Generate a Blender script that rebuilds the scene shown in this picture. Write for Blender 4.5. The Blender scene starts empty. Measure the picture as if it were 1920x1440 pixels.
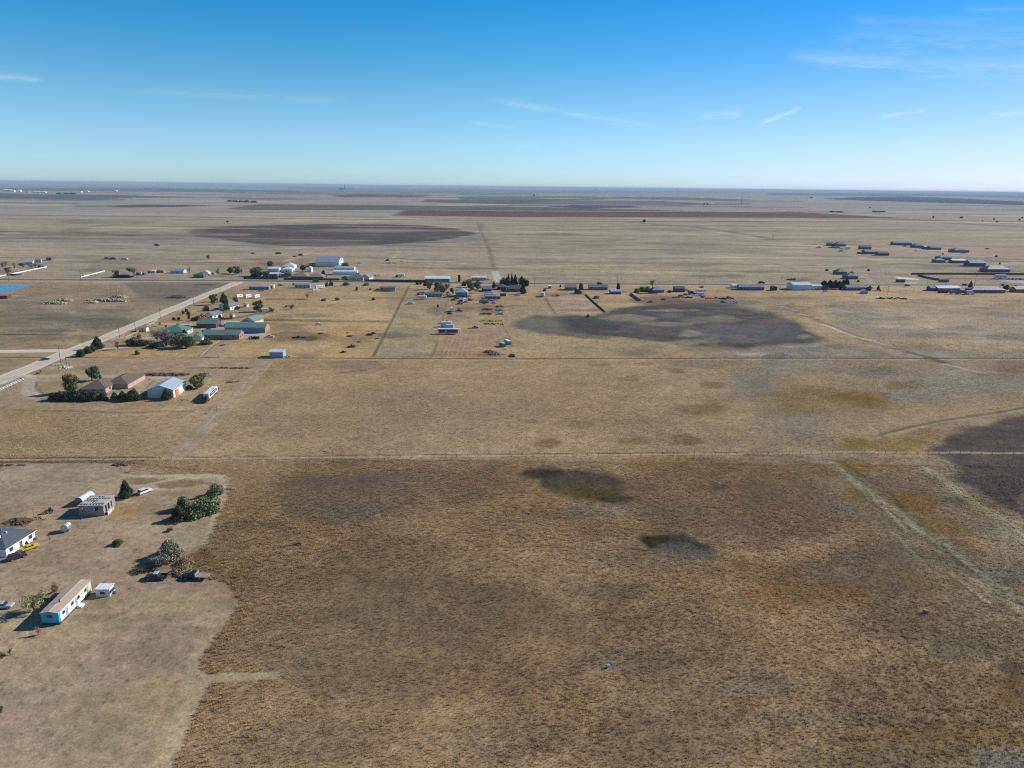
import bpy, math, random
import numpy as np
from mathutils import Matrix, Vector
R = math.radians
random.seed(7)
scene = bpy.context.scene
COL = scene.collection
# ------------------------------------------------------------------ camera model
CAMH = 100.0
FPX = 1333.0                      # focal length in photo pixels (1920 wide)
ROLL = math.atan((361.0 - 339.0) / 1920.0)
PITCH = math.atan((720 - 350.0) * math.cos(ROLL) / FPX)
CP, SP = math.cos(PITCH), math.sin(PITCH)
CR, SR = math.cos(ROLL), math.sin(ROLL)
def W(px, py, z=0.0):
    """ground point seen at a photo pixel"""
    x = (px - 960) / FPX; y = (720 - py) / FPX
    xr = x * CR - y * SR; yr = x * SR + y * CR
    dy = CP + yr * SP; dz = -SP + yr * CP
    dz = min(dz, -0.0022)
    t = (CAMH - z) / -dz
    return (xr * t, dy * t)
def ppm(px, py):
    x, y = W(px, py)
    return FPX / (y * CP + CAMH * SP)      # photo pixels per metre at that ground point
GRID = 2.8                         # bearing of the section lines, degrees

# ------------------------------------------------------------------ tags
def tag(o, label=None, cat=None, group=None, kind=None):
    if label: o['label'] = label
    if cat: o['category'] = cat
    if group: o['group'] = group
    if kind: o['kind'] = kind
    return o
def empty(name, loc, rz=0.0, label=None, cat=None, group=None, scale=None):
    o = bpy.data.objects.new(name, None); COL.objects.link(o)
    o.location = loc; o.rotation_euler = (0, 0, R(rz)); o.empty_display_size = 0.5
    if scale: o.scale = scale
    return tag(o, label, cat, group)
def copy_tree(o, parent=None):
    c = o.copy(); COL.objects.link(c); c.parent = parent
    for ch in list(o.children): copy_tree(ch, c)
    return c

# ------------------------------------------------------------------ materials
def lin(c):
    c = c / 255.0
    return c / 12.92 if c <= 0.04045 else ((c + 0.055) / 1.055) ** 2.4
KEXP = 0.97
def alb(rgb):
    return tuple(min(0.86, lin(v) / KEXP) for v in rgb)
_m = {}
def mat(name, rgb, rough=0.8, metal=0.0, var=0.12, scale=1.5, bump=0.0, ribs=None):
    """procedural surface: base colour broken by object-space noise, optional bump / metal ribs"""
    key = (name, rgb, rough, metal, var, scale, bump, ribs)
    if key in _m: return _m[key]
    m = bpy.data.materials.new(name); m.use_nodes = True
    nt = m.node_tree; N = nt.nodes; L = nt.links
    b = N['Principled BSDF']
    b.inputs['Roughness'].default_value = rough; b.inputs['Metallic'].default_value = metal
    tc = N.new('ShaderNodeTexCoord')
    nz = N.new('ShaderNodeTexNoise'); nz.inputs['Scale'].default_value = scale; nz.inputs['Detail'].default_value = 6
    nz.inputs['Roughness'].default_value = 0.65
    L.new(tc.outputs['Object'], nz.inputs['Vector'])
    mr = N.new('ShaderNodeMapRange'); mr.inputs['From Min'].default_value = 0.3; mr.inputs['From Max'].default_value = 0.7
    mr.inputs['To Min'].default_value = 1 - var; mr.inputs['To Max'].default_value = 1 + var
    L.new(nz.outputs['Fac'], mr.inputs['Value'])
    mx = N.new('ShaderNodeVectorMath'); mx.operation = 'SCALE'
    c = alb(rgb); mx.inputs[0].default_value = c
    L.new(mr.outputs['Result'], mx.inputs['Scale'])
    out = mx.outputs['Vector']
    L.new(out, b.inputs['Base Color'])
    if bump or ribs:
        bp = N.new('ShaderNodeBump'); bp.inputs['Distance'].default_value = bump or 0.05
        bp.inputs['Strength'].default_value = 0.8
        if ribs:
            wv = N.new('ShaderNodeTexWave'); wv.bands_direction = ribs; wv.inputs['Scale'].default_value = 1.0
            wv.inputs['Distortion'].default_value = 0
            L.new(tc.outputs['Object'], wv.inputs['Vector']); L.new(wv.outputs['Fac'], bp.inputs['Height'])
        else:
            L.new(nz.outputs['Fac'], bp.inputs['Height'])
        L.new(bp.outputs['Normal'], b.inputs['Normal'])
    _m[key] = m
    return m
def glassm():
    return mat('dark_window_glass', (52, 62, 74), rough=0.12, var=0.05)
def rubber():
    return mat('black_rubber', (38, 37, 36), rough=0.9, var=0.2)
def chrome():
    return mat('bright_metal', (190, 192, 195), rough=0.3, metal=0.6)

# ------------------------------------------------------------------ mesh builder
class MB:
    def __init__(s): s.v = []; s.f = []
    def add(s, vs, fs):
        n = len(s.v); s.v += [tuple(p) for p in vs]; s.f += [tuple(i + n for i in f) for f in fs]; return s
    def box(s, cx, cy, z0, lx, ly, lz, rz=0.0, tx=1.0, ty=1.0):
        """box standing on z0; tx, ty taper the top"""
        c, q = math.cos(rz), math.sin(rz); vs = []
        for z, kx, ky in ((z0, 1, 1), (z0 + lz, tx, ty)):
            for a, b in ((-1, -1), (1, -1), (1, 1), (-1, 1)):
                x = a * lx / 2 * kx; y = b * ly / 2 * ky
                vs.append((cx + x * c - y * q, cy + x * q + y * c, z))
        return s.add(vs, [(3, 2, 1, 0), (4, 5, 6, 7), (0, 1, 5, 4), (1, 2, 6, 5), (2, 3, 7, 6), (3, 0, 4, 7)])
    def prism(s, pts, axis, a, b, ka=1.0, kb=1.0):
        """section pts (u,z) extruded along axis 'x' or 'y' from a to b"""
        n = len(pts); vs = []
        for t, k in ((a, ka), (b, kb)):
            for u, z in pts:
                vs.append((t, u * k, z) if axis == 'x' else (u * k, t, z))
        fs = [tuple(range(n)), tuple(range(2 * n - 1, n - 1, -1))]
        fs += [(i, i + n, (i + 1) % n + n, (i + 1) % n) for i in range(n)]
        if axis == 'y': fs = [tuple(reversed(f)) for f in fs]
        return s.add(vs, [tuple(reversed(f)) for f in fs])
    def cyl(s, p0, p1, r0, r1=None, n=10):
        r1 = r0 if r1 is None else r1
        p0 = Vector(p0); p1 = Vector(p1); d = (p1 - p0).normalized()
        a = d.orthogonal().normalized(); b = d.cross(a); vs = []
        for p, r in ((p0, r0), (p1, r1)):
            for i in range(n):
                t = 2 * math.pi * i / n
                vs.append(p + a * math.cos(t) * r + b * math.sin(t) * r)
        fs = [tuple(range(n - 1, -1, -1)), tuple(range(n, 2 * n))]
        fs += [(i, (i + 1) % n, (i + 1) % n + n, i + n) for i in range(n)]
        return s.add(vs, fs)
    def mesh(s, name, m=None, smooth=False):
        me = bpy.data.meshes.new(name); me.from_pydata(s.v, [], s.f); me.validate(); me.update()
        if smooth: me.polygons.foreach_set('use_smooth', [True] * len(me.polygons))
        if m: me.materials.append(m)
        return me
    def build(s, name, m=None, parent=None, bevel=0.0, smooth=False):
        o = bpy.data.objects.new(name, s.mesh(name, m, smooth)); COL.objects.link(o)
        if parent: o.parent = parent
        if bevel:
            md = o.modifiers.new('bevel', 'BEVEL'); md.width = bevel; md.segments = 2; md.limit_method = 'ANGLE'
        return o

# ------------------------------------------------------------------ noise
_rt = np.random.RandomState(5).rand(512, 512)
def vnoise(x, y):
    xi = np.floor(x).astype(np.int64); yi = np.floor(y).astype(np.int64)
    fx = x - xi; fy = y - yi; fx = fx * fx * (3 - 2 * fx); fy = fy * fy * (3 - 2 * fy)
    a = _rt[xi & 511, yi & 511]; b = _rt[(xi + 1) & 511, yi & 511]
    c = _rt[xi & 511, (yi + 1) & 511]; d = _rt[(xi + 1) & 511, (yi + 1) & 511]
    return (a * (1 - fx) + b * fx) * (1 - fy) + (c * (1 - fx) + d * fx) * fy
def fbm(x, y, wl, oct=4, seed=0.0, gain=0.5):
    v = 0; a = 1; t = 0
    for i in range(oct):
        k = 2 ** i / wl
        v = v + a * vnoise(x * k + seed * 17.3 + i * 31.7, y * k + seed * 7.9 + i * 11.1); t += a; a *= gain
    return v / t - 0.5                      # about -0.5 .. 0.5
# ------------------------------------------------------------------ ground colours (patches of soil and grass, laid out in metres)
LAY = []
def _pts(p): return np.array([W(a, b) for a, b in p])
def poly(p, c, soft=1.5, warp=3.0, a=1.0, wl=None): LAY.append(('p', _pts(p), c, soft, warp, a, wl or max(6, warp * 5)))
def ell(cx, cy, rx, ry, c, soft=None, warp=None, a=1.0, wl=None, tilt=0.0):
    q = []
    for i in range(28):
        t = i * 2 * math.pi / 28; u = math.cos(t) * rx; v = math.sin(t) * ry
        q.append((cx + u, cy + v + u * tilt))
    P = _pts(q); sx = np.ptp(P[:, 0]); sy = np.ptp(P[:, 1]); m = min(sx, sy)
    LAY.append(('p', P, c, m * 0.18 if soft is None else soft, m * 0.35 if warp is None else warp, a, wl or m * 0.7))
def line(p, w, c, a=1.0, soft=None, warp=0.5):
    q_ = _pts(p); d_ = math.hypot(*q_[len(q_) // 2]); w = w * max(1.0, min(2.2, d_ / 480))
    if abs(p[-1][0] - p[0][0]) > 4 * abs(p[-1][1] - p[0][1]): w = max(w, 1.5 * d_ * d_ / 133300.0)      # field margins and tracks that cross the view are broad weedy strips
    LAY.append(('l', _pts(p), c, soft or w * 0.4, warp, a, w))

def push(c, base, k=1.45): return tuple(min(250, max(14, int(m_ + k * (v - m_)))) for v, m_ in zip(c, base))
# broad zones, near to far
poly([(-900, 1900), (2900, 1900), (2900, 851), (-900, 868)], (153, 130, 99), 1, 0.5)
poly([(-900, 868), (2900, 850), (2900, 671), (-900, 673)], (164, 142, 109), 1, 0.5)
poly([(-900, 673), (2900, 671), (2900, 546), (-900, 522)], (170, 148, 112), 1, 0.5)
poly([(-900, 522), (2900, 546), (2900, 430), (-900, 400)], (160, 146, 119), 2, 2)
poly([(-900, 404), (2900, 404), (2900, 366), (-900, 350)], (164, 153, 134), 4, 4)
# --- near field: brown bunch grass with ochre, grey and dark patches
for q in [(640, 930, 150, 40, (108, 92, 74), .6), (800, 900, 260, 34, (108, 92, 75), .55), (540, 880, 200, 14, (146, 124, 88), .7),
          (470, 930, 40, 60, (140, 119, 86), .6), (480, 985, 70, 10, (112, 100, 82), .4), (620, 960, 90, 26, (112, 104, 86), .5),
          (1000, 905, 60, 60, (140, 116, 82), .4), (1050, 962, 110, 14, (128, 108, 80), .5), (1260, 868, 90, 12, (148, 118, 78), .6),
          (1380, 890, 110, 24, (150, 122, 78), .6), (1180, 990, 90, 18, (137, 113, 82), .6), (1130, 955, 80, 12, (142, 132, 112), .6),
          (1270, 960, 90, 22, (124, 112, 86), .5), (1350, 930, 200, 60, (118, 97, 78), .5), (1500, 980, 190, 60, (112, 92, 75), .6),
          (1620, 1080, 150, 60, (104, 88, 72), .7), (1760, 1150, 150, 50, (104, 88, 72), .55), (1500, 1120, 120, 26, (134, 106, 72), .7),
          (1420, 1075, 90, 24, (130, 104, 72), .5), (850, 1140, 210, 60, (106, 91, 74), .55), (820, 1260, 260, 60, (118, 97, 74), .4),
          (1130, 1110, 80, 24, (103, 89, 74), .6), (700, 1060, 120, 50, (128, 110, 84), .5), (600, 1180, 130, 60, (130, 116, 92), .45),
          (1200, 1045, 120, 30, (128, 116, 94), .4), (1190, 1240, 130, 20, (120, 108, 88), .5), (1420, 1290, 90, 26, (124, 114, 96), .5),
          (1560, 1350, 140, 16, (132, 120, 98), .4), (950, 1390, 120, 50, (112, 100, 82), .4), (560, 1400, 160, 50, (122, 108, 82), .5),
          (1740, 1300, 200, 70, (114, 94, 75), .5), (1250, 1390, 160, 50, (116, 99, 78), .4), (1080, 1170, 120, 40, (122, 100, 74), .4)]:
    ell(*q[:4], push(q[4], (125, 104, 79), 1.15), a=q[5])
ell(1075, 903, 112, 28, (62, 54, 48), a=.85, tilt=.08, soft=5, warp=12, wl=14); ell(1010, 888, 40, 12, (46, 42, 38), a=.8); ell(1150, 935, 54, 10, (50, 44, 36), a=.85, tilt=.1)
ell(1100, 925, 70, 14, (92, 80, 44), a=.75, tilt=.05)
ell(1275, 1018, 76, 16, (50, 46, 42), a=.88, tilt=.16, soft=2, warp=6, wl=8); ell(1290, 1036, 60, 12, (112, 108, 96), a=.6, tilt=.1); ell(1225, 1012, 28, 8, (60, 48, 28), a=.9)
ell(1345, 915, 22, 9, (74, 70, 64), a=.6); ell(1425, 930, 40, 28, (86, 78, 62), a=.6); ell(1800, 1215, 60, 22, (84, 84, 70), a=.6)
ell(1780, 1030, 50, 26, (90, 76, 66), a=.55); ell(1760, 1090, 50, 22, (126, 104, 66), a=.6)
ell(1745, 1390, 190, 34, (112, 90, 54), a=.6); ell(1700, 1430, 220, 30, (124, 116, 88), a=.7); ell(1900, 1430, 60, 30, (128, 128, 118), a=.7)
ell(1890, 1290, 34, 30, (96, 74, 38), a=.8); ell(1900, 1250, 30, 14, (70, 64, 50), a=.7)
# grey-green drainage on the right, running down the slope
poly([(1440, 858), (1530, 858), (1640, 925), (1760, 1000), (1850, 1080), (1960, 1160), (1960, 1260), (1870, 1210), (1740, 1085), (1640, 1010), (1560, 945), (1480, 890)],
     (140, 128, 102), 3, 9, .75)
poly([(1550, 862), (1600, 880), (1690, 945), (1790, 1020), (1880, 1080), (1960, 1140), (1960, 1170), (1850, 1090), (1760, 1030), (1680, 980), (1600, 910)], (128, 126, 104), 1, 4, .7)
_rd = random.Random(8)
for i in range(30):
    o_ = _rd.gauss(0, 30); t0 = _rd.uniform(0, .75); t1 = t0 + _rd.uniform(.08, .3); A_ = [(1560, 866), (1640, 925), (1720, 985), (1800, 1050), (1870, 1110), (1960, 1180)]
    f_ = lambda t: (1560 + 400 * t + o_ * (.35 + t), 866 + 310 * t ** 1.05 - o_ * .25 * (.3 + t))
    line([f_(t0), f_((t0 + t1) / 2), f_(t1)], _rd.uniform(.8, 2.4), (190, 182, 156) if i % 3 else (64, 62, 48), _rd.uniform(.25, .5), warp=5)
for i in range(20):
    o_ = _rd.gauss(0, 16); t0 = _rd.uniform(0, .75); t1 = t0 + _rd.uniform(.1, .3); f_ = lambda t: (1715 + 245 * t + o_ * .6, 872 + 165 * t ** 1.1 - o_ * .5)
    line([f_(t0), f_((t0 + t1) / 2), f_(t1)], _rd.uniform(.8, 2.2), (192, 186, 162) if i % 3 else (70, 64, 50), _rd.uniform(.25, .5), warp=5)
poly([(1700, 860), (1800, 860), (1830, 900), (1960, 985), (1960, 1080), (1880, 1040), (1780, 960), (1720, 910)], (144, 132, 110), 3, 9, .8)
poly([(1620, 890), (1720, 900), (1760, 950), (1740, 960), (1650, 930)], (136, 118, 98), 3, 4, .9)
for q in [(1605, 873, 30, 13, (134, 108, 52), .9), (1660, 880, 30, 10, (132, 110, 74), .6), (1520, 883, 50, 14, (128, 102, 64), .8), (1600, 930, 26, 14, (124, 100, 52), .8),
          (1710, 945, 40, 20, (126, 98, 42), .9), (1770, 985, 60, 14, (120, 96, 50), .8), (1560, 942, 40, 8, (150, 144, 124), .5), (1600, 960, 50, 8, (142, 138, 120), .5),
          (1760, 900, 26, 10, (98, 84, 50), .5), (1830, 945, 60, 6, (88, 78, 56), .7), (1880, 1000, 60, 12, (152, 148, 126), .6), (1870, 1060, 80, 26, (124, 112, 96), .7),
          (1800, 920, 40, 10, (158, 150, 126), .6), (1500, 905, 26, 12, (96, 84, 66), .6), (1900, 1075, 40, 20, (118, 112, 108), .6)]:
    ell(*q[:4], push(q[4], (130, 114, 86), .95), a=min(1, q[5] * .9), tilt=.15)
poly([(1960, 780), (1850, 795), (1770, 815), (1740, 835), (1735, 850), (1800, 868), (1790, 900), (1830, 935), (1960, 1000)], (66, 60, 58), 3, 14, .92, 26)
ell(1900, 905, 60, 30, (84, 78, 74), a=.5); ell(1850, 885, 40, 8, (110, 98, 86), a=.5)
# --- mown yard on the left
YARD = [(-300, 868), (240, 868), (250, 873), (236, 889), (262, 890), (330, 889), (420, 890), (425, 905), (428, 935), (412, 965), (400, 990), (386, 1015), (374, 1033),
        (352, 1040), (340, 1052), (332, 1070), (352, 1078), (400, 1087), (425, 1093), (440, 1108), (448, 1125), (446, 1140), (430, 1160), (410, 1190), (390, 1215), (376, 1235),
        (374, 1252), (388, 1266), (440, 1262), (522, 1258), (524, 1270), (460, 1276), (400, 1280), (386, 1290), (376, 1318), (352, 1370), (325, 1440), (300, 1560), (-400, 1560)]
poly(YARD, (163, 141, 112), .25, .6)
ell(110, 895, 170, 26, (161, 146, 121), a=.7); ell(60, 930, 120, 20, (158, 142, 116), a=.5)
ell(330, 905, 55, 8, (137, 116, 82), .4, 1, .9); ell(268, 902, 30, 6, (139, 118, 86), .4, 1, .8); ell(320, 925, 40, 5, (149, 126, 92), a=.7)
ell(375, 895, 45, 4, (168, 150, 118), a=.7); ell(300, 918, 60, 3, (166, 147, 118), a=.6)
ell(300, 960, 90, 22, (140, 120, 100), a=.6); ell(170, 1040, 110, 30, (146, 127, 104), a=.6); ell(90, 1020, 60, 20, (160, 140, 110), a=.5)
ell(230, 962, 40, 14, (160, 130, 78), a=.8); ell(370, 1010, 34, 22, (152, 138, 112), a=.7); ell(60, 985, 50, 14, (166, 142, 104), a=.6)
ell(300, 1130, 150, 18, (158, 142, 106), a=.7); ell(250, 1160, 160, 10, (140, 122, 96), a=.5); ell(310, 1180, 110, 14, (136, 120, 100), a=.6)
ell(260, 1215, 150, 20, (136, 119, 100), a=.6); ell(120, 1180, 90, 24, (158, 141, 108), a=.5); ell(90, 1290, 130, 40, (150, 134, 108), a=.5)
ell(250, 1250, 120, 22, (130, 114, 98), a=.5); ell(300, 1330, 60, 80, (166, 148, 108), a=.6); ell(180, 1380, 140, 50, (152, 137, 112), a=.5); ell(60, 1360, 60, 50, (146, 130, 110), a=.4)
poly([(420, 1150), (400, 1195), (368, 1240), (378, 1268), (522, 1260), (524, 1271), (395, 1281), (370, 1320), (318, 1440), (290, 1440), (330, 1330), (350, 1270), (345, 1240), (385, 1190)], (172, 155, 120), .5, 1, .75)
line([(8, 1080), (30, 1052), (44, 1040)], 1.1, (172, 152, 124), .8); line([(60, 1092), (10, 1150)], 1, (160, 140, 112), .5)
poly([(255, 1040), (300, 1070), (340, 1066), (400, 1070), (420, 1050), (380, 1030), (330, 1050), (270, 1062)], (122, 102, 76), .6, 2, .8)
ell(350, 1055, 45, 12, (138, 116, 84), a=.6); ell(430, 1062, 60, 14, (158, 136, 94), a=.7); ell(20, 985, 36, 5, (112, 90, 70), a=.7)
line([(430, 1038), (520, 1031)], 1.1, (166, 142, 108), .7); line([(425, 1061), (500, 1060)], 1.3, (164, 140, 104), .7)
line([(240, 868), (300, 874), (420, 888)], 1.0, (98, 82, 62), .5)
for p_ in ([(232, 892), (262, 893), (330, 891), (395, 891), (420, 895)], [(262, 911), (300, 903), (345, 896), (420, 893)], [(225, 908), (262, 912), (310, 917), (360, 914), (385, 908)], [(425, 896), (424, 915), (410, 950), (398, 985), (380, 1020)]): line(p_, 2.0, (178, 160, 130), .85)
line([(230, 899), (260, 896), (300, 901), (262, 908), (235, 906)], 1.2, (120, 98, 70), .5); line([(300, 912), (350, 903), (392, 906), (350, 913), (300, 914)], 1.0, (112, 92, 66), .6)
for i in range(26):
    yb = 1070 + i * 14 + _rd.uniform(-4, 4); xa = _rd.uniform(-60, 180); line([(xa, yb + 3), (xa + 110, yb), (min(xa + 260, 430 - max(0, yb - 1150) * .55), yb + _rd.uniform(-4, 5))], _rd.uniform(.7, 1.8), (178, 160, 118) if i % 2 else (132, 116, 92), _rd.uniform(.1, .26), warp=1.6)
for i in range(14):
    yb = 900 + i * 10; xa = _rd.uniform(-60, 120); line([(xa, yb), (xa + _rd.uniform(80, 240), yb - 2)], 1.0, (176, 158, 126) if i % 2 else (136, 120, 98), .3, warp=.8)
# --- middle pasture
ell(190, 800, 260, 40, (157, 137, 104), a=.6); ell(60, 750, 120, 18, (152, 136, 110), a=.5); ell(620, 700, 200, 24, (158, 137, 104), a=.6)
ell(700, 800, 260, 40, (146, 127, 100), a=.4); ell(660, 745, 160, 20, (140, 121, 97), a=.45); ell(900, 760, 200, 30, (148, 126, 102), a=.4)
poly([(305, 862), (345, 862), (420, 782), (515, 676), (480, 676), (400, 755)], (160, 141, 112), 1, 1.5, .8)
line([(322, 860), (412, 770), (500, 677)], .9, (178, 160, 130), .6); line([(340, 860), (425, 775), (512, 677)], .9, (176, 158, 128), .6)
line([(385, 775), (460, 700)], 1.2, (134, 114, 90), .4)
line([(0, 768), (190, 772), (235, 775), (318, 771), (362, 772)], 1.6, (112, 94, 70), .6, warp=1); line([(160, 784), (240, 778), (330, 776)], 2, (176, 158, 120), .5)
poly([(618, 682), (640, 678), (700, 678), (722, 690), (705, 697), (660, 703), (625, 700)], (138, 114, 92), 1, 2, .7)
line([(640, 699), (682, 694)], 2.5, (96, 80, 64), .7); line([(703, 678), (722, 690), (700, 698)], 1.2, (106, 88, 70), .6); line([(620, 681), (660, 676), (705, 678)], 1.2, (106, 90, 72), .5)
line([(495, 697), (620, 692)], 1.6, (120, 102, 80), .5)
poly([(1330, 672), (1960, 671), (1960, 748), (1700, 770), (1560, 720), (1450, 700)], (144, 131, 108), 6, 14, .65, 40); poly([(1380, 690), (1440, 690), (1560, 840), (1620, 850), (1500, 848), (1420, 760)], (130, 120, 98), 5, 12, .5, 30)
poly([(1280, 655), (1500, 640), (1700, 655), (1960, 660), (1960, 672), (1330, 672)], (138, 130, 116), 5, 12, .7, 40); poly([(1540, 575), (1800, 590), (1960, 600), (1960, 640), (1600, 625)], (142, 132, 112), 8, 24, .6, 60)
for q in [(1025, 832, 26, 10, (120, 100, 60), .7), (1085, 797, 18, 7, (134, 118, 76), .6), (1000, 790, 24, 5, (128, 112, 80), .5), (1280, 824, 32, 12, (118, 98, 66), .8), (1190, 828, 28, 6, (134, 117, 76), .6),
          (1240, 822, 60, 10, (136, 116, 92), .5), (1320, 766, 44, 10, (122, 102, 68), .7), (1345, 756, 30, 14, (134, 116, 72), .5), (1338, 721, 20, 6, (116, 98, 62), .7), (1270, 696, 16, 5, (118, 98, 66), .6),
          (1180, 710, 16, 5, (122, 104, 76), .5), (1130, 684, 14, 4, (128, 112, 80), .5), (1210, 682, 18, 3, (138, 112, 90), .5), (1560, 760, 110, 28, (140, 116, 70), .7), (1600, 745, 60, 8, (116, 92, 44), .8),
          (1640, 750, 34, 14, (122, 100, 48), .7), (1500, 735, 50, 12, (136, 114, 74), .6), (1700, 722, 46, 7, (128, 104, 62), .7), (1482, 776, 12, 6, (134, 116, 66), .6), (1610, 834, 28, 10, (132, 108, 50), .9),
          (1690, 832, 50, 14, (140, 116, 60), .8), (1740, 815, 50, 16, (130, 108, 72), .6), (1440, 700, 60, 30, (145, 136, 116), .6), (1500, 690, 90, 14, (142, 132, 116), .6), (1720, 740, 70, 14, (134, 130, 118), .6),
          (1830, 720, 110, 26, (142, 134, 118), .6), (1480, 800, 60, 30, (136, 126, 106), .5), (1600, 785, 90, 12, (150, 138, 116), .5), (1400, 730, 40, 20, (124, 118, 104), .5), (1320, 680, 60, 10, (120, 112, 100), .5),
          (1500, 675, 60, 12, (140, 132, 120), .6), (1640, 698, 60, 10, (112, 108, 100), .5), (1900, 690, 30, 10, (140, 104, 82), .6), (1850, 700, 40, 6, (136, 104, 84), .5), (1820, 698, 60, 6, (170, 158, 138), .5)]:
    ell(*q[:4], push(q[4], (150, 132, 104), 1.1), a=min(1, q[5] * 1.0))
poly([(1640, 815), (1700, 796), (1800, 775), (1960, 752), (1960, 764), (1820, 792), (1730, 803), (1670, 818)], (150, 134, 100), 1, 1.5, .8)
poly([(1650, 812), (1710, 797), (1820, 778), (1960, 757), (1960, 768), (1830, 787), (1730, 801)], (112, 98, 76), 1, 2, .5)
line([(1665, 815), (1760, 792), (1830, 784), (1960, 762)], 1.3, (178, 160, 128), .6); line([(1600, 790), (1720, 783), (1800, 772), (1960, 750)], 1.4, (166, 148, 112), .5); line([(1648, 818), (1700, 802), (1800, 783), (1960, 759)], 1.8, (84, 74, 58), .6, warp=1)
line([(1560, 866), (1640, 925), (1720, 985), (1800, 1050), (1870, 1110), (1960, 1170)], 2.5, (172, 162, 134), .55, warp=6); line([(1572, 866), (1660, 930), (1760, 1012), (1850, 1085), (1960, 1160)], 2.0, (64, 60, 46), .45, warp=6)
line([(1735, 880), (1800, 930), (1870, 980), (1960, 1030)], 4, (176, 168, 146), .6, warp=4)
# --- pale line tracks and thin dark lines
line([(-400, 869), (0, 862), (310, 860), (960, 854), (1440, 850.5), (1600, 847), (1960, 850)], 1.5, (172, 154, 122), .9, warp=.4)
line([(-400, 866), (0, 859.5), (290, 858)], 1.0, (108, 88, 64), .7); line([(345, 857.5), (960, 851.5), (1440, 848)], .7, (88, 74, 56), .75)
line([(-400, 873), (0, 867), (270, 865.5)], 1.4, (92, 76, 58), .7, warp=.8); line([(1400, 853), (1500, 856)], 3, (84, 78, 68), .6)
line([(-300, 670), (500, 671), (960, 673), (1400, 671.5), (1960, 672)], 1.2, (84, 70, 54), .85, warp=.5); line([(500, 674), (960, 675.5), (1400, 673.5), (1960, 674)], 1.6, (172, 154, 128), .6, warp=.5)
line([(350, 691), (395, 689), (470, 690)], 2.2, (104, 86, 70), .7, warp=1)
line([(260, 702), (345, 701)], 4, (98, 82, 68), .6, warp=2)
# --- yard of the house with the metal barn
poly([(50, 703), (250, 699), (300, 706), (330, 712), (300, 730), (262, 745), (200, 742), (60, 748), (40, 735), (45, 715)], (166, 149, 120), 1, 1.5, .7)
poly([(-60, 705), (60, 703), (70, 712), (68, 735), (85, 745), (60, 748), (40, 738), (44, 716), (-60, 728)], (186, 172, 148), .8, 1, .9)
poly([(60, 703), (170, 703), (270, 704), (330, 708), (275, 712), (190, 707), (60, 708)], (184, 168, 140), .8, 1, .8)
poly([(75, 716), (160, 711), (150, 735), (90, 742), (72, 730)], (158, 135, 100), 1, 1.5, .8); poly([(225, 716), (290, 709), (280, 725), (225, 728)], (176, 146, 112), 1, 1.5, .8)
line([(68, 716), (67, 728), (80, 738)], 1, (84, 72, 58), .8); line([(225, 729), (275, 727), (288, 714), (262, 708), (245, 708)], .9, (100, 84, 66), .7)
poly([(200, 738), (262, 732), (280, 745), (215, 752)], (180, 164, 138), 1, 1.5, .7)
ell(120, 688, 26, 6, (176, 166, 136), a=.5)
# --- plots between the back fence line and the highway
poly([(150, 663), (235, 652), (300, 655), (360, 642), (410, 642), (375, 671), (160, 670)], (181, 148, 98), 1.5, 2, .85)
poly([(270, 606), (360, 595), (375, 606), (300, 620), (265, 618)], (186, 152, 102), 1.5, 2, .7)
poly([(455, 545), (720, 545), (735, 601), (500, 600), (420, 590)], (186, 158, 116), 2, 3, .75)
poly([(500, 602), (735, 605), (700, 670), (410, 671), (430, 640)], (186, 156, 108), 2, 3, .8)
poly([(560, 618), (725, 606), (700, 640), (560, 640)], (178, 142, 92), 3, 4, .5)
ell(555, 630, 52, 9, (110, 88, 66), a=.75); ell(535, 612, 40, 8, (134, 110, 80), a=.5); ell(570, 634, 30, 4, (70, 58, 46), a=.7); ell(560, 640, 14, 2, (168, 156, 132), a=.8)
poly([(765, 548), (700, 670), (812, 670), (838, 560)], (164, 147, 113), 1.5, 2, .8)
ell(760, 625, 46, 14, (136, 126, 100), a=.6); ell(768, 592, 26, 5, (120, 110, 86), a=.6); ell(818, 583, 18, 7, (112, 106, 92), a=.7); ell(770, 605, 40, 7, (180, 148, 104), a=.6); ell(760, 655, 50, 10, (164, 148, 122), a=.5)
poly([(842, 562), (812, 670), (960, 670), (958, 600), (930, 560)], (166, 139, 110), 1.5, 2, .85)
poly([(880, 575), (905, 575), (890, 600), (875, 600)], (172, 152, 122), 2, 2, .6); ell(860, 590, 20, 6, (166, 128, 100), a=.5)
poly([(898, 594), (945, 590), (942, 611), (910, 610)], (178, 154, 104), 1, 2, .85); ell(915, 580, 20, 7, (120, 96, 76), a=.5)
for i in range(7): line([(825 + i * 9, 668), (838 + i * 8, 632)], 1.0, (132, 112, 94), .6)
line([(768, 535), (755, 560), (735, 602), (700, 668)], 1.8, (110, 92, 68), .8); line([(772, 535), (740, 601), (706, 668)], 1.2, (178, 158, 122), .5)
line([(838, 565), (826, 620), (812, 668)], 1.2, (112, 96, 72), .7); line([(842, 562), (832, 600), (822, 640)], 2, (184, 162, 112), .6)
line([(495, 601), (600, 602.5), (730, 604)], 1.6, (116, 96, 72), .8); line([(600, 619), (715, 620)], 1.2, (134, 108, 78), .5); line([(380, 668), (410, 640)], 1.2, (128, 106, 80), .6); line([(378, 666), (395, 650)], .9, (190, 174, 140), .5)
line([(498, 562), (575, 562.5)], 1.6, (112, 92, 66), .7); line([(755, 564), (835, 565)], 1.4, (120, 98, 74), .6); line([(430, 580), (500, 586)], 1.8, (96, 80, 62), .7)
poly([(400, 604), (455, 606), (490, 612), (478, 620), (420, 620), (378, 622), (372, 618)], (176, 166, 146), 1, 1, .8)
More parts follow.
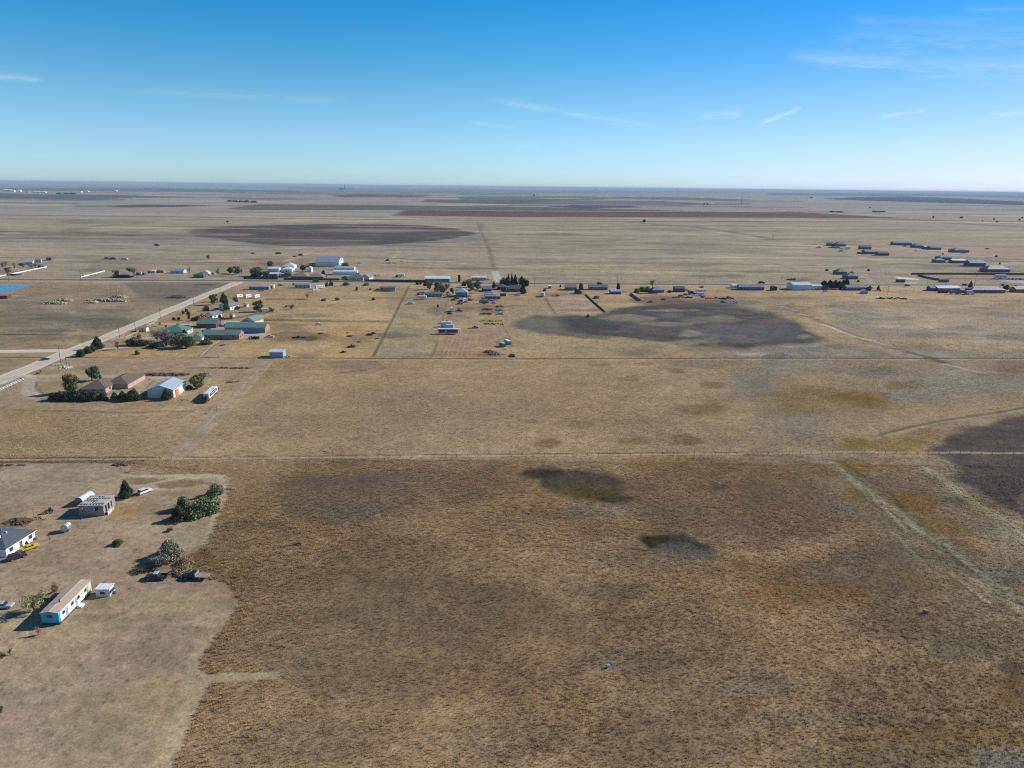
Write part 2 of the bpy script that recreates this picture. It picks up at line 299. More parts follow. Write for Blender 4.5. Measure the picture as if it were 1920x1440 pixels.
poly([(455, 624), (500, 625), (503, 633), (485, 635), (458, 633)], (178, 170, 152), 1, 1, .8); line([(930, 640), (946, 656)], 1.5, (112, 90, 70), .5)
line([(942, 612), (951, 622), (960, 650)], 1.6, (112, 96, 72), .6); ell(870, 626, 40, 3, (170, 150, 122), a=.4); ell(925, 624, 20, 3, (172, 152, 128), a=.5); ell(920, 665, 30, 3, (110, 96, 78), a=.6)
# left plot north of the gravel road
poly([(-300, 535), (440, 532), (130, 655), (-300, 655)], (145, 132, 107), 2, 3, .75); ell(150, 590, 100, 16, (134, 122, 104), a=.6); poly([(225, 530), (430, 530), (350, 560), (260, 560), (235, 540)], (118, 110, 95), 2, 4, .75)
ell(330, 556, 18, 3, (66, 66, 58), a=.8); ell(385, 534, 22, 1.5, (62, 62, 54), a=.8); ell(140, 610, 50, 8, (120, 112, 100), a=.5); ell(155, 612, 20, 3, (182, 150, 116), a=.6)
line([(-200, 626), (0, 627), (120, 628)], 2, (78, 72, 58), .8); ell(100, 640, 60, 6, (144, 102, 74), a=.7); ell(30, 648, 80, 4, (160, 128, 98), a=.6); line([(30, 560), (120, 545), (180, 538)], 4, (120, 104, 82), .4)
line([(222, 528), (240, 542), (255, 556)], 3, (164, 148, 122), .6); ell(20, 545, 30, 6, (166, 128, 98), a=.6)
poly([(-100, 675), (60, 674), (0, 700), (-100, 704)], (146, 128, 100), 1, 2, .6)
# east side plots
poly([(960, 545), (1200, 545), (1200, 575), (960, 580)], (178, 150, 116), 3, 4, .6); poly([(960, 575), (1060, 575), (1050, 600), (1000, 620), (960, 650)], (154, 142, 112), 3, 5, .6)
poly([(1020, 560), (1098, 553), (1135, 586), (1050, 592), (1040, 585)], (178, 152, 126), .8, 1, .9); ell(1075, 563, 40, 4, (194, 168, 140), a=.7); ell(1090, 582, 36, 3, (126, 108, 84), a=.6)
line([(1022, 558), (1040, 586)], 1.2, (116, 92, 72), .8); line([(1098, 553), (1134, 586)], 1.8, (80, 68, 54), .85)
poly([(1130, 545), (1920, 548), (2200, 552), (2200, 565), (1600, 566), (1400, 560), (1200, 572)], (181, 150, 116), 3, 4, .65)
BASIN = [(1045, 588), (1100, 590), (1160, 577), (1260, 570), (1330, 567), (1400, 572), (1450, 582), (1500, 600), (1540, 625), (1520, 640), (1440, 648), (1380, 654), (1300, 652), (1200, 640), (1120, 632), (1070, 622), (1050, 605)]
poly([(950, 612), (1000, 590), (1060, 596), (1120, 600), (1150, 640), (1060, 634), (1000, 628)], (84, 82, 79), 8, 20, .85, 40)
poly(BASIN, (66, 64, 64), 7, 16, .95, 45)
for q in [(1230, 590, 70, 5, 84, 81, 80), (1330, 640, 80, 6, 64, 60, 60), (1420, 606, 60, 10, 70, 66, 66), (1260, 625, 90, 8, 78, 75, 74), (1100, 606, 60, 8, 70, 68, 66), (1480, 628, 40, 8, 96, 92, 86)]: ell(*q[:4], q[4:7], a=.35, soft=6, warp=16, wl=35); ell(1010, 608, 30, 10, (108, 106, 96), a=.6); ell(1400, 625, 90, 16, (94, 89, 88), a=.6); ell(1250, 600, 120, 12, (80, 78, 76), a=.4)
line([(1310, 566), (1340, 590), (1365, 625)], 2, (86, 82, 80), .4); line([(1215, 580), (1300, 600)], 2, (122, 118, 110), .3)
ell(1240, 563, 50, 7, (112, 88, 76), a=.8); ell(1300, 567, 70, 6, (104, 92, 80), a=.7); ell(1200, 656, 140, 12, (146, 132, 98), a=.6); ell(1330, 655, 60, 8, (138, 116, 84), a=.6); ell(1430, 572, 60, 8, (146, 136, 108), a=.6)
ell(1490, 590, 40, 8, (140, 116, 88), a=.5); ell(1480, 655, 60, 8, (126, 122, 114), a=.6); ell(1415, 664, 40, 3, (186, 170, 150), a=.8); ell(1500, 650, 40, 2, (172, 162, 146), a=.6)
poly([(1520, 570), (1960, 575), (1960, 640), (1760, 640), (1600, 600)], (158, 143, 118), 3, 5, .6); ell(1640, 610, 90, 14, (138, 128, 112), a=.6); ell(1600, 592, 60, 6, (126, 118, 106), a=.5); ell(1700, 630, 70, 8, (134, 122, 108), a=.5)
ell(1850, 650, 80, 14, (160, 142, 114), a=.5); ell(1760, 566, 70, 5, (122, 114, 104), a=.6); ell(1880, 573, 30, 3, (120, 114, 104), a=.5); ell(1730, 600, 90, 10, (160, 144, 116), a=.5)
CREEK = [(1462, 573), (1500, 587), (1540, 604), (1590, 625), (1640, 644), (1680, 656), (1720, 667), (1760, 678), (1800, 690), (1840, 702)]
line(CREEK, 5, (120, 102, 80), .7, warp=2); line([(1464, 574), (1490, 582)], 2.5, (206, 190, 160), .8); line([(1540, 607), (1600, 630), (1680, 652)], 2.5, (204, 190, 162), .8, warp=1.2); line([(1500, 588), (1515, 592)], 2, (204, 188, 160), .8)
line([(1680, 655), (1740, 670), (1780, 684)], 5, (78, 68, 60), .7, warp=2); line([(1705, 664), (1728, 670)], 1.5, (200, 190, 172), .7); line([(1775, 683), (1840, 700)], 4, (196, 182, 156), .6, warp=2)
# --- north of the highway
poly([(-300, 545), (50, 534), (58, 537), (52, 541), (-300, 572)], (160, 130, 100), 1, 1, .6)
poly([(460, 484), (590, 484), (560, 500), (500, 500)], (140, 110, 88), 3, 5, .7); poly([(600, 500), (900, 505), (940, 525), (700, 525)], (176, 150, 118), 3, 6, .6)
PLAYA = [(350, 438), (370, 430), (430, 424), (520, 421), (620, 420), (720, 421), (800, 424), (850, 430), (885, 440), (870, 446), (820, 452), (760, 456), (700, 460), (620, 462), (540, 461), (480, 456), (420, 450), (370, 446)]
poly([(0, 434), (150, 436), (300, 436), (360, 425), (520, 418), (760, 418), (900, 440), (910, 450), (800, 458), (650, 465), (420, 462), (200, 455), (0, 454), (-400, 452), (-400, 434)], (142, 134, 120), 8, 18, .85)
poly(PLAYA, (74, 64, 62), 12, 42, .9, 130)
for q in [(520, 428, 150, 1.2, 70, 62, 62), (640, 433, 120, 1.0, 124, 118, 112), (560, 450, 130, 1.4, 116, 110, 104), (720, 441, 90, 1.0, 118, 112, 106), (700, 451, 120, 1.5, 78, 70, 70), (430, 436, 50, 1.5, 80, 70, 68), (820, 434, 50, 2, 80, 74, 72), (600, 457, 80, 1.0, 64, 56, 54)]: ell(*q[:4], q[4:7], a=.55, soft=9, warp=14, wl=60); ell(560, 445, 120, 5, (84, 72, 68), a=.5); ell(700, 432, 90, 3, (124, 112, 104), a=.5); ell(430, 440, 40, 2, (128, 120, 110), a=.5); ell(620, 458, 90, 2, (112, 104, 96), a=.6)
line([(700, 459), (760, 455), (820, 454)], 5, (70, 62, 58), .5); line([(360, 440), (372, 430), (430, 423)], 6, (122, 116, 106), .5); line([(0, 434), (140, 436), (250, 441), (280, 440)], 5, (96, 88, 80), .6, warp=3)
ell(160, 416, 40, 3, (120, 112, 102), a=.6); line([(215, 420), (175, 425), (140, 430), (135, 435)], 5, (122, 110, 92), .6, warp=4); ell(252, 417, 14, 3, (130, 112, 96), a=.6); line([(240, 422), (280, 414), (400, 412)], 4, (136, 122, 100), .5)
line([(70, 440), (260, 432), (350, 424)], 3, (112, 102, 88), .4); line([(160, 458), (280, 466), (330, 470)], 6, (134, 122, 100), .4, warp=4); line([(250, 470), (480, 472)], 6, (160, 142, 114), .4)
line([(0, 483), (480, 487)], 2, (122, 106, 84), .5); line([(-200, 405), (0, 403), (480, 408), (700, 411)], 5, (104, 98, 88), .7); line([(700, 411), (960, 415), (1300, 416), (1440, 415), (1700, 415)], 5, (96, 88, 76), .7)
line([(1700, 415), (1760, 417), (1960, 428)], 8, (96, 92, 84), .6); line([(1440, 402), (1600, 406), (1760, 414)], 8, (100, 92, 88), .6)
line([(895, 417), (903, 436), (912, 455), (918, 470), (922, 490), (928, 505)], 3, (122, 104, 82), .7, warp=2); ell(903, 424, 6, 6, (104, 96, 86), a=.5)
line([(480, 467), (600, 465)], 4, (192, 170, 132), .4); line([(590, 470), (560, 480), (535, 490)], 4, (190, 168, 132), .6); line([(690, 483), (820, 488), (925, 493)], 3, (120, 104, 82), .6, warp=1.5); line([(735, 484), (748, 474), (746, 468)], 3, (196, 176, 140), .5)
line([(700, 506), (920, 508)], 2, (190, 168, 132), .5); line([(960, 492), (1300, 495), (1440, 497), (1520, 498)], 3, (126, 108, 84), .6, warp=1.5); line([(640, 488), (700, 482), (780, 470), (840, 470)], 4, (150, 134, 108), .4)
line([(1180, 417), (1300, 425), (1400, 440), (1440, 448)], 5, (104, 94, 80), .6); line([(1330, 432), (1420, 447)], 3, (190, 174, 142), .5); ell(1370, 441, 20, 3, (120, 112, 104), a=.5)
ell(1300, 465, 90, 10, (140, 128, 112), a=.6); ell(1240, 456, 50, 3, (134, 122, 110), a=.5); ell(1120, 460, 60, 3, (150, 132, 108), a=.5); ell(1200, 502, 60, 3, (150, 132, 106), a=.4); line([(1440, 484), (1385, 480), (1300, 470)], 3, (150, 132, 106), .4)
line([(1200, 505), (1380, 530)], 3, (150, 132, 108), .4); line([(1440, 449), (1920, 445)], 6, (130, 122, 104), .5, warp=5); line([(1440, 450), (1475, 448)], 4, (88, 82, 74), .5)
ell(1700, 440, 200, 8, (170, 160, 128), a=.4); ell(1560, 430, 120, 6, (180, 166, 132), a=.5)
for i in range(9): line([(1480 + i * 45, 430 + i * .6), (1420 + i * 45, 440 + i * .6)], 6, (150, 140, 114), .35, warp=4)
poly([(1560, 455), (1960, 458), (1960, 500), (1850, 480), (1640, 480)], (168, 140, 118), 6, 14, .5); ell(1500, 470, 60, 10, (186, 164, 128), a=.4)
line([(1440, 498), (1560, 500), (1640, 499), (1672, 492), (1600, 480)], 4, (192, 174, 138), .6, warp=2); line([(1610, 501), (1680, 494), (1760, 497), (1920, 510)], 5, (112, 102, 86), .6, warp=3); ell(1800, 500, 100, 6, (136, 122, 100), a=.6)
line([(1440, 490), (1500, 510), (1580, 525)], 2, (140, 120, 96), .5); poly([(1710, 517), (1960, 516), (1960, 534), (1770, 530)], (170, 140, 118), 2, 3, .7); poly([(1680, 519), (1724, 523), (1722, 525), (1684, 523)], (226, 218, 200), .5, .5, .95)
poly([(1695, 530), (1720, 530), (1718, 531.5), (1697, 531.5)], (222, 214, 196), .5, .5, .9); poly([(1870, 524), (1960, 522), (1960, 533), (1880, 529)], (190, 180, 164), 1, 2, .8); line([(1606, 515), (1630, 522), (1632, 530)], 3, (190, 172, 142), .6)
ell(1500, 525, 26, 2.5, (106, 88, 76), a=.8); line([(1840, 506), (1960, 520)], 4, (196, 180, 152), .5); line([(1660, 512), (1700, 517)], 3, (120, 108, 92), .5)
line([(1740, 469), (1800, 471)], 3, (196, 178, 146), .5); line([(1655, 458), (1700, 466)], 3, (190, 168, 140), .5)
poly([(-900, 400), (2900, 402), (2900, 374), (960, 353), (-900, 338)], (150, 140, 128), 30, 60, .7)
_rf = random.Random(41)
for i in range(70):       # patchwork of ploughed, stubble and green fields laid out on the section grid
    px = _rf.uniform(-300, 2200); yb = 343 + (px / 1920) * 20 + _rf.uniform(4, 44); wd = _rf.uniform(60, 420); hh = max(.7, (yb - 351 - (px / 1920 - .5) * 20) * _rf.uniform(.03, .10))
    poly([(px, yb), (px + wd * .06, yb - hh), (px + wd * 1.04, yb - hh + wd * .008), (px + wd, yb + wd * .008)], _rf.choice([(112, 96, 92), (128, 112, 104), (176, 160, 136), (166, 148, 128), (96, 88, 92), (104, 108, 92), (182, 166, 140), (140, 122, 112), (186, 172, 146), (92, 100, 88)]), 8, 10, _rf.uniform(.35, .75))
for i in range(46):      # faint section lines, cattle trails and mowing lines
    px = _rf.uniform(-200, 1800); yb = _rf.uniform(398, 515) + (px / 1920) * 8; wd = _rf.uniform(160, 800); dk = _rf.random() < .6
    line([(px, yb), (px + wd * .5, yb + wd * .005 + _rf.uniform(-1, 1.5)), (px + wd, yb + wd * .010 + _rf.uniform(-2, 3))], _rf.uniform(1.5, 4) * (560 / yb) ** 3, (112, 98, 78) if dk else (190, 174, 140), _rf.uniform(.25, .55), warp=3)
for i in range(22):
    px = _rf.uniform(100, 1850); yb = _rf.uniform(425, 505); ell(px, yb, _rf.uniform(30, 130), _rf.uniform(1, 4), _rf.choice([(128, 116, 98), (186, 170, 134), (140, 126, 104), (150, 130, 108), (120, 112, 98)]), a=_rf.uniform(.25, .5))
for i in range(210):     # wind streaks, bare scalds and weed bands in the pastures
    if i < 70: px, yb = _rf.uniform(1150, 1950), _rf.uniform(556, 668)
    elif i < 110: px, yb = _rf.uniform(-20, 330), _rf.uniform(534, 655)
    elif i < 135: px, yb = _rf.uniform(500, 960), _rf.uniform(556, 668)
    else: px, yb = _rf.uniform(-50, 1950), _rf.uniform(408, 518)
    sc_ = (yb - 345) / 200
    ell(px, yb, _rf.uniform(12, 60), _rf.uniform(1.6, 5.0) * sc_, _rf.choice([(108, 98, 82), (122, 108, 88), (186, 170, 138), (134, 122, 98), (176, 158, 128), (98, 92, 82)]), a=_rf.uniform(.25, .55))
# --- far farmland, long strips of ploughed and green fields
poly([(738, 404), (762, 394), (960, 396), (1500, 398), (1640, 406), (1700, 409), (1400, 408), (960, 407)], (94, 62, 56), 6, 6, .95)
poly([(420, 392), (480, 383), (700, 384), (960, 388), (1100, 390), (1350, 397), (960, 395), (760, 394), (480, 394)], (88, 88, 70), 8, 8, .9)
poly([(180, 386), (260, 383.5), (340, 384), (400, 385.5), (340, 388), (240, 389)], (70, 58, 60), 8, 15, .9)
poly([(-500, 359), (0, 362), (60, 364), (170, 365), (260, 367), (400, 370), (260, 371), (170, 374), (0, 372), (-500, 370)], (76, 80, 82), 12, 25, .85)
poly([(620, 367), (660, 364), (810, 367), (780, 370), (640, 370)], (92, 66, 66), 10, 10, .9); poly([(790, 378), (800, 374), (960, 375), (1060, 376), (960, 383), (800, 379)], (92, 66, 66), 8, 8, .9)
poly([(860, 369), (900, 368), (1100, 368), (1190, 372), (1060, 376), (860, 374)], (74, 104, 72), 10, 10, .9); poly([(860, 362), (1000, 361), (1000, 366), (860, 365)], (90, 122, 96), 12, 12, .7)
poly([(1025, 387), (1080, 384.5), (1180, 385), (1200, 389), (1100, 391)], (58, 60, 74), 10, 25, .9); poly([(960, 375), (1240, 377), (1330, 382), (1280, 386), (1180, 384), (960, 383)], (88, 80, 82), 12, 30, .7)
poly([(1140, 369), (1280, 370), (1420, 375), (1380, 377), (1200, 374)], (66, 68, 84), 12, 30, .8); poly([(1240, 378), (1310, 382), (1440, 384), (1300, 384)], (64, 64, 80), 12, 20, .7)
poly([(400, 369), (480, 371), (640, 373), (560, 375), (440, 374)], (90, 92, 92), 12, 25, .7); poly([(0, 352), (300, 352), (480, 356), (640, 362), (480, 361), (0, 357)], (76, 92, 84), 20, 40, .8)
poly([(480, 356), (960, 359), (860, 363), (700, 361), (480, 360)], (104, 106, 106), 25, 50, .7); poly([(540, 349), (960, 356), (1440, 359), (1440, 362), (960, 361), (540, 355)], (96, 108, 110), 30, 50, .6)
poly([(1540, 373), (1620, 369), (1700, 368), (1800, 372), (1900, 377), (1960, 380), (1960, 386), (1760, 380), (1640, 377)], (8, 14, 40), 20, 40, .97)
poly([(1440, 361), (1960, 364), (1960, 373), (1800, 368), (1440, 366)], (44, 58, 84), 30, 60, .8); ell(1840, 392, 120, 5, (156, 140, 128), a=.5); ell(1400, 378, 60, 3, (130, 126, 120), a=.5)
ell(340, 378, 200, 3, (172, 160, 138), a=.5); ell(620, 377, 120, 3, (170, 156, 136), a=.5); line([(738, 404), (762, 394)], 14, (116, 100, 84), .6); line([(0, 389), (200, 386)], 6, (130, 122, 110), .4)
line([(0, 378), (480, 380)], 6, (140, 132, 118), .4); ell(1080, 414, 30, 1.5, (120, 122, 92), a=.5); ell(1050, 372, 40, 1.2, (190, 184, 160), a=.4)

def smooth(t): t = np.clip(t, 0, 1); return t * t * (3 - 2 * t)
def sdpoly(P, x, y):
    """signed distance to polygon, negative inside"""
    d = np.full(x.shape, 1e18); ins = np.zeros(x.shape, bool); n = len(P)
    for i in range(n):
        ax, ay = P[i]; bx, by = P[(i + 1) % n]; ex, ey = bx - ax, by - ay
        t = np.clip(((x - ax) * ex + (y - ay) * ey) / (ex * ex + ey * ey + 1e-9), 0, 1)
        d = np.minimum(d, (x - ax - t * ex) ** 2 + (y - ay - t * ey) ** 2)
        c = ((ay > y) != (by > y))
        with np.errstate(divide='ignore', invalid='ignore'):
            ins ^= c & (x < ax + (y - ay) * ex / (ey if ey else 1e-9))
    d = np.sqrt(d); return np.where(ins, -d, d)
def sdline(P, x, y):
    d = np.full(x.shape, 1e18)
    for i in range(len(P) - 1):
        ax, ay = P[i]; bx, by = P[i + 1]; ex, ey = bx - ax, by - ay
        t = np.clip(((x - ax) * ex + (y - ay) * ey) / (ex * ex + ey * ey + 1e-9), 0, 1)
        d = np.minimum(d, (x - ax - t * ex) ** 2 + (y - ay - t * ey) ** 2)
    return np.sqrt(d)
_lut = np.array([lin(i) for i in range(256)])
def ground_colour(x, y):
    C = np.empty((len(x), 3)); C[:] = [lin(v) / KEXP for v in (158, 144, 116)]
    for i, (k, P, c, soft, warp, a, wl) in enumerate(LAY):
        c = np.array([lin(v) / KEXP for v in c]); m = soft + warp + (wl if k == 'l' else 0)
        lo = P.min(0) - m; hi = P.max(0) + m
        s = np.nonzero((x > lo[0]) & (x < hi[0]) & (y > lo[1]) & (y < hi[1]))[0]
        if not len(s): continue
        xs, ys = x[s], y[s]
        if k == 'p':
            d = sdpoly(P, xs, ys) + fbm(xs, ys, wl, 4, i) * 2 * warp
            w = smooth(0.5 - d / (2 * soft))
        else:
            d = sdline(P, xs + fbm(xs, ys, 9 + warp * 4, 3, i) * 2 * warp, ys + fbm(xs, ys, 9 + warp * 4, 3, i + 99) * 2 * warp)
            w = smooth((wl / 2 + soft - d) / (2 * soft))
            w = w * (0.75 + 0.5 * np.clip(fbm(xs, ys, 14, 3, i + 50) + .5, 0, 1))
        if k == 'p' and warp > 2 and i > 5: w = w * (.97 + .5 * fbm(xs * .6, ys, max(3, warp * .35), 4, i + 7, .65) + .35 * fbm(xs, ys, max(8, warp * 1.4), 3, i + 8))
        w = np.clip(w, 0, 1)[:, None] * a
        C[s] = C[s] * (1 - w) + c * w
    # natural mottling at several sizes: lighter / darker, redder / greyer
    dist = np.hypot(x, y)
    n1 = fbm(x, y, 60, 5, 201, .6); n2 = fbm(x, y, 12, 4, 202, .6); n3 = fbm(x * .6, y, 260, 5, 203, .6); n4 = fbm(x, y, 35, 4, 204)
    v = 1 + n1 * .26 + n2 * .20 + n3 * .22
    C = C * v[:, None]
    nr_ = 1 - smooth((dist - 230) / 120); C = C * (1 + (fbm(x, y, 48, 4, 208, .55) * .55 + fbm(x * .7 + y * .4, y, 17, 3, 209) * .25) * nr_)[:, None]
    far = smooth((dist - 420) / 200); st = fbm(x * .22, y, 16, 4, 205, .6) * .5 + fbm(x * .12, y, 70, 4, 206, .6) * .5
    C = C * (1 + st * far)[:, None]
    n5 = fbm(x, y, 1.6, 2, 207) * .22 * (1 - far); C = C * (1 + n5)[:, None]
    C[:, 0] *= 1 + n4 * .06; C[:, 2] *= 1 - n4 * .18
    return np.clip(C, 0.01, 0.85)

ys = [-2500, -800, -200, 0, 50, 80]
p = 1560.0
while p > 700: ys.append(W(960, p)[1]); p -= 2.0
while p > 600: ys.append(W(960, p)[1]); p -= 0.8
while p > 420: ys.append(W(960, p)[1]); p -= 0.42
while p > 368: ys.append(W(960, p)[1]); p -= 0.25
yy = ys[-1]
while yy < 70000: yy *= 1.03; ys.append(yy)
ys = np.array(sorted(ys))
us = np.concatenate([-np.linspace(3.2, .80, 28), np.linspace(-.78, .78, 800), np.linspace(.80, 3.2, 28)])
wy = np.where(ys > 100, ys + 30, 130 + np.abs(np.minimum(ys, 0)) * 1.5)
GX = (us[None, :] * wy[:, None]).ravel(); GY = np.repeat(ys, len(us))
GC = ground_colour(GX, GY)
nr, nc = len(ys), len(us)
GZ = np.zeros_like(GX)
me = bpy.data.meshes.new('ground')
me.vertices.add(nr * nc); me.vertices.foreach_set('co', np.stack([GX, GY, GZ], 1).ravel())
idx = np.arange(nr * nc).reshape(nr, nc)
q = np.stack([idx[:-1, :-1], idx[:-1, 1:], idx[1:, 1:], idx[1:, :-1]], -1).reshape(-1, 4)
me.loops.add(q.size); me.loops.foreach_set('vertex_index', q.ravel().astype(np.int32))
me.polygons.add(len(q)); me.polygons.foreach_set('loop_start', np.arange(0, q.size, 4, dtype=np.int32))
me.update(calc_edges=True)
at = me.attributes.new('soil', 'FLOAT_COLOR', 'POINT')
at.data.foreach_set('color', np.concatenate([GC, np.ones((len(GC), 1))], 1).ravel().astype(np.float32))
ground = bpy.data.objects.new('ground', me); COL.objects.link(ground); tag(ground, kind='structure')

def ground_material():
    m = bpy.data.materials.new('dry_prairie_soil'); m.use_nodes = True
    nt = m.node_tree; N = nt.nodes; L = nt.links; b = N['Principled BSDF']; b.inputs['Roughness'].default_value = 1.0
    b.inputs['Specular IOR Level'].default_value = 0.1
    a = N.new('ShaderNodeAttribute'); a.attribute_name = 'soil'
    geo = N.new('ShaderNodeNewGeometry')
    def noise(wl, det, rough=.6):
        n = N.new('ShaderNodeTexNoise'); n.inputs['Scale'].default_value = 1.0 / wl; n.inputs['Detail'].default_value = det
        n.inputs['Roughness'].default_value = rough; L.new(geo.outputs['Position'], n.inputs['Vector']); return n.outputs['Fac']
    def rng(s, lo, hi, f0=.3, f1=.7):
        r = N.new('ShaderNodeMapRange'); r.inputs['From Min'].default_value = f0; r.inputs['From Max'].default_value = f1
        r.inputs['To Min'].default_value = lo; r.inputs['To Max'].default_value = hi; L.new(s, r.inputs['Value']); return r.outputs['Result']
    def mul(p, q):
        k = N.new('ShaderNodeMath'); k.operation = 'MULTIPLY'; L.new(p, k.inputs[0]); L.new(q, k.inputs[1]); return k.outputs[0]
    broad = noise(28.0, 6, .7); fine = noise(.55, 5, .7); mid = noise(2.6, 5, .7); big = noise(9.0, 4, .65)
    v = mul(mul(mul(rng(fine, .70, 1.30), rng(mid, .74, 1.26)), rng(big, .84, 1.16)), rng(broad, .86, 1.14))
    # clumps: scattered dark weed tufts
    vz = N.new('ShaderNodeTexVoronoi'); vz.inputs['Scale'].default_value = 0.42; L.new(geo.outputs['Position'], vz.inputs['Vector'])
    sp = rng(vz.outputs['Distance'], .70, 1.0, .10, .32)
    v = mul(v, sp)
    s = N.new('ShaderNodeVectorMath'); s.operation = 'SCALE'; L.new(a.outputs['Color'], s.inputs[0]); L.new(v, s.inputs['Scale'])
    L.new(s.outputs['Vector'], b.inputs['Base Color'])
    bp = N.new('ShaderNodeBump'); bp.inputs['Distance'].default_value = .35; bp.inputs['Strength'].default_value = .55
    L.new(mid, bp.inputs['Height']); L.new(bp.outputs['Normal'], b.inputs['Normal'])
    return m
me.materials.append(ground_material())
# ------------------------------------------------------------------ bunch grass: real tufts standing on the near fields
def scatter(seed, y0, y1, dens):
    rs = np.random.RandomState(seed); w = lambda y: .80 * (y + 30)
    n = int(dens * (y1 - y0) * (w(y0) + w(y1))); y = rs.uniform(y0, y1, n * 2); x = rs.uniform(-1, 1, n * 2) * w(y1)
    k = np.abs(x) < w(y); return x[k][:n], y[k][:n], rs
NOGRASS = [_pts(YARD), _pts([(305, 862), (345, 862), (420, 782), (515, 676), (480, 676), (400, 755)]),
           _pts([(-200, 768), (-200, 600), (470, 600), (470, 676), (360, 770), (200, 771)]), _pts([(618, 682), (640, 678), (700, 678), (722, 690), (705, 697), (660, 703), (625, 700)]), _pts([(1640, 817), (1700, 798), (1800, 778), (1960, 754), (1960, 766), (1820, 790), (1730, 803), (1670, 818)])]
NOLINE = [(_pts([(-400, 869), (0, 862), (310, 860), (960, 854), (1440, 850.5), (1600, 847), (1960, 850)]), 1.0), (_pts([(1665, 815), (1760, 792), (1830, 784)]), 1.3), (_pts([(500, 674), (960, 675.5), (1400, 673.5), (1960, 674)]), 1.2)]
def tufts(name, x, y, rs, nb, rad, hgt, wid, tone=1.0):
    keep = np.ones(len(x), bool)
    for P in NOGRASS: keep &= sdpoly(P, x, y) > .15
    for P, w in NOLINE: keep &= sdline(P, x, y) > w
    dn = fbm(x, y, 3.2, 3, 77) + .5 * fbm(x, y, 22, 3, 78); keep &= dn > rs.uniform(-1.2, -.3, len(x)); cell = vnoise(x / (hgt * 2.1) + 9, y / (hgt * 2.1)); keep &= cell > rs.uniform(0, .27, len(x))
    x, y = x[keep], y[keep]; n = len(x)
    C = ground_colour(x, y) * tone; cell = cell[keep]
    lum = C.mean(1); C = C * rs.uniform(.94, 1.16, (n, 1)) * np.array([1.0, 1.0, .97])
    dark = np.clip((lum - .05) / .12, .6, 1)                # burnt and wet patches carry shorter growth
    s = rs.uniform(.6, 1.2, n) * (.55 + .75 * cell) * dark * (1 + .8 * fbm(x, y, 40, 3, 79)); lean = fbm(x, y, 90, 2, 80) * 3 + .6
    ang = rs.uniform(0, 2 * np.pi, (n, nb)); q = rs.uniform(.1, 1, (n, nb)) * rad; out = rs.uniform(.35, 1.0, (n, nb)) * rad * 1.3
    if hgt > .4: s = s * (1 + .25 * (sdpoly(NOGRASS[0], x, y) < 1.3))
    S = s[:, None]; ca, sa = np.cos(ang), np.sin(ang); bx = x[:, None] + ca * q * .5 * S; by = y[:, None] + sa * q * .5 * S
    w = wid * rs.uniform(.6, 1.4, (n, nb)) * S; h = hgt * rs.uniform(.55, 1.2, (n, nb)) * S
    tx = bx + ca * out * S * .8 - .22 * hgt * S * np.cos(lean)[:, None]; ty = by + sa * out * S * .8 - .22 * hgt * S * np.sin(lean)[:, None]
    V = np.empty((n, nb, 3, 3)); V[..., 0, 0] = bx - sa * w; V[..., 0, 1] = by + ca * w; V[..., 0, 2] = -.03
    V[..., 1, 0] = bx + sa * w; V[..., 1, 1] = by - ca * w; V[..., 1, 2] = -.03
    V[..., 2, 0] = tx; V[..., 2, 1] = ty; V[..., 2, 2] = h
    nv = n * nb * 3; V = V.reshape(nv, 3)
    me = bpy.data.meshes.new(name); me.vertices.add(nv); me.vertices.foreach_set('co', V.ravel()); me.loops.add(nv); me.loops.foreach_set('vertex_index', np.arange(nv, dtype=np.int32))
    me.polygons.add(n * nb); me.polygons.foreach_set('loop_start', np.arange(0, nv, 3, dtype=np.int32)); me.update(calc_edges=True)
    bl = rs.uniform(.88, 1.12, (n, nb, 1, 1)); CC = np.ones((n, nb, 3, 4)); CC[..., :3] = np.clip(C[:, None, None, :] * bl, 0, .8)
    a = me.attributes.new('soil', 'FLOAT_COLOR', 'POINT'); a.data.foreach_set('color', CC.reshape(-1).astype(np.float32)); me.materials.append(grass_mat)
    o = bpy.data.objects.new(name, me); COL.objects.link(o); return o
grass_mat = bpy.data.materials.new('dry_grass'); grass_mat.use_nodes = True
_n = grass_mat.node_tree.nodes; _b = _n['Principled BSDF']; _b.inputs['Roughness'].default_value = .9; _b.inputs['Specular IOR Level'].default_value = .15
_a = _n.new('ShaderNodeAttribute'); _a.attribute_name = 'soil'; _g = _n.new('ShaderNodeNewGeometry'); _r = _n.new('ShaderNodeMapRange'); _r.inputs['To Min'].default_value = GRASSLO if 'GRASSLO' in globals() else 1.5; _r.inputs['To Max'].default_value = 1.85
grass_mat.node_tree.links.new(_g.outputs['Random Per Island'], _r.inputs['Value']); _s = _n.new('ShaderNodeVectorMath'); _s.operation = 'SCALE'
grass_mat.node_tree.links.new(_a.outputs['Color'], _s.inputs[0]); grass_mat.node_tree.links.new(_r.outputs[0], _s.inputs['Scale']); grass_mat.node_tree.links.new(_s.outputs[0], _b.inputs['Base Color'])
_tl = _n.new('ShaderNodeBsdfTranslucent'); _mx = _n.new('ShaderNodeMixShader'); _mx.inputs[0].default_value = .42; _lk = grass_mat.node_tree.links      # thin dry blades let light through
_lk.new(_s.outputs[0], _tl.inputs['Color']); _lk.new(_b.outputs[0], _mx.inputs[1]); _lk.new(_tl.outputs[0], _mx.inputs[2]); _lk.new(_mx.outputs[0], _n['Material Output'].inputs['Surface'])
gx, gy, rs_ = scatter(3, 96, 252, 5.2); tag(tufts('tall_grass', gx, gy, rs_, 11, .36, .42, .036), 'knee high brown bunch grass filling the near field', 'grass', kind='stuff')
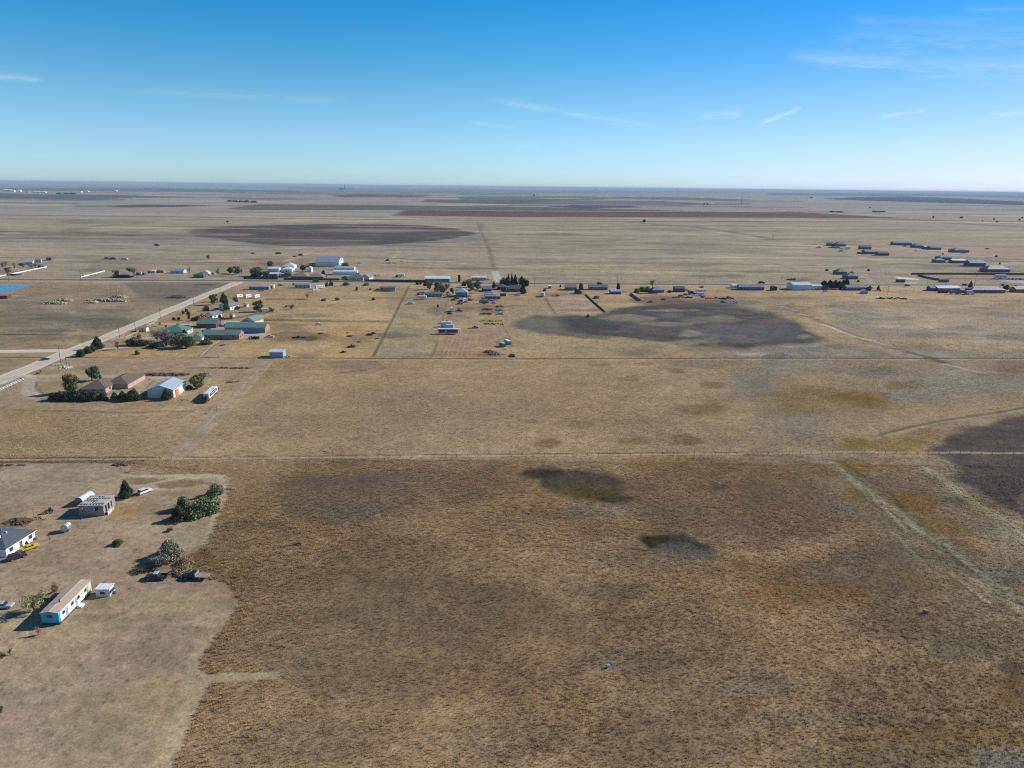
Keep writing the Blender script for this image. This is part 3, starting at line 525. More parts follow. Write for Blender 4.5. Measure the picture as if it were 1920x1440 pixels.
gx, gy, rs_ = scatter(4, 250, 436, 2.0); tag(tufts('pasture_grass', gx, gy, rs_, 8, .44, .30, .05), 'shorter tan bunch grass over the middle pasture', 'grass', kind='stuff')

NOGRASS = [_pts([(-260, 800), (-60, 738), (0, 722), (120, 674), (210, 640), (310, 595), (460, 526), (430, 526), (300, 584), (190, 628), (60, 684), (-260, 800)]), _pts([(370, 622), (380, 600), (500, 600), (505, 636), (380, 638)]), _pts([(880, 540), (905, 540), (895, 668), (815, 668), (845, 560)])]
NOLINE = [(_pts([(-500, 519.5), (-100, 523), (0, 524), (480, 526.5), (960, 531.5), (1440, 534), (1920, 534.5), (2300, 535)]), 12)]
gx, gy, rs_ = scatter(9, 436, 980, .22); tag(tufts('pasture_weeds', gx, gy, rs_, 5, .42, .34, .13, tone=.78), 'scattered dark weed clumps over the plots south and north of the highway', 'weeds', kind='stuff')
# ------------------------------------------------------------------ shared parts: meshes are cached, colour sits on the object
_mesh = {}
def part(parent, name, key, fn, m, bevel=0.0, smooth=False, loc=None, scale=None, rz=None):
    k = (key, smooth)
    if k not in _mesh:
        me = fn().mesh(name, m, smooth); _mesh[k] = me
    o = bpy.data.objects.new(name, _mesh[k]); COL.objects.link(o); o.parent = parent
    o.material_slots[0].link = 'OBJECT'; o.material_slots[0].material = m
    if bevel:
        md = o.modifiers.new('bevel', 'BEVEL'); md.width = bevel; md.segments = 2; md.limit_method = 'ANGLE'
    if loc: o.location = loc
    if scale: o.scale = scale
    if rz is not None: o.rotation_euler[2] = rz
    return o

# ------------------------------------------------------------------ buildings
def roof_mb(L, D, h, rise, kind, ridge, o=0.45, t=0.18):
    m = MB()
    if kind == 'gable':
        a, b = (D, L) if ridge == 'x' else (L, D)
        s = rise / (a / 2); e = a / 2 + o; ze = h - o * s
        m.prism([(-e, ze), (0, h + rise), (e, ze), (e, ze + t), (0, h + rise + t), (-e, ze + t)][::-1], ridge, -b / 2 - o, b / 2 + o)
    elif kind == 'hip':
        x, y = L / 2 + o, D / 2 + o
        if ridge == 'x': k = max(0.0, L / 2 - D / 2); r = [(-k, 0), (k, 0)]
        else: k = max(0.0, D / 2 - L / 2); r = [(0, -k), (0, k)]
        z = h - .1
        vs = [(-x, -y, z), (x, -y, z), (x, y, z), (-x, y, z), (r[0][0], r[0][1], h + rise), (r[1][0], r[1][1], h + rise)]
        vs += [(-x, -y, z - t), (x, -y, z - t), (x, y, z - t), (-x, y, z - t)]
        if ridge == 'x': fs = [(0, 1, 5, 4), (1, 2, 5), (2, 3, 4, 5), (3, 0, 4)]
        else: fs = [(0, 1, 4), (1, 2, 5, 4), (2, 3, 5), (3, 0, 4, 5)]
        fs += [(9, 8, 7, 6), (0, 6, 7, 1), (1, 7, 8, 2), (2, 8, 9, 3), (3, 9, 6, 0)]
        m.add(vs, fs)
    elif kind == 'shed':            # single slope, high at the back
        e = D / 2 + o
        m.prism([(-e, h), (e, h + rise), (e, h + rise + t), (-e, h + t)][::-1], 'x', -L / 2 - o, L / 2 + o)
    elif kind == 'flat':
        m.box(0, 0, h, L + .5, D + .5, .25)
    elif kind == 'arch':
        a, b = (D, L) if ridge == 'x' else (L, D); n = 14; P = []
        for r, rng in ((1.0, range(n + 1)), (.97, range(n, -1, -1))):
            for i in rng:
                q = math.pi * i / n; P.append((-math.cos(q) * a / 2 * r, h + math.sin(q) * rise * r))
        m.prism(P[::-1], ridge, -b / 2, b / 2)
    return m
def wall_mb(L, D, h, rise, kind, ridge):
    m = MB()
    if kind == 'gable':
        a, b = (D, L) if ridge == 'x' else (L, D)
        m.prism([(-a / 2, 0), (-a / 2, h - .02), (0, h + rise - .05), (a / 2, h - .02), (a / 2, 0)][::-1], ridge, -b / 2, b / 2)
    elif kind == 'shed':
        m.prism([(-D / 2, 0), (-D / 2, h - .02), (D / 2, h + rise * .93), (D / 2, 0)][::-1], 'x', -L / 2, L / 2)
    elif kind == 'arch':
        a, b = (D, L) if ridge == 'x' else (L, D); n = 14
        P = [(-math.cos(math.pi * i / n) * a / 2 * .96, h + math.sin(math.pi * i / n) * rise * .96) for i in range(n + 1)]
        if h > 0: P = [(-a / 2 * .96, 0)] + P + [(a / 2 * .96, 0)]
        m.prism(P[::-1], ridge, -b / 2 + .15, b / 2 - .15)
    else:
        m.box(0, 0, 0, L, D, h - .01)
    return m
def shift(m, dx, dy, dz=0):
    m.v = [(x + dx, y + dy, z + dz) for x, y, z in m.v]; return m
def bld(label, x0, x1, yb, d, h, rise, wc, rc, kind='gable', ridge='x', name='house', cat='house', rot=GRID, win=3, door=1, wings=(), chim=None,
        group=None, at=None, gar=0, garc=(214, 212, 205), skirt=None, vents=0, rough=.7):
    """building whose near wall foot runs between photo columns x0 and x1 on row yb; depth d, wall height h, ridge rise"""
    def _soft(q):
        g_ = sum(q) / 3
        return tuple(int(v + (g_ - v) * .42) for v in q) if q[2] > q[0] + 4 else q
    wc, rc0, rc = _soft(wc), rc, _soft(rc)
    cx = (x0 + x1) / 2; fx, fy = W(cx, yb); near = ppm(cx, yb) > 3.0; L = (x1 - x0) / ppm(cx, yb) / max(.3, math.cos(R(rot)))
    if at: fx, fy, L, rot = at
    c, s = math.cos(R(rot)), math.sin(R(rot))
    t = empty(name, (fx - s * d / 2, fy + c * d / 2, 0), rot, label, cat, group)
    metal = rc0[2] > rc0[0] or kind == 'arch'
    wm = mat('painted_siding', wc, rough=.75, var=.10, scale=.8, bump=.02)
    rm = mat('metal_roofing', rc, rough=.5, var=.08, scale=.5, ribs='X') if metal else mat('roof_shingles', rc, rough=.95, var=.16, scale=1.6, bump=.03)
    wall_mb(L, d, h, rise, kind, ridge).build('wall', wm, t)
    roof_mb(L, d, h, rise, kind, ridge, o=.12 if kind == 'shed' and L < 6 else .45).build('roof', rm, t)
    for (dx, dy, l2, d2, h2, r2, k2, g2) in wings:
        shift(wall_mb(l2, d2, h2, r2, k2, g2), dx, dy).build('wall', wm, t); shift(roof_mb(l2, d2, h2, r2, k2, g2), dx, dy).build('roof', rm, t)
    gm = glassm(); n = win + door; ww = 1.3; wz = min(1.0, h * .35); wh = min(1.15, h * .4)
    dmat = mat('door_paint', (120, 96, 78), rough=.6)
    wins = []
    for i in range(n):
        x = -L / 2 + L * (i + .5) / n
        if i == n // 2 and door: MB().box(x, -d / 2 - .03, .02, .95, .1, min(2.05, h * .8)).build('door', dmat, t)
        else: wins.append((x, 0))
    for x, _ in wins: MB().box(x, -d / 2 - .02, wz, ww, .1, wh).build('window', gm, t)
    if win:
        for k in (-.22, .24): MB().box(L / 2 + .02, d * k, wz, .1, ww, wh).build('window', gm, t)
    if near:
        fm = mat('window_trim', (228, 226, 220), rough=.6)
        for x, _ in wins:
            q = MB(); [q.box(x + a_, -d / 2 - .05, wz + b_, e_, .12, f_) for a_, b_, e_, f_ in ((0, -.1, ww + .2, .1), (0, wh, ww + .2, .1), (-ww / 2 - .05, 0, .1, wh), (ww / 2 + .05, 0, .1, wh))]; q.build('window_frame', fm, t)
        if kind in ('gable', 'hip'): MB().box(0, -d / 2 - .48, h - .36, L + .9, .06, .2).box(0, d / 2 + .48, h - .36, L + .9, .06, .2).build('fascia', fm, t)
    if gar:
        g = mat('garage_door_paint', garc, rough=.6, var=.06, ribs=None)
        for i in range(gar):
            x = L * (.5 - (i + .6) / (gar * 1.0 + 1.2)); MB().box(x, -d / 2 - .04, .02, L / (gar + 1.6), .12, h * .82).build('garage_door', g, t)
    if chim: MB().box(chim[0], chim[1], h, .9, .9, rise + 1.1).build('chimney', mat('dark_brick', (74, 58, 52), bump=.03), t)
    for i in range(vents): MB().cyl((L * (-.2 + .22 * i), -d * .12, h + rise * .5), (L * (-.2 + .22 * i), -d * .12, h + rise * .76 + .5), .22, n=8).build('roof_vent', mat('white_vent_metal', (235, 235, 232), rough=.4), t)
    if skirt: MB().box(0, 0, 0, L + .06, d + .06, .55).build('skirting', mat('skirting_panel', skirt), t)
    return t

# ------------------------------------------------------------------ vehicles (nose towards +x)
def wheels(t, xs, y, r=.34, w=.24):
    for x in xs:
        for s in (-1, 1):
            k = ('wheel', round(r, 2), w)
            wl = part(t, 'wheel', k, lambda: MB().cyl((0, -w / 2, 0), (0, w / 2, 0), r, n=14), rubber(), loc=(x, s * y, r))
            part(wl, 'rim', k + ('rim',), lambda: MB().cyl((0, -w / 2 - .015, 0), (0, w / 2 + .015, 0), r * .55, n=10), chrome())
def paint(c): return mat('car_paint', c, rough=.28, var=.05, metal=.1)
def lights(t, x, y, z, back):
    for s in (-1, 1):
        part(t, 'headlight', 'hl', lambda: MB().box(0, 0, 0, .08, .34, .16), mat('headlight_lens', (225, 228, 230), rough=.15), loc=(x, s * y, z))
        part(t, 'tail_light', 'tl', lambda: MB().box(0, 0, 0, .08, .26, .2), mat('red_lens', (150, 22, 18), rough=.2), loc=(back, s * y, z + .05))
def V_car(t, c, suv=False):
    if suv:
        part(t, 'body', 'suvb', lambda: MB().prism([(-2.4, .38), (2.35, .38), (2.4, .75), (2.2, .98), (1.1, 1.08), (-2.3, 1.12), (-2.42, .8)], 'y', -.93, .93), paint(c), .09)
        part(t, 'cabin_glass', 'suvg', lambda: MB().prism([(-2.25, 1.08), (1.15, 1.06), (.5, 1.66), (-2.05, 1.70)], 'y', -.84, .84), glassm(), .05)
        part(t, 'roof', 'suvr', lambda: MB().prism([(-2.05, 1.68), (.5, 1.66), (.35, 1.76), (-1.9, 1.80)], 'y', -.80, .80), paint(c), .04)
        lights(t, 2.36, .66, .72, -2.41)
    else:
        part(t, 'body', 'carb', lambda: MB().prism([(-2.35, .32), (2.3, .32), (2.35, .6), (2.2, .78), (1.05, .93), (-1.6, .98), (-2.3, .92), (-2.37, .65)], 'y', -.9, .9), paint(c), .1)
        part(t, 'cabin_glass', 'carg', lambda: MB().prism([(-1.75, .94), (1.1, .90), (.35, 1.36), (-1.1, 1.39)], 'y', -.79, .79), glassm(), .06)
        part(t, 'roof', 'carr', lambda: MB().prism([(-1.12, 1.37), (.36, 1.34), (.22, 1.42), (-.95, 1.45)], 'y', -.74, .74), paint(c), .03)
        lights(t, 2.31, .62, .55, -2.36)
    wheels(t, (-1.45, 1.42), .80)
def V_pickup(t, c, flat=False, light_cab=None):
    cm = paint(light_cab or c)
    part(t, 'body', 'pub', lambda: MB().prism([(-.9, .5), (2.7, .5), (2.78, .8), (2.7, 1.02), (1.25, 1.14), (-.9, 1.14)], 'y', -.96, .96), paint(c), .08)
    part(t, 'cabin_glass', 'pug', lambda: MB().prism([(-.75, 1.12), (1.3, 1.12), (.7, 1.74), (-.65, 1.76)], 'y', -.84, .84), glassm(), .05)
    part(t, 'roof', 'pur', lambda: MB().prism([(-.66, 1.74), (.7, 1.72), (.55, 1.82), (-.55, 1.84)], 'y', -.80, .80), cm, .03)
    if flat:
        part(t, 'flatbed', 'puf', lambda: MB().box(-2.45, 0, .85, 3.4, 2.3, .14).box(-.82, 0, .95, .1, 2.2, .8), mat('weathered_deck_boards', (150, 138, 132), var=.2, scale=3))
    else:
        part(t, 'bed', 'pubed', lambda: MB().box(-1.88, 0, .5, 1.9, 1.86, .22).box(-1.88, .9, .72, 1.9, .1, .42).box(-1.88, -.9, .72, 1.9, .1, .42).box(-2.82, 0, .72, .1, 1.86, .42), paint(c))
    part(t, 'bumper', 'pubm', lambda: MB().box(2.84, 0, .45, .14, 1.8, .2), chrome())
    lights(t, 2.76, .72, .78, -2.9 if not flat else -4.16)
    wheels(t, (-1.85, 1.75), .84, .40, .27)
def V_camper(t, c, L=6.6, stripe=None):
    k = round(L, 1)
    part(t, 'body', ('cmb', k), lambda: MB().prism([(-L / 2, .55), (L / 2 - .3, .55), (L / 2, 1.2), (L / 2 - .15, 2.5), (L / 2 - .6, 2.95), (-L / 2 + .2, 3.0), (-L / 2, 2.7)], 'y', -1.2, 1.2), mat('white_fibreglass', c, rough=.4, var=.05), .12)
    gm = glassm()
    for x in (-L * .3, L * .05, L * .32):
        for s in (-1, 1): part(t, 'window', 'cmw', lambda: MB().box(0, 0, 0, .9, .06, .6), gm, loc=(x, s * 1.2, 1.6))
    part(t, 'door', 'cmd', lambda: MB().box(0, 0, 0, .7, .06, 1.8), mat('camper_door', (200, 200, 196), rough=.5), loc=(-L * .12, -1.21, .7))
    part(t, 'hitch', 'cmh', lambda: MB().box(.5, 0, .45, 1.2, .5, .12).cyl((1.0, 0, 0), (1.0, 0, .5), .05), rubber(), loc=(L / 2, 0, 0))
    if stripe: part(t, 'stripe', ('cms', k), lambda: MB().box(0, 0, 1.1, L * .94, 2.44, .22), mat('stripe_paint', stripe))
    wheels(t, (-.5, .3), 1.05, .34)
def V_box(t, c, L=6.1, H=2.6, z=.12, rc=None):
    k = (round(L, 1), round(H, 1), z)
    part(t, 'body', ('ctb',) + k, lambda: MB().box(0, 0, z, L, 2.44, H), mat('corrugated_steel', c, rough=.6, var=.14, scale=.9, ribs='X'), .03)
    part(t, 'roof', ('ctr',) + k, lambda: MB().box(0, 0, z + H + .003, L - .1, 2.34, .05), mat('container_roof', rc or c, rough=.6, var=.1))
    for s in (-1, 1): part(t, 'door', ('ctd',) + k, lambda: MB().box(0, 0, z + .08, .06, 1.1, H - .16), mat('container_door', tuple(int(v * .85) for v in c), rough=.6), loc=(-L / 2 - .02, s * .58, 0))
    if z > .5: wheels(t, (-L * .3, -L * .3 + 1.0), 1.0, .42); part(t, 'landing_gear', 'lg', lambda: MB().box(0, .7, 0, .15, .15, z).box(0, -.7, 0, .15, .15, z), rubber(), loc=(L * .32, 0, 0))
def V_semi(t, c, L=15.0, side=(44, 52, 78), cab=(40, 42, 52)):
    part(t, 'trailer_body', 'smb', lambda: MB().box(0, 0, 1.1, L, 2.6, 2.85), mat('trailer_panel', c, rough=.4, var=.04), .03)
    sp = part(t, 'side_panel', 'smp', lambda: MB().box(0, 1.32, 1.75, L * .78, .04, 1.75).box(0, -1.32, 1.75, L * .78, .04, 1.75), mat('painted_side_panel', side, rough=.4))
    part(sp, 'lettering', 'sml', lambda: [m := MB(), [m.box(-3.6 + i * .82, s * 1.35, 2.45, .5 + .16 * math.sin(i * 2.1), .03, .62 + .12 * math.sin(i * 1.7)) for i in range(9) for s in (-1, 1)]][0], mat('white_letter_paint', (225, 225, 222), rough=.5))
    part(t, 'underframe', 'smu', lambda: MB().box(0, 0, .85, L * .96, 1.1, .24), rubber())
    cb = part(t, 'cab', 'smc', lambda: MB().prism([(7.9, .6), (12.2, .6), (12.3, 1.5), (11.0, 1.9), (10.6, 2.9), (8.4, 3.0), (7.9, 2.2)], 'y', -1.2, 1.2), paint(cab), .1)
    part(cb, 'windshield', 'smw', lambda: MB().prism([(11.04, 1.98), (11.1, 1.98), (10.72, 2.8), (10.66, 2.8)], 'y', -1.0, 1.0), glassm())
    part(t, 'exhaust_stack', 'sme', lambda: MB().cyl((8.2, 1.1, 1.0), (8.2, 1.1, 3.6), .09).cyl((8.2, -1.1, 1.0), (8.2, -1.1, 3.6), .09), chrome())
    wheels(t, (-6.2, -5.0, 6.6, 7.8, 11.4), 1.05, .5, .3)
def V_boxtruck(t, c, cab=None):
    part(t, 'cargo_box', 'btb', lambda: MB().box(-1.2, 0, .9, 5.0, 2.4, 2.4), mat('white_panel', c, rough=.4, var=.05), .03)
    part(t, 'cab', 'btc', lambda: MB().prism([(1.35, .5), (3.4, .5), (3.45, 1.2), (2.9, 1.4), (2.4, 2.2), (1.35, 2.3)], 'y', -1.0, 1.0), paint(cab or c), .06)
    part(t, 'windshield', 'btw', lambda: MB().prism([(2.93, 1.45), (2.99, 1.45), (2.5, 2.15), (2.44, 2.15)], 'y', -.85, .85), glassm())
    wheels(t, (-2.2, 2.5), .95, .42)
def V_tank(t, c, L=5.2, r=1.15):
    k = (round(L, 1), r)
    part(t, 'tank', ('tk',) + k, lambda: MB().cyl((-L / 2, 0, r + .75), (L / 2, 0, r + .75), r, n=22), mat('galvanised_tank', c, rough=.35, metal=.5, var=.08, ribs='X'), .08)
    for e_ in (-1, 1): part(t, 'end_ring', ('tkr',) + k, lambda: MB().cyl((-.05, 0, r + .75), (.05, 0, r + .75), r + .05, n=22), chrome(), loc=(e_ * L / 2, 0, 0))
    part(t, 'frame', ('tkf',) + k, lambda: MB().box(0, .5, .55, L + .6, .15, .2).box(0, -.5, .55, L + .6, .15, .2).box(0, 0, .7, .3, 1.6, .5), rubber())
    wheels(t, (-.6, .5), .9, .4)
def V_tractor(t, c):
    part(t, 'body', 'trb', lambda: MB().box(.7, 0, .8, 2.0, .8, .75, tx=.95).box(-.6, 0, .9, 1.0, 1.0, .4), paint(c), .05)
    part(t, 'cab', 'trc', lambda: MB().box(-.55, 0, 1.3, 1.1, 1.1, 1.2, tx=.9, ty=.9), glassm())
    part(t, 'bucket', 'trk', lambda: MB().box(2.6, 0, .3, .5, 1.8, .6).box(1.9, .6, .5, 1.4, .12, .3).box(1.9, -.6, .5, 1.4, .12, .3), paint(c))
    wheels(t, (-.8,), .8, .75, .4); wheels(t, (1.4,), .7, .42, .3)
def V_implement(t, c):
    m = mat('rusty_steel', c, rough=.9, var=.3, scale=3)
    part(t, 'frame', 'imf', lambda: MB().box(0, 0, .5, 4.2, .18, .18).box(0, .9, .5, 4.2, .15, .18).box(0, -.9, .5, 4.2, .15, .18).box(-1.8, 0, .5, .15, 2.4, .18).box(1.8, 0, .5, .15, 2.4, .18).box(.2, 0, .55, .15, 2.4, .9), m)
    part(t, 'disc_gang', 'img', lambda: [q := MB(), [q.cyl((-1.6 + i * .4, -1.0, .42), (-1.56 + i * .4, -1.0, .42), .42, n=12).cyl((-1.6 + i * .4, 1.0, .42), (-1.56 + i * .4, 1.0, .42), .42, n=12) for i in range(9)]][0], m)
    part(t, 'tongue', 'imt', lambda: MB().box(2.9, 0, .45, 2.2, .12, .14), m)
    wheels(t, (0,), 1.2, .4)
VK = dict(car=V_car, suv=lambda t, c, **k: V_car(t, c, True), pickup=V_pickup, flatbed=lambda t, c, **k: V_pickup(t, c, True, **k), camper=V_camper, container=V_box, semi=V_semi,
          boxtruck=V_boxtruck, tank=V_tank, tractor=V_tractor, implement=V_implement)
VN = dict(car='parked_car', suv='parked_car', pickup='pickup_truck', flatbed='flatbed_truck', camper='camper_trailer', container='shipping_container', semi='semi_truck', boxtruck='box_truck', tank='tank_trailer', tractor='loader_tractor', implement='farm_implement')
VC = dict(car='car', suv='car', pickup='pickup truck', flatbed='flatbed truck', camper='camper trailer', container='container', semi='semi truck', boxtruck='box truck', tank='tank trailer', tractor='tractor', implement='farm implement')
def veh(kind, label, px, py, rot, c, s=1.0, group=None, name=None, cat=None, **kw):
    x, y = W(px, py); t = empty(name or VN[kind], (x, y, 0), rot, label, cat or VC[kind], group, (s, s, s)); VK[kind](t, c, **kw); return t

# ------------------------------------------------------------------ trees and shrubs
def leaf_cloud(pts, nrm, size, rs, squash=1.0):
    """one small leaf-clump quad at each point, roughly facing outwards, at random tilt"""
    n = len(pts); a = rs.normal(size=(n, 3)); d = nrm + a * .75; d /= np.linalg.norm(d, axis=1)[:, None] + 1e-9
    u = np.cross(d, rs.normal(size=(n, 3))); u /= np.linalg.norm(u, axis=1)[:, None] + 1e-9; v = np.cross(d, u)
    sz = size * rs.uniform(.5, 1.35, (n, 1)); u = u * sz; v = v * sz * rs.uniform(.45, .9, (n, 1))
    V = np.stack([pts - u - v * .3, pts - v * rs.uniform(.5, 1, (n, 1)), pts + u + v * .3, pts + v], 1).reshape(-1, 3)
    F = np.arange(n * 4).reshape(-1, 4); return V, F
def crown_mesh(kind, seed, near):
    rs = np.random.RandomState(seed); P = []; Nn = []; K = 3.6 if near else 2; Z = .78 if near else 1.0
    def blob(c, r, n, rz=None, lo=-1.0):
        n = int(n * K); d = rs.normal(size=(n, 3)); d /= np.linalg.norm(d, axis=1)[:, None]; d[:, 2] = np.maximum(d[:, 2], lo)
        rad = np.power(rs.uniform(.35, 1.0, (n, 1)), .45); s = np.array([r, r, rz or r * .85])
        P.append(np.array(c) + d * rad * s); Nn.append(d)
    if kind in ('cedar', 'spruce'):
        n = int(1500 * K); z = np.power(rs.uniform(0, 1, n), .85); a = rs.uniform(0, 2 * math.pi, n)
        prof = np.minimum(1, (1 - z) ** (.62 if kind == 'cedar' else .95) * 1.15) * (np.minimum(1, .45 + z * 4) if kind == 'cedar' else 1)
        lump = 1 + .20 * np.sin(a * 3 + z * 9 + seed) + .14 * np.sin(a * 7 - z * 17 + seed * 2) + (.16 * np.sin(z * 42) if kind == 'spruce' else 0)
        r = prof * lump * np.power(rs.uniform(.45, 1, n), .35) * .92
        P.append(np.stack([np.cos(a) * r, np.sin(a) * r, .02 + z * .98], 1)); Nn.append(np.stack([np.cos(a), np.sin(a), np.full(n, .5)], 1)); size = .085 if kind == 'cedar' else .075
    elif kind == 'round':
        k = 18
        for i in range(k):
            a = rs.uniform(0, 6.28); q = rs.uniform(0, .62); z = rs.uniform(.24, .86); blob((math.cos(a) * q, math.sin(a) * q, z), rs.uniform(.26, .42), 120, rs.uniform(.13, .2))
        size = .062
    elif kind == 'tall':
        for i in range(12):
            a = rs.uniform(0, 6.28); z = rs.uniform(.2, .85); q = rs.uniform(0, .5) * (1.1 - z * .5); blob((math.cos(a) * q, math.sin(a) * q, z), rs.uniform(.25, .42), 110, .13)
        size = .07
    elif kind == 'bush':
        for i in range(20):
            a = rs.uniform(0, 6.28); q = rs.uniform(.0, .68); z = rs.uniform(.1, .72) * (1.08 - q * .75); blob((math.cos(a) * q, math.sin(a) * q, z), rs.uniform(.26, .40), 90, rs.uniform(.2, .32))
        size = .068
    elif kind == 'sparse':
        for i in range(16):
            a = rs.uniform(0, 6.28); q = rs.uniform(.1, .7); z = rs.uniform(.3, .85); blob((math.cos(a) * q, math.sin(a) * q, z), rs.uniform(.16, .3), 34, .14)
        size = .05
    elif kind == 'bare':
        for i in range(14):
            a = rs.uniform(0, 6.28); q = rs.uniform(.1, .7); z = rs.uniform(.35, .9); blob((math.cos(a) * q, math.sin(a) * q, z), .2, 10, .1)
        size = .035
    P = np.concatenate(P); Nn = np.concatenate(Nn)
    k_ = rs.rand(len(P)) < .12; P[k_] *= rs.uniform(1.0, 1.16, (k_.sum(), 1)); P += rs.normal(0, .018, P.shape)
    if kind == 'bush': P[:, 2] = np.abs(P[:, 2])
    Vv, F = leaf_cloud(P, Nn, size * Z, rs); V = [tuple(p) for p in Vv]; Fc = [tuple(f) for f in F]
    if kind in ('sparse', 'bare'):      # bare twigs fanning out
        nt = 260 if kind == 'bare' else 150
        for i in range(nt):
            a = rs.uniform(0, 6.28); q0 = rs.uniform(0, .25); z0 = rs.uniform(.12, .5); q1 = q0 + rs.uniform(.2, .7); z1 = z0 + rs.uniform(.2, .45); b = a + rs.uniform(-.4, .4); w = .011
            p0 = np.array([math.cos(a) * q0, math.sin(a) * q0, z0]); p1 = np.array([math.cos(b) * min(q1, .95), math.sin(b) * min(q1, .95), min(z1, .98)]); o = np.array([math.sin(a), -math.cos(a), .2]) * w
            k = len(V); V += [tuple(p0 - o), tuple(p0 + o), tuple(p1)]; Fc.append((k, k + 1, k + 2))
    me = bpy.data.meshes.new('crown'); me.from_pydata(V, [], Fc); me.update(); return me
def trunk_mesh(kind, seed):
    rs = random.Random(seed); m = MB(); top = .5 if kind in ('round', 'tall', 'sparse', 'bare') else .35
    m.cyl((0, 0, 0), (rs.uniform(-.03, .03), 0, top), .07 if kind in ('round', 'bare', 'sparse', 'tall') else .09, .045, n=7)
    for i in range(7 if kind not in ('cedar', 'spruce') else 4):
        a = i * 2.4 + rs.uniform(-.3, .3); z = rs.uniform(.18, .45) if kind != 'bush' else .05; q = rs.uniform(.35, .7)
        m.cyl((0, 0, z), (math.cos(a) * q, math.sin(a) * q, min(.85, z + rs.uniform(.2, .45))), .035, .010, n=5)
    return m
def foliage(c):
    c = tuple(int(min(200, (v * .82 + g_ * .18) * 1.16)) for v, g_ in zip(c, (116, 112, 84)))
    key = ('fol', c)
    if key in _m: return _m[key]
    m = bpy.data.materials.new('foliage'); m.use_nodes = True; nt = m.node_tree; N = nt.nodes; L = nt.links; b = N['Principled BSDF']; b.inputs['Roughness'].default_value = .85; b.inputs['Specular IOR Level'].default_value = .2
    g = N.new('ShaderNodeNewGeometry'); r = N.new('ShaderNodeMapRange'); r.inputs['To Min'].default_value = .45; r.inputs['To Max'].default_value = 1.55; L.new(g.outputs['Random Per Island'], r.inputs['Value'])
    tc = N.new('ShaderNodeTexCoord'); nz = N.new('ShaderNodeTexNoise'); nz.inputs['Scale'].default_value = 4.5; nz.inputs['Detail'].default_value = 3; L.new(tc.outputs['Object'], nz.inputs['Vector'])
    r2 = N.new('ShaderNodeMapRange'); r2.inputs['From Min'].default_value = .3; r2.inputs['From Max'].default_value = .7; r2.inputs['To Min'].default_value = .6; r2.inputs['To Max'].default_value = 1.4; L.new(nz.outputs['Fac'], r2.inputs['Value'])
    mm = N.new('ShaderNodeMath'); mm.operation = 'MULTIPLY'; L.new(r.outputs[0], mm.inputs[0]); L.new(r2.outputs[0], mm.inputs[1])
    v = N.new('ShaderNodeVectorMath'); v.operation = 'SCALE'; v.inputs[0].default_value = alb(c); L.new(mm.outputs[0], v.inputs['Scale']); L.new(v.outputs['Vector'], b.inputs['Base Color'])
    _m[key] = m; return m
_tr = {}
TN = dict(cedar='juniper_tree', spruce='spruce_tree', round='broadleaf_tree', tall='broadleaf_tree', bush='shrub', sparse='thin_tree', bare='bare_tree')
_tc = 0
def tree(kind, label, x0, x1, yb, h, c, group=None, name=None, cat=None, ry=1.0, trunkc=(86, 72, 60)):
    """tree whose crown spans photo columns x0..x1 and whose foot is on row yb; h metres tall"""
    global _tc
    if kind == 'round' and sum(c) < 165: kind = 'bush'; name = name or 'juniper_tree'; cat = cat or 'tree'
    _tc += 1; cx = (x0 + x1) / 2; r = (x1 - x0) / ppm(cx, yb) / 2; x, y = W(cx, yb)
    if ppm(cx, yb) < 3.0 and kind != 'cedar': r *= 1.2; h *= 1.12
    y += r * .35
    v = _tc % 4; near = ppm(cx, yb) > 3.2; k = (kind, v, near)
    if k not in _tr:
        me = crown_mesh(kind, 11 + v * 7 + len(kind), near); me.materials.append(foliage(c)); _tr[k] = (me, trunk_mesh(kind, v).mesh('trunk', mat('bark', trunkc, var=.2, scale=4)))
    n = name or TN[kind]
    t = empty(n, (x, y, 0), random.uniform(0, 360) if kind != 'bush' or ry == 1.0 else GRID, label, cat or ('shrub' if kind == 'bush' else 'tree'), group, (r, r * ry, h))
    cr = bpy.data.objects.new('crown', _tr[k][0]); COL.objects.link(cr); cr.parent = t; cr.material_slots[0].link = 'OBJECT'; cr.material_slots[0].material = foliage(c)
    tk = bpy.data.objects.new('trunk', _tr[k][1]); COL.objects.link(tk); tk.parent = t
    return t

# ------------------------------------------------------------------ fences, poles, strips
def strip(name, pts, w, m, z, label=None, kind='structure', step=12.0):
    """ribbon of ground surface following photo points, slightly ragged edges"""
    P = [Vector(W(a, b)) for a, b in pts]; Q = []
    for a, b in zip(P, P[1:]):
        n = max(1, int((b - a).length / step)); Q += [a.lerp(b, i / n) for i in range(n)]
    Q.append(P[-1]); v = []; f = []
    for i, q in enumerate(Q):
        d = (Q[min(i + 1, len(Q) - 1)] - Q[max(i - 1, 0)]).normalized(); nrm = Vector((-d.y, d.x)); j = .06 * w
        v.append((*(q + nrm * (w / 2 + random.uniform(-j, j))), z)); v.append((*(q - nrm * (w / 2 + random.uniform(-j, j))), z))
        if i: k = 2 * i; f.append((k - 2, k - 1, k + 1, k))
    m2 = MB(); m2.v = v; m2.f = f; o = m2.build(name, m); tag(o, kind=kind); return o
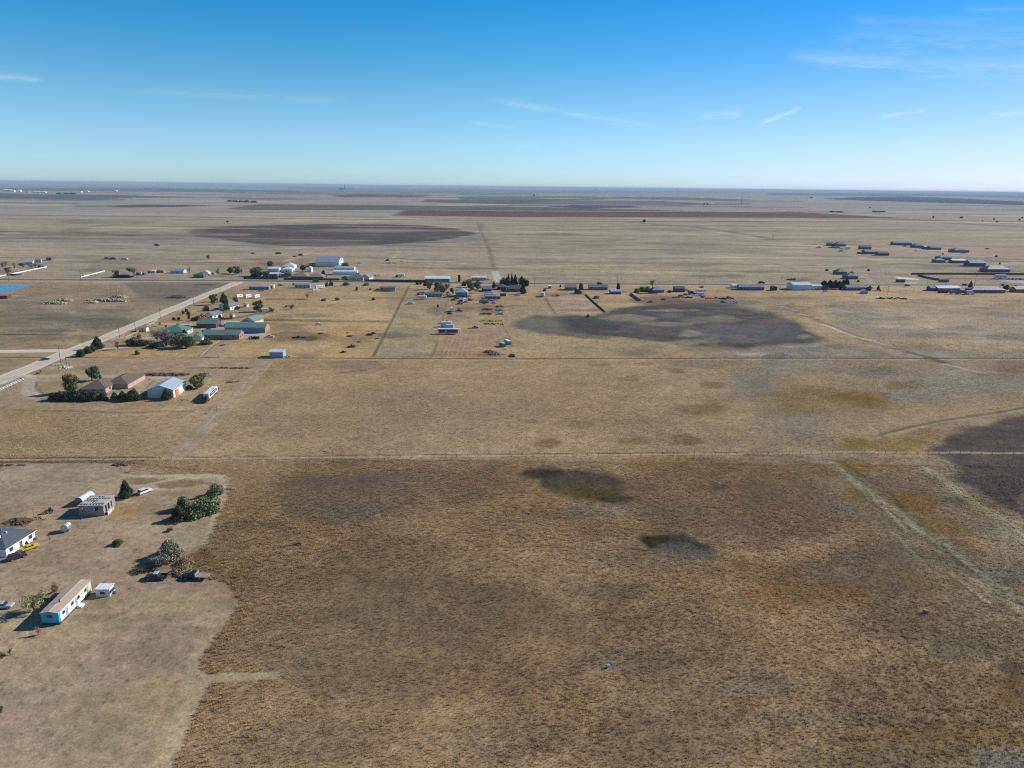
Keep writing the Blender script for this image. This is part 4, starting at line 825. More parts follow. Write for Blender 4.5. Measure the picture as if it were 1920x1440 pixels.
def fence(label, pts, name='wire_fence', h=1.25, step=4.0, kind='wire', c=(120, 104, 86), pmax=95):
    P = [Vector(W(a, b)) for a, b in pts]; t = empty(name, (P[0].x, P[0].y, 0), 0, label, 'fence'); o0 = P[0]
    pm = mat('fence_timber', c, var=.2, scale=2); L = sum((b - a).length for a, b in zip(P, P[1:])); step = max(step, L / pmax)
    for a, b in zip(P, P[1:]):
        n = max(1, round((b - a).length / step)); ang = math.atan2(b.y - a.y, b.x - a.x); q = (a + b) / 2 - o0; ln = (b - a).length
        if kind == 'board':
            part(t, 'board_panel', ('fb', round(ln, 1), h), lambda: MB().box(0, 0, .02, ln, .06, h), pm, loc=(q.x, q.y, 0), rz=ang)
        elif kind == 'rail':
            for z in (h * .4, h * .92): part(t, 'rail', ('fr', round(ln, 1), h), lambda: MB().box(0, 0, 0, ln, .11, .15), pm, loc=(q.x, q.y, z), rz=ang)
        else:
            for z in (.45, .8, 1.15): part(t, 'wire', ('fw', round(ln, 1)), lambda: MB().box(0, 0, 0, ln, .012, .012), mat('fence_wire', (120, 116, 110), metal=.6), loc=(q.x, q.y, z), rz=ang)
        for i in range(n + (1 if b is P[-1] else 0)):
            p = a.lerp(b, i / n) - o0; part(t, 'post', ('fp', h, kind), lambda: MB().box(0, 0, 0, .14 if kind != 'wire' else .11, .14 if kind != 'wire' else .11, h + .12), pm, loc=(p.x, p.y, 0))
    return t
def pole(label, px, py, h=10.0, rot=GRID, arm=True, group='utility poles along the roads', r=.16):
    x, y = W(px, py); t = empty('utility_pole', (x, y, 0), rot, label, 'utility pole', group); m = mat('creosoted_pole', (92, 78, 66), var=.2, scale=2)
    part(t, 'pole', ('pp', h, r), lambda: MB().cyl((0, 0, 0), (0, 0, h), r, r * .65, n=8), m)
    if arm:
        part(t, 'crossarm', ('pa', h), lambda: MB().box(0, 0, h - .7, .12, 2.4, .14), m)
        for k in (-1.05, -.4, .4, 1.05): part(t, 'insulator', ('pi', h), lambda: MB().cyl((0, 0, h - .55), (0, 0, h - .32), .05, .04, n=6), mat('glazed_insulator', (150, 160, 160), rough=.3), loc=(0, k, 0))
    return t
def pile(name, label, cat, x0, x1, yb, hgt, c, n=60, dep=3.0, chunk=.8, flat=.6, group=None, long=1.0):
    """heap of separate chunks or sticks, modelled as one heap"""
    cx = (x0 + x1) / 2; x, y = W(cx, yb); L = (x1 - x0) / ppm(cx, yb); rs = random.Random(int(x0 * 7 + yb)); m = MB()
    for i in range(n):
        u = rs.uniform(-1, 1); w = rs.uniform(-1, 1); e = max(0, 1 - u * u * .8 - w * w * .8); s = chunk * rs.uniform(.4, 1.1)
        m.box(u * L / 2, w * dep / 2, max(-.05, hgt * e * rs.uniform(0, .8)), s * long * rs.uniform(.7, 1.4), s * rs.uniform(.6, 1.1), s * flat * rs.uniform(.5, 1.2), rs.uniform(0, 3.1), rs.uniform(.5, .9), rs.uniform(.5, .9))
    o = m.build(name, mat('heap_' + name, c, rough=.95, var=.3, scale=1.2)); o.location = (x, y + dep / 2, 0); tag(o, label, cat, group); return o
# ================================================================== compound south of the highway, centre
WH = (238, 240, 240)
bld('blue roofed round shouldered barn in the middle of the vehicles', 854, 876, 557, 13, 4.6, 3.2, (86, 122, 170), (118, 176, 204), 'hip', 'y', 'barn', 'barn', win=0)
bld('long grey mobile home under the willow like trees', 797, 829, 556.5, 5.5, 3.0, .8, (150, 154, 166), (104, 126, 132), 'gable', 'x', 'mobile_home', 'mobile home', win=4)
bld('dark walled cabin with a bright white porch roof', 903, 920, 546, 7, 3.2, 1.6, (66, 74, 104), (110, 128, 140), 'gable', 'x', 'cabin', 'cabin', win=2, wings=((1.5, -5, 8, 3.4, 2.6, .5, 'shed', 'x'),))
bld('brown roofed house left of the white gable', 932, 949, 543.5, 10, 3, 2.6, (116, 88, 84), (104, 88, 84), 'hip', 'x', win=2); bld('dark grey roofed house among the spruces', 955, 979, 547, 10, 3.0, 3.0, (86, 88, 100), (96, 94, 98), 'gable', 'x', win=3); bld('small white gabled shed in front of the spruces', 948.5, 956, 544.5, 4, 2.6, 1.4, WH, (180, 180, 180), 'gable', 'y', 'garden_shed', 'shed', win=0)
for a, b2, yb, h, k, c, l in ((937, 950, 534, 7, 'round', (44, 56, 46), 'leftmost round dark tree of the spruce group'), (945, 955, 535, 7.5, 'round', (40, 52, 44), 'second dark tree of the spruce group'), (949, 957, 537, 11, 'spruce', (36, 56, 50), 'left pointed spruce by the highway'), (956, 963, 536, 11, 'spruce', (34, 52, 48), 'middle pointed spruce by the highway'), (961, 971, 536, 10.6, 'cedar', (34, 50, 46), 'right broad spruce by the highway'), (971, 985, 536.5, 9.5, 'round', (38, 50, 46), 'round dark tree right of the spruces'), (982, 993, 536.8, 7, 'round', (42, 52, 44), 'rightmost round dark tree by the highway'),
        (975, 987, 551, 9, 'cedar', (44, 62, 44), 'dark conifer in front of the grey roofed house'), (922, 930, 540, 6, 'cedar', (42, 56, 42), 'small conifer right of the cabin'), (864, 875, 536, 4.5, 'bush', (60, 58, 46), 'dark shrubs at the lane above the blue barn'), (872, 886, 539, 7, 'round', (158, 116, 76), 'orange brown autumn tree above the blue barn'), (876, 890, 545, 6.6, 'round', (98, 102, 68), 'olive tree above the blue barn'), (889, 902, 537, 6, 'bush', (72, 70, 60), 'dark brown shrub left of the cabin'), (890, 903, 543, 6.5, 'round', (112, 116, 84), 'grey green tree left of the cabin'), (933, 941, 542, 5, 'bush', (74, 60, 56), 'brown dark shrub at the brown roofed house'),
        (779, 785, 533.6, 3.6, 'cedar', (42, 44, 36), 'left black juniper of the pair on the lane'), (786, 791, 533.6, 3.4, 'cedar', (42, 44, 36), 'right black juniper of the pair on the lane'), (793, 801, 536.5, 5.2, 'bush', (46, 50, 40), 'dark shrub left of the willow like trees'), (799, 812, 543, 7.5, 'round', (104, 112, 84), 'grey green tree at the left of the willow clump'), (811, 830, 548, 9.5, 'round', (104, 120, 76), 'tallest light green willow like tree'), (822, 838, 552, 7.6, 'round', (112, 118, 84), 'willow like tree overhanging the mobile home'), (830, 845, 545, 7, 'sparse', (132, 122, 100), 'thin brown tree right of the willows'), (834, 844, 558, 5, 'sparse', (130, 118, 92), 'bare brown tree at the right end of the grey mobile home'), (787, 795, 557, 3.4, 'bush', (96, 96, 66), 'olive shrub beside the white camper'), (781, 787, 553.5, 2.2, 'bush', (116, 58, 52), 'small red brown bush on the plot'),
        (819, 823, 575.5, 2.4, 'cedar', (120, 82, 58), 'small orange brown cedar in the plot'), (867, 872, 557, 3, 'bush', (70, 70, 62), 'dark bush left of the blue barn'), (843, 852, 553, 6, 'round', (66, 80, 70), 'dark green tree left of the blue barn'), (803, 812, 533.5, 4.5, 'bush', (58, 60, 50), 'dark shrubs south of the white stable'), (815, 826, 534, 4.5, 'bush', (54, 56, 46), 'second dark shrub south of the white stable')):
    tree(k, l, a, b2, yb, h, c)
G3 = 'vehicles crowded round the blue barn'
for kd, px, py, rz, c, s, l in (('car', 769.5, 570.5, 5, (168, 204, 220), 1.3, 'pale blue car alone beside the dirt track'), ('camper', 793, 561, 5, WH, 1.1, 'white camper beside the olive shrub'), ('boxtruck', 845, 556, 100, (210, 212, 220), 1.1, 'white box truck left of the blue barn'), ('pickup', 869, 562, 60, (226, 230, 240), 1.1, 'white pickup in front of the blue barn'), ('suv', 863, 566, 170, (66, 84, 120), 1.0, 'dark blue car below the white pickup'), ('car', 877, 560, 20, (230, 226, 222), 1.0, 'white car right of the blue barn'), ('suv', 882, 563.5, 10, (96, 60, 70), 1.0, 'maroon car right of the blue barn'), ('car', 880, 556, 40, (120, 116, 120), 1.0, 'grey car behind the maroon one'), ('car', 884, 551, 10, (190, 184, 180), 1.0, 'pale car highest on the right of the blue barn'), ('pickup', 855, 561, 190, (58, 66, 88), 1.0, 'dark pickup at the left foot of the blue barn'), ('car', 873, 567.5, 20, (150, 160, 130), 1.0, 'pale green car lowest in the crowd'), ('suv', 850, 564, 0, (88, 70, 66), 1.0, 'brown car under the white box truck'),
        ('pickup', 862, 570.5, 180, (80, 84, 70), 1.0, 'olive dark pickup below the crowd'), ('boxtruck', 847, 584, 100, (196, 204, 220), 1.0, 'white truck facing the camera in the dirt yard'), ('flatbed', 860, 584.5, 5, (84, 82, 80), 1.2, 'grey flatbed right of the white truck in the dirt yard'), ('car', 843, 589, 10, (40, 44, 48), 1.0, 'black car lowest in the dirt yard'), ('implement', 861, 579.5, 0, (110, 86, 80), .8, 'rusty implement above the grey flatbed')):
    veh(kd, l, px, py, rz, c, s=s, group=G3)
G4 = 'long trailers parked side by side'
for px, py, L_, c, l in ((916, 554.5, 9, (150, 160, 176), 'rearmost short trailer of the stack of long trailers'), (919, 558, 12, (196, 204, 216), 'middle long trailer with the palest roof'), (924, 562, 14, (84, 88, 108), 'front long dark sided trailer')): veh('container', l, px, py, 2, c, group=G4, L=L_, H=2.6, z=.9, rc=(206, 214, 222), name='box_trailer', cat='trailer')
veh('container', 'small black trailer right of the long trailers', 943, 555, 10, (54, 58, 78), s=.9, name='box_trailer', cat='trailer'); veh('tank', 'olive grey tank trailer below the long trailers', 908, 569.5, -8, (150, 156, 140), s=1.3, L=6.5, r=1.0)
for px, py, rz, c, l in ((923, 564.8, 0, (150, 152, 156), 'grey car below the front long trailer'), (926, 569, 5, (170, 172, 170), 'pale car right of the tank trailer'), (907, 560.5, 0, (110, 112, 118), 'dark car left of the long trailers'), (970, 555, 5, (186, 192, 176), 'pale trailer bed right of the grey roofed house')): veh('flatbed' if px == 970 else 'car', l, px, py, rz, c, s=1.0)
for a, b2, yb, c, nm, l in ((930, 944, 576, (120, 118, 120), 'scrap_heap', 'upper grey scrap row at the edge of the dirt yard'), (930, 943, 583, (110, 116, 122), 'scrap_heap', 'middle grey scrap row at the edge of the dirt yard'), (932, 944, 590, (116, 116, 114), 'scrap_heap', 'lower grey scrap row at the edge of the dirt yard'), (904, 922, 582, (92, 62, 56), 'brush_pile', 'dark red brush pile in the dirt yard'), (900, 922, 590, (96, 84, 72), 'brush_pile', 'lower dark brush pile in the dirt yard'), (900, 942, 603, (178, 152, 96), 'weed_patch', 'yellow weed thicket with dark gaps'), (906, 944, 609, (170, 144, 92), 'weed_patch', 'lower edge of the yellow weed thicket'), (908, 925, 662, (112, 88, 76), 'brush_pile', 'red brown brush near the fence corner'), (918, 936, 666, (112, 112, 98), 'brush_pile', 'grey brush along the fence line'), (956, 965, 670, (70, 56, 46), 'brush_pile', 'dark brush lump on the fence line')):
    pile(nm, l, nm.replace('_', ' '), a, b2, yb, 1.1, c, 50, 5, 1.3, .6)
veh('container', 'white walled enclosed trailer with a dark side, upper one of three', 837, 612.5, 2, (190, 202, 218), s=1.2, L=6.4, H=2.5, z=.5, rc=WH, name='box_trailer', cat='trailer'); veh('boxtruck', 'silver motorhome parked between the white and maroon trailers', 840, 618, 178, (196, 206, 216), s=1.15)
veh('flatbed', 'dark trailer bed behind the white enclosed trailer', 838, 606.5, 0, (60, 66, 80), s=1.2)
veh('camper', 'long maroon fifth wheel trailer with a white roof', 840.5, 626, 2, (112, 26, 58), s=1.18, L=11.5, stripe=(220, 200, 206))
MBt = [o for o in bpy.data.objects if o.name.startswith('camper_trailer')][-1]; MB().box(0, 0, 3.0, 11.2, 2.3, .12).box(6.2, 0, 2.0, 2.0, 2.3, 1.05).build('roof', mat('white_trailer_roof', (240, 226, 230)), MBt)
veh('container', 'bright green shipping container with a pale green roof', 942.5, 649.5, 116, (60, 140, 104), s=.95, L=5.4, H=2.5, rc=(150, 206, 170), group='pair of containers in the dirt yard'); veh('container', 'white roofed shipping container right of the green one', 952, 645, 114, (150, 164, 190), s=.95, L=7.2, H=2.6, rc=(226, 230, 240), group='pair of containers in the dirt yard')
veh('flatbed', 'low black flat trailer in the middle of the dirt yard', 890, 615.5, 8, (44, 40, 40), s=.95)
fence('dark wooden paddock fence on the right side of the pink riding arena', [(1098, 553), (1112, 566), (1134.5, 585.5)], 'rail_fence', 1.1, 6, 'board', (112, 98, 84)); fence('thin fence on the left side of the pink riding arena', [(1021, 559), (1038, 583)], 'wire_fence', 1.3, 6, 'wire'); fence('brown fence across the top of the riding arena', [(1022, 553.5), (1096, 552.5)], 'rail_fence', 1.3, 6, 'rail', (120, 100, 84))
fence('fence between the long narrow plots, left of the dirt yard', [(842, 560), (826, 620), (812, 668)], step=8); fence('fence along the long diagonal dirt track', [(768, 536), (738, 600), (702, 668)], step=8); fence('dark fence across the tan paddocks', [(490, 601), (600, 602.5), (728, 604)], 'rail_fence', 1.4, 7, 'rail', (110, 92, 74)); fence('dark wood fence on the grassy plot above the paddocks', [(500, 562), (573, 562.5)], 'rail_fence', 1.4, 7, 'rail', (110, 92, 74))
fence('fence with shadow below the box truck and the sheds', [(408, 587), (496, 588.5)], 'rail_fence', 1.4, 7, 'rail', (104, 88, 74)); fence('thin white rail fence running down the lawn', [(376, 668), (396, 651), (412, 641)], 'rail_fence', 1.0, 7, 'rail', (186, 172, 146))

# ================================================================== south of the highway, right of centre
veh('camper', 'blue shaded camper at the corner of the riding arena', 1018, 556, 80, (150, 190, 214), s=1.25, L=6.6)
bld('grey house with a plain roof left of the dark round tree', 1060.5, 1081, 544.5, 9, 3.2, 2.2, (110, 110, 124), (128, 126, 134), 'gable', 'x', win=2); bld('long grey green mobile home behind a small tree', 1105, 1139.5, 543.8, 8, 3.2, 1.6, (104, 124, 132), (110, 122, 128), 'gable', 'x', 'mobile_home', 'mobile home', win=4); bld('bright blue metal shed with an arched roof', 1144.5, 1165, 551.8, 8, 2.2, 1.9, (52, 76, 160), (140, 186, 226), 'arch', 'x', 'metal_shed', 'shed', win=0, door=0)
bld('small white roofed kiosk by the highway', 1028, 1034, 541, 4, 2.4, .6, (150, 120, 100), (240, 226, 206), 'shed', 'x', 'garden_shed', 'shed', win=0); veh('flatbed', 'dark trailer inside the top of the riding arena', 1044, 555.5, 5, (56, 50, 46), s=1); veh('car', 'white car with an open boot right of the blue metal shed', 1171, 548, 20, WH, s=1.1); veh('implement', 'rusty frame inside the arena', 1036, 555, 0, (120, 96, 80), s=.7)
for a, b2, yb, h, k, c, l in ((1084.5, 1094, 543.5, 7, 'round', (48, 56, 46), 'dark round tree right of the grey house'), (1076, 1092, 551, 4.8, 'bush', (70, 74, 56), 'dark low shrubs above the arena corner'), (1118, 1130, 542, 6, 'round', (84, 96, 80), 'small tree overlapping the grey green mobile home'), (1155.5, 1163, 543.5, 6.6, 'round', (40, 44, 46), 'round near black tree above the blue metal shed'), (1112, 1125, 560, 2.6, 'bush', (112, 108, 82), 'olive scrub right of the arena fence'), (1018, 1025, 546, 2.6, 'bush', (112, 104, 66), 'yellow green bush above the blue camper'), (1049, 1052.5, 538.5, 2.6, 'cedar', (44, 40, 36), 'tiny black cedar by the highway'), (1099, 1106, 594.5, 2, 'bush', (64, 56, 52), 'dark bush at the edge of the burnt basin'),
        (1189, 1200, 549, 4.6, 'bush', (92, 98, 78), 'grey green shrub at the left end of the windbreak'), (1198, 1210, 547, 5, 'bush', (86, 92, 72), 'second shrub of the windbreak'), (1208, 1222, 547, 5, 'bush', (96, 100, 76), 'third shrub of the windbreak'), (1218, 1228, 548, 4.6, 'bush', (104, 104, 80), 'fourth shrub of the windbreak'), (1217, 1230, 538, 6.4, 'sparse', (150, 144, 72), 'yellow green tree standing on the highway verge'), (1252, 1259, 549, 2.6, 'bush', (50, 48, 44), 'dark shrub left of the dark house'), (1313, 1321, 539.5, 1.6, 'bush', (92, 64, 52), 'low red brown shrub below the highway'), (1404, 1416, 540, 2, 'bush', (100, 90, 80), 'brown shrub over the long mobile home')):
    tree(k, l, a, b2, yb, h, c)
bld('teal hip roofed house at the end of the windbreak', 1224, 1245, 549, 11, 3, 3, (96, 124, 136), (136, 170, 180), 'hip', 'x', win=3); fence('long dark wall slanting down to the burnt basin', [(1182, 552), (1200, 564.5)], 'board_fence', 1.8, 6, 'board', (112, 102, 96)); fence('low pale wall below the windbreak', [(1195, 551), (1218, 551.5), (1232, 552)], 'board_fence', 1.0, 6, 'board', (170, 158, 140))
bld('dark house with several pale windows', 1266, 1284, 547.5, 9, 3.6, 1.6, (80, 82, 96), (90, 92, 102), 'gable', 'x', win=4); veh('camper', 'white roofed camper with a dark side, upper of two', 1314, 549.5, 3, WH, s=1.35, L=7.5); veh('camper', 'white camper just below the upper one', 1313, 554.5, 4, (226, 230, 240), s=1.1, L=6.6)
for kd, px, py, rz, c, l in (('suv', 1286, 553.5, 10, (96, 110, 150), 'blue car below the dark house'), ('boxtruck', 1297, 552.5, 0, (60, 62, 84), 'dark truck right of the blue car'), ('car', 1276, 555.5, 20, (62, 54, 54), 'black car below the dark house'), ('car', 1291, 558.5, 0, (84, 80, 84), 'dark car below the dark truck'), ('car', 1318, 558, 10, (52, 50, 52), 'black car under the lower white camper'), ('car', 1288, 545, 0, (70, 66, 70), 'dark car at the top of the ditch bank'), ('car', 1343, 560, 5, (60, 54, 52), 'black car at the end of the pale mound'), ('suv', 1358, 561.5, 15, (64, 56, 54), 'black car between the brown mounds'), ('car', 1356, 567.5, 0, (48, 46, 48), 'small black car at the basin edge'), ('car', 1366, 558.5, 5, (76, 74, 76), 'grey car highest at the right of the scrap'), ('suv', 1379.5, 568.5, 12, (206, 210, 222), 'white car furthest right at the basin edge'), ('car', 1244, 562.5, 0, (66, 50, 46), 'dark wreck in the red brown yard'), ('car', 1220, 567, 5, (64, 48, 44), 'dark wreck at the lower edge of the red brown yard'), ('suv', 1428, 531.6, 2, (54, 56, 68), 'dark car driving on the highway')):
    veh(kd, l, px, py, rz, c, s=1.05 if px != 1428 else 1.5)
pile('earth_mound', 'pale dirt mound right of the white campers', 'dirt mound', 1326, 1344, 560.5, 1.0, (190, 168, 140), 30, 4, 2, .5); pile('scrap_heap', 'dark scrap spread along the top of the burnt basin', 'scrap heap', 1346, 1378, 561.5, 1.0, (84, 76, 74), 46, 6, 1.6, .5); pile('scrap_heap', 'brown scrap row in the red yard', 'scrap heap', 1262, 1300, 559, 1.0, (100, 84, 78), 50, 6, 1.6, .5); pile('earth_mound', 'row of dirt lumps at the corner of the wall', 'dirt mound', 1198, 1207, 563, .9, (190, 176, 162), 14, 3, 1.4, .5)
bld('long blue grey mobile home with a brighter left end', 1386, 1433, 544.2, 9, 3.4, 2.0, (106, 122, 146), (122, 130, 146), 'gable', 'x', 'mobile_home', 'mobile home', win=6); bld('white shed at the left end of the long mobile home', 1373, 1385, 540.6, 7, 3.0, 1.2, (216, 222, 226), (210, 220, 230), 'gable', 'x', 'garden_shed', 'shed', win=0); bld('small dark shed alone right of the long mobile home', 1447.5, 1457, 544.8, 6, 3.4, 1.0, (58, 62, 76), (92, 90, 100), 'gable', 'y', 'garden_shed', 'shed', win=0)
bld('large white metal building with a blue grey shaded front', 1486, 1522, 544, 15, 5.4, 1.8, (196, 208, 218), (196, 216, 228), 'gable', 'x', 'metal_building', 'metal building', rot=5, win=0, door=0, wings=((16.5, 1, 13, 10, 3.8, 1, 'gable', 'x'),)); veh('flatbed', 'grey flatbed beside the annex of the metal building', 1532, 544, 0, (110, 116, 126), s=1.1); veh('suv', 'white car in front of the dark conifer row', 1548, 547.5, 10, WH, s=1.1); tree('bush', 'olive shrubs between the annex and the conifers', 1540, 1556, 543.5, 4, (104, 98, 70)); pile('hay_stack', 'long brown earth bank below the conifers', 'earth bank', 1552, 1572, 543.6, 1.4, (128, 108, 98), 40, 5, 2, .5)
G5 = 'dark conifers in the row by the highway'
for i, (a, b2, yb, h, l) in enumerate(((1541, 1552, 537, 5.6, 'leftmost and lowest dark conifer of the highway row'), (1551, 1562, 539.5, 7.4, 'second dark conifer of the highway row'), (1561, 1572, 541, 8, 'middle dark conifer of the highway row'), (1568, 1580, 542, 7.4, 'largest dark conifer, lowest in the row'), (1578, 1585, 537.5, 6.6, 'fifth dark conifer, set back towards the road'), (1583, 1592, 537.5, 8, 'rightmost dark conifer of the highway row'))): tree('cedar', l, a - 2, b2 + 2, yb, h, (34, 46, 44), G5)
bld('blue green mobile home with shrubs right of the conifer row', 1587, 1628, 544.5, 9, 3.2, 1.8, (96, 120, 140), (112, 132, 146), 'gable', 'x', 'mobile_home', 'mobile home', win=5); tree('bush', 'grey green shrub at the right end of the blue green home', 1626, 1636, 545, 4.6, (84, 92, 84)); bld('small light blue shed below the blue green home', 1617.5, 1627, 551, 5, 2.8, 1.2, (130, 166, 206), (166, 200, 226), 'gable', 'y', 'garden_shed', 'shed', win=0); tree('cedar', 'single small conifer right of the blue green home', 1644, 1650, 544.5, 5, (66, 72, 58)); tree('bush', 'dark low weeds beside the single conifer', 1649, 1652, 545.5, 1.5, (60, 58, 50))
pile('brush_pile', 'long dark brush bank in the pasture at right', 'brush bank', 1645, 1702, 561, 1.6, (96, 86, 78), 70, 5, 2, .4); pile('brush_pile', 'dark brush at the left of the brown bank north of the highway', 'brush bank', 1478, 1494, 525, 2.2, (66, 66, 60), 30, 5, 2, .5)
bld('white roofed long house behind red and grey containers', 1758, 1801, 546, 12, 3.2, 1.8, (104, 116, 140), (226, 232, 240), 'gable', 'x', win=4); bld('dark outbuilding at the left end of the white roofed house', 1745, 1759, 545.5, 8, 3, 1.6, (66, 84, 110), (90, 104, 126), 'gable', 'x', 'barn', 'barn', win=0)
veh('container', 'dark red shipping container in front of the white roofed house', 1768, 549, 2, (108, 52, 60), s=1.1, L=9, H=2.6)
for px, py, c, l in ((1788, 551.2, (92, 108, 140), 'blue grey van right of the red container'), (1804, 551.2, (76, 90, 96), 'dark van second right of the red container'), (1819, 552, (176, 182, 196), 'pale van right of the two dark vans')): veh('boxtruck', l, px, py, 3, c, s=1.2)
bld('very long grey blue house right of the vans', 1821, 1886, 549.5, 11, 3.4, 2.6, (92, 112, 136), (118, 124, 132), 'hip', 'x', win=8); bld('house with a brown front at the right edge of the photo', 1904, 1950, 548.5, 10, 3.4, 2.2, (140, 112, 104), (116, 124, 136), 'gable', 'x', win=4)
tree('cedar', 'dark tree at the left corner of the very long house', 1816, 1824, 540, 6.6, (66, 74, 72)); tree('bush', 'dark shrub at the right end of the very long house', 1883, 1893, 543.5, 5, (50, 62, 44)); tree('sparse', 'thin tree leaning beside the dark shrub', 1877, 1885, 538, 3, (70, 80, 60)); tree('bush', 'dark bush beside the house at the right edge', 1901, 1909, 541, 3.4, (56, 60, 52)); veh('suv', 'dark car near the highway left of the corner tree', 1809, 535.7, 5, (50, 48, 50), s=1.2); veh('suv', 'black car south of the blue container', 1701, 536.6, 5, (44, 44, 50), s=1.2)

# ================================================================== subdivision north of the highway at right
NB = (112, 140, 176)
for a, b2, yb, d, h, r_, rc, k, l in ((1570, 1588, 515, 12, 3.2, 3.2, (112, 126, 140), 'hip', 'house with a pale cone roof north of the conifers'), (1588, 1609, 523.4, 12, 3.2, 2.8, (118, 128, 144), 'hip', 'house with the curved drive north of the conifers'), (1568, 1586, 462, 14, 3.6, 3.6, (104, 130, 160), 'hip', 'upper left blue hip roofed house of the far group'), (1553, 1564, 461, 9, 3.2, 2, (92, 104, 124), 'gable', 'small house left of the upper left hip roof'), (1615, 1634, 467.6, 12, 3.4, 2.4, (60, 92, 126), 'gable', 'dark blue roofed house in the middle of the far group'),
        (1622, 1646, 476.5, 13, 3.4, 2.6, (150, 164, 180), 'gable', 'pale edged dark house below the middle of the far group'), (1647, 1667, 479.4, 12, 3.4, 2, (88, 108, 136), 'gable', 'dark house right of the pale edged one'), (1675, 1710, 459.6, 12, 3.4, 2.2, (124, 142, 164), 'gable', 'long pale house at the top of the far group'), (1714, 1732, 464.6, 14, 3.6, 3, (92, 116, 150), 'hip', 'blue house right of the long pale one'), (1733, 1750, 467, 10, 3.2, 1.8, (190, 200, 212), 'gable', 'white edged house in the upper row'), (1744, 1765, 468.4, 12, 3.4, 2.4, (110, 132, 158), 'gable', 'right hand house of the upper row'),
        (1788, 1817, 473.6, 16, 3.6, 3, (100, 120, 148), 'hip', 'broad dark house alone at the upper right'), (1761, 1784, 487.3, 12, 3.4, 2.4, (124, 140, 158), 'hip', 'upper grey blue house of the middle right group'), (1754, 1773, 492.6, 10, 3.2, 2, (130, 150, 166), 'hip', 'lower left grey house of the middle right group'), (1785, 1811, 493.4, 9, 3.4, 1.4, (240, 242, 244), 'gable', 'white roofed mobile home in the middle right group'), (1818, 1848, 499.6, 14, 4.2, 3, (104, 126, 150), 'gable', 'tall blue grey house with a pale lower wall'), (1850, 1894, 510.6, 15, 3.6, 3.6, (124, 134, 140), 'hip', 'large grey green hip roofed house nearest the storage yard')):
    bld(l, a, b2, yb, d, h * 1.15, r_ * 1.1, (90, 106, 128), tuple(int(v * (.82 if v < 200 else 1)) for v in rc), k, 'x', win=3 if b2 - a > 14 else 2, door=0)
for kd, px, py, c, s, L_, l in (('flatbed', 1535, 465, (90, 92, 90), 1.6, None, 'dark trailer left of the far vehicle row'), ('car', 1556, 464.7, (140, 150, 160), 1.5, None, 'leftmost pale car of the far vehicle row'), ('suv', 1562, 464.9, (70, 84, 110), 1.5, None, 'second car of the far vehicle row, dark blue'), ('boxtruck', 1570, 465.8, (110, 122, 150), 1.3, None, 'blue truck in the middle of the far vehicle row'), ('car', 1578, 467, (196, 190, 186), 1.4, None, 'pale car right of the blue truck'), ('camper', 1589, 467.5, (226, 224, 220), 1.3, 7.5, 'white camper at the right end of the far vehicle row'), ('flatbed', 1576, 471.8, (70, 64, 62), 1.4, None, 'flat dark trailer below the far vehicle row'), ('suv', 1611, 475.6, (84, 96, 124), 1.6, None, 'blue grey truck left of the pale edged house'), ('suv', 1697, 462.4, (160, 170, 180), 1.3, None, 'pale car below the long pale house'), ('suv', 1806, 475, (130, 146, 160), 1.4, None, 'pale car in front of the broad dark house')):
    veh(kd, l, px, py, 5, c, s=s, **({'L': L_} if L_ else {}))
for px, py, L_, c, l in ((1688, 529, 9, (52, 92, 116), 'teal container beside the white sand at the highway'), (1769, 529, 10, (80, 106, 120), 'blue grey container at the corner of the storage yard')): veh('container', l, px, py, 3, c, s=1.1, L=L_, H=2.8)
fence('long dark privacy fence at the back of the storage yard', [(1708, 515.2), (1800, 515), (1960, 516)], 'board_fence', 2.4, 8, 'board', (78, 86, 98)); fence('dark privacy fence slanting down to the storage yard container', [(1721, 517.3), (1738, 522), (1760, 526)], 'board_fence', 2.2, 8, 'board', (74, 80, 92))
veh('camper', 'white camper at the head of the row in the storage yard', 1875, 523, 175, (220, 224, 232), s=1.7, L=7.5)
for i, l in enumerate(('first pale car in the storage yard row, next to the camper', 'second pale car in the storage yard row', 'third car in the storage yard row', 'fourth car in the storage yard row', 'last car in the storage yard row at the photo edge')): veh('suv', l, 1891 + i * 7.2, 524 + i * .2, 60, [(220, 224, 230), (150, 160, 172), (230, 232, 236), (120, 132, 148), (226, 228, 232)][i], s=1.25, group='cars parked in the storage yard')
for a, b2, yb, h, c, l in ((1626, 1631, 508.3, 3, (60, 52, 46), 'dark bush alone in the pasture below the far houses'), (1547, 1554, 508, 2.4, (104, 84, 70), 'brown bush left of the cone roofed house'), (1607, 1612, 529, 2.4, (62, 60, 50), 'dark bush beside the curved drive'), (1766, 1770, 477.3, 2.4, (60, 60, 60), 'dark dot shrub right of the far group'), (1848, 1856, 467.3, 2, (84, 66, 60), 'dark shrub in the reddish far pasture'), (1866, 1871, 482, 3, (72, 62, 60), 'brown shrub in the reddish far pasture'), (1873, 1876, 495.5, 3, (60, 56, 52), 'small dark shrub above the big hip roof'), (1716, 1719, 471.4, 2, (60, 56, 54), 'tiny dark shrub below the upper row'), (1594, 1601, 513.6, 3, (90, 92, 96), 'dark shrub between the two near houses')):
    tree('bush', l, a, b2, yb, h, c)

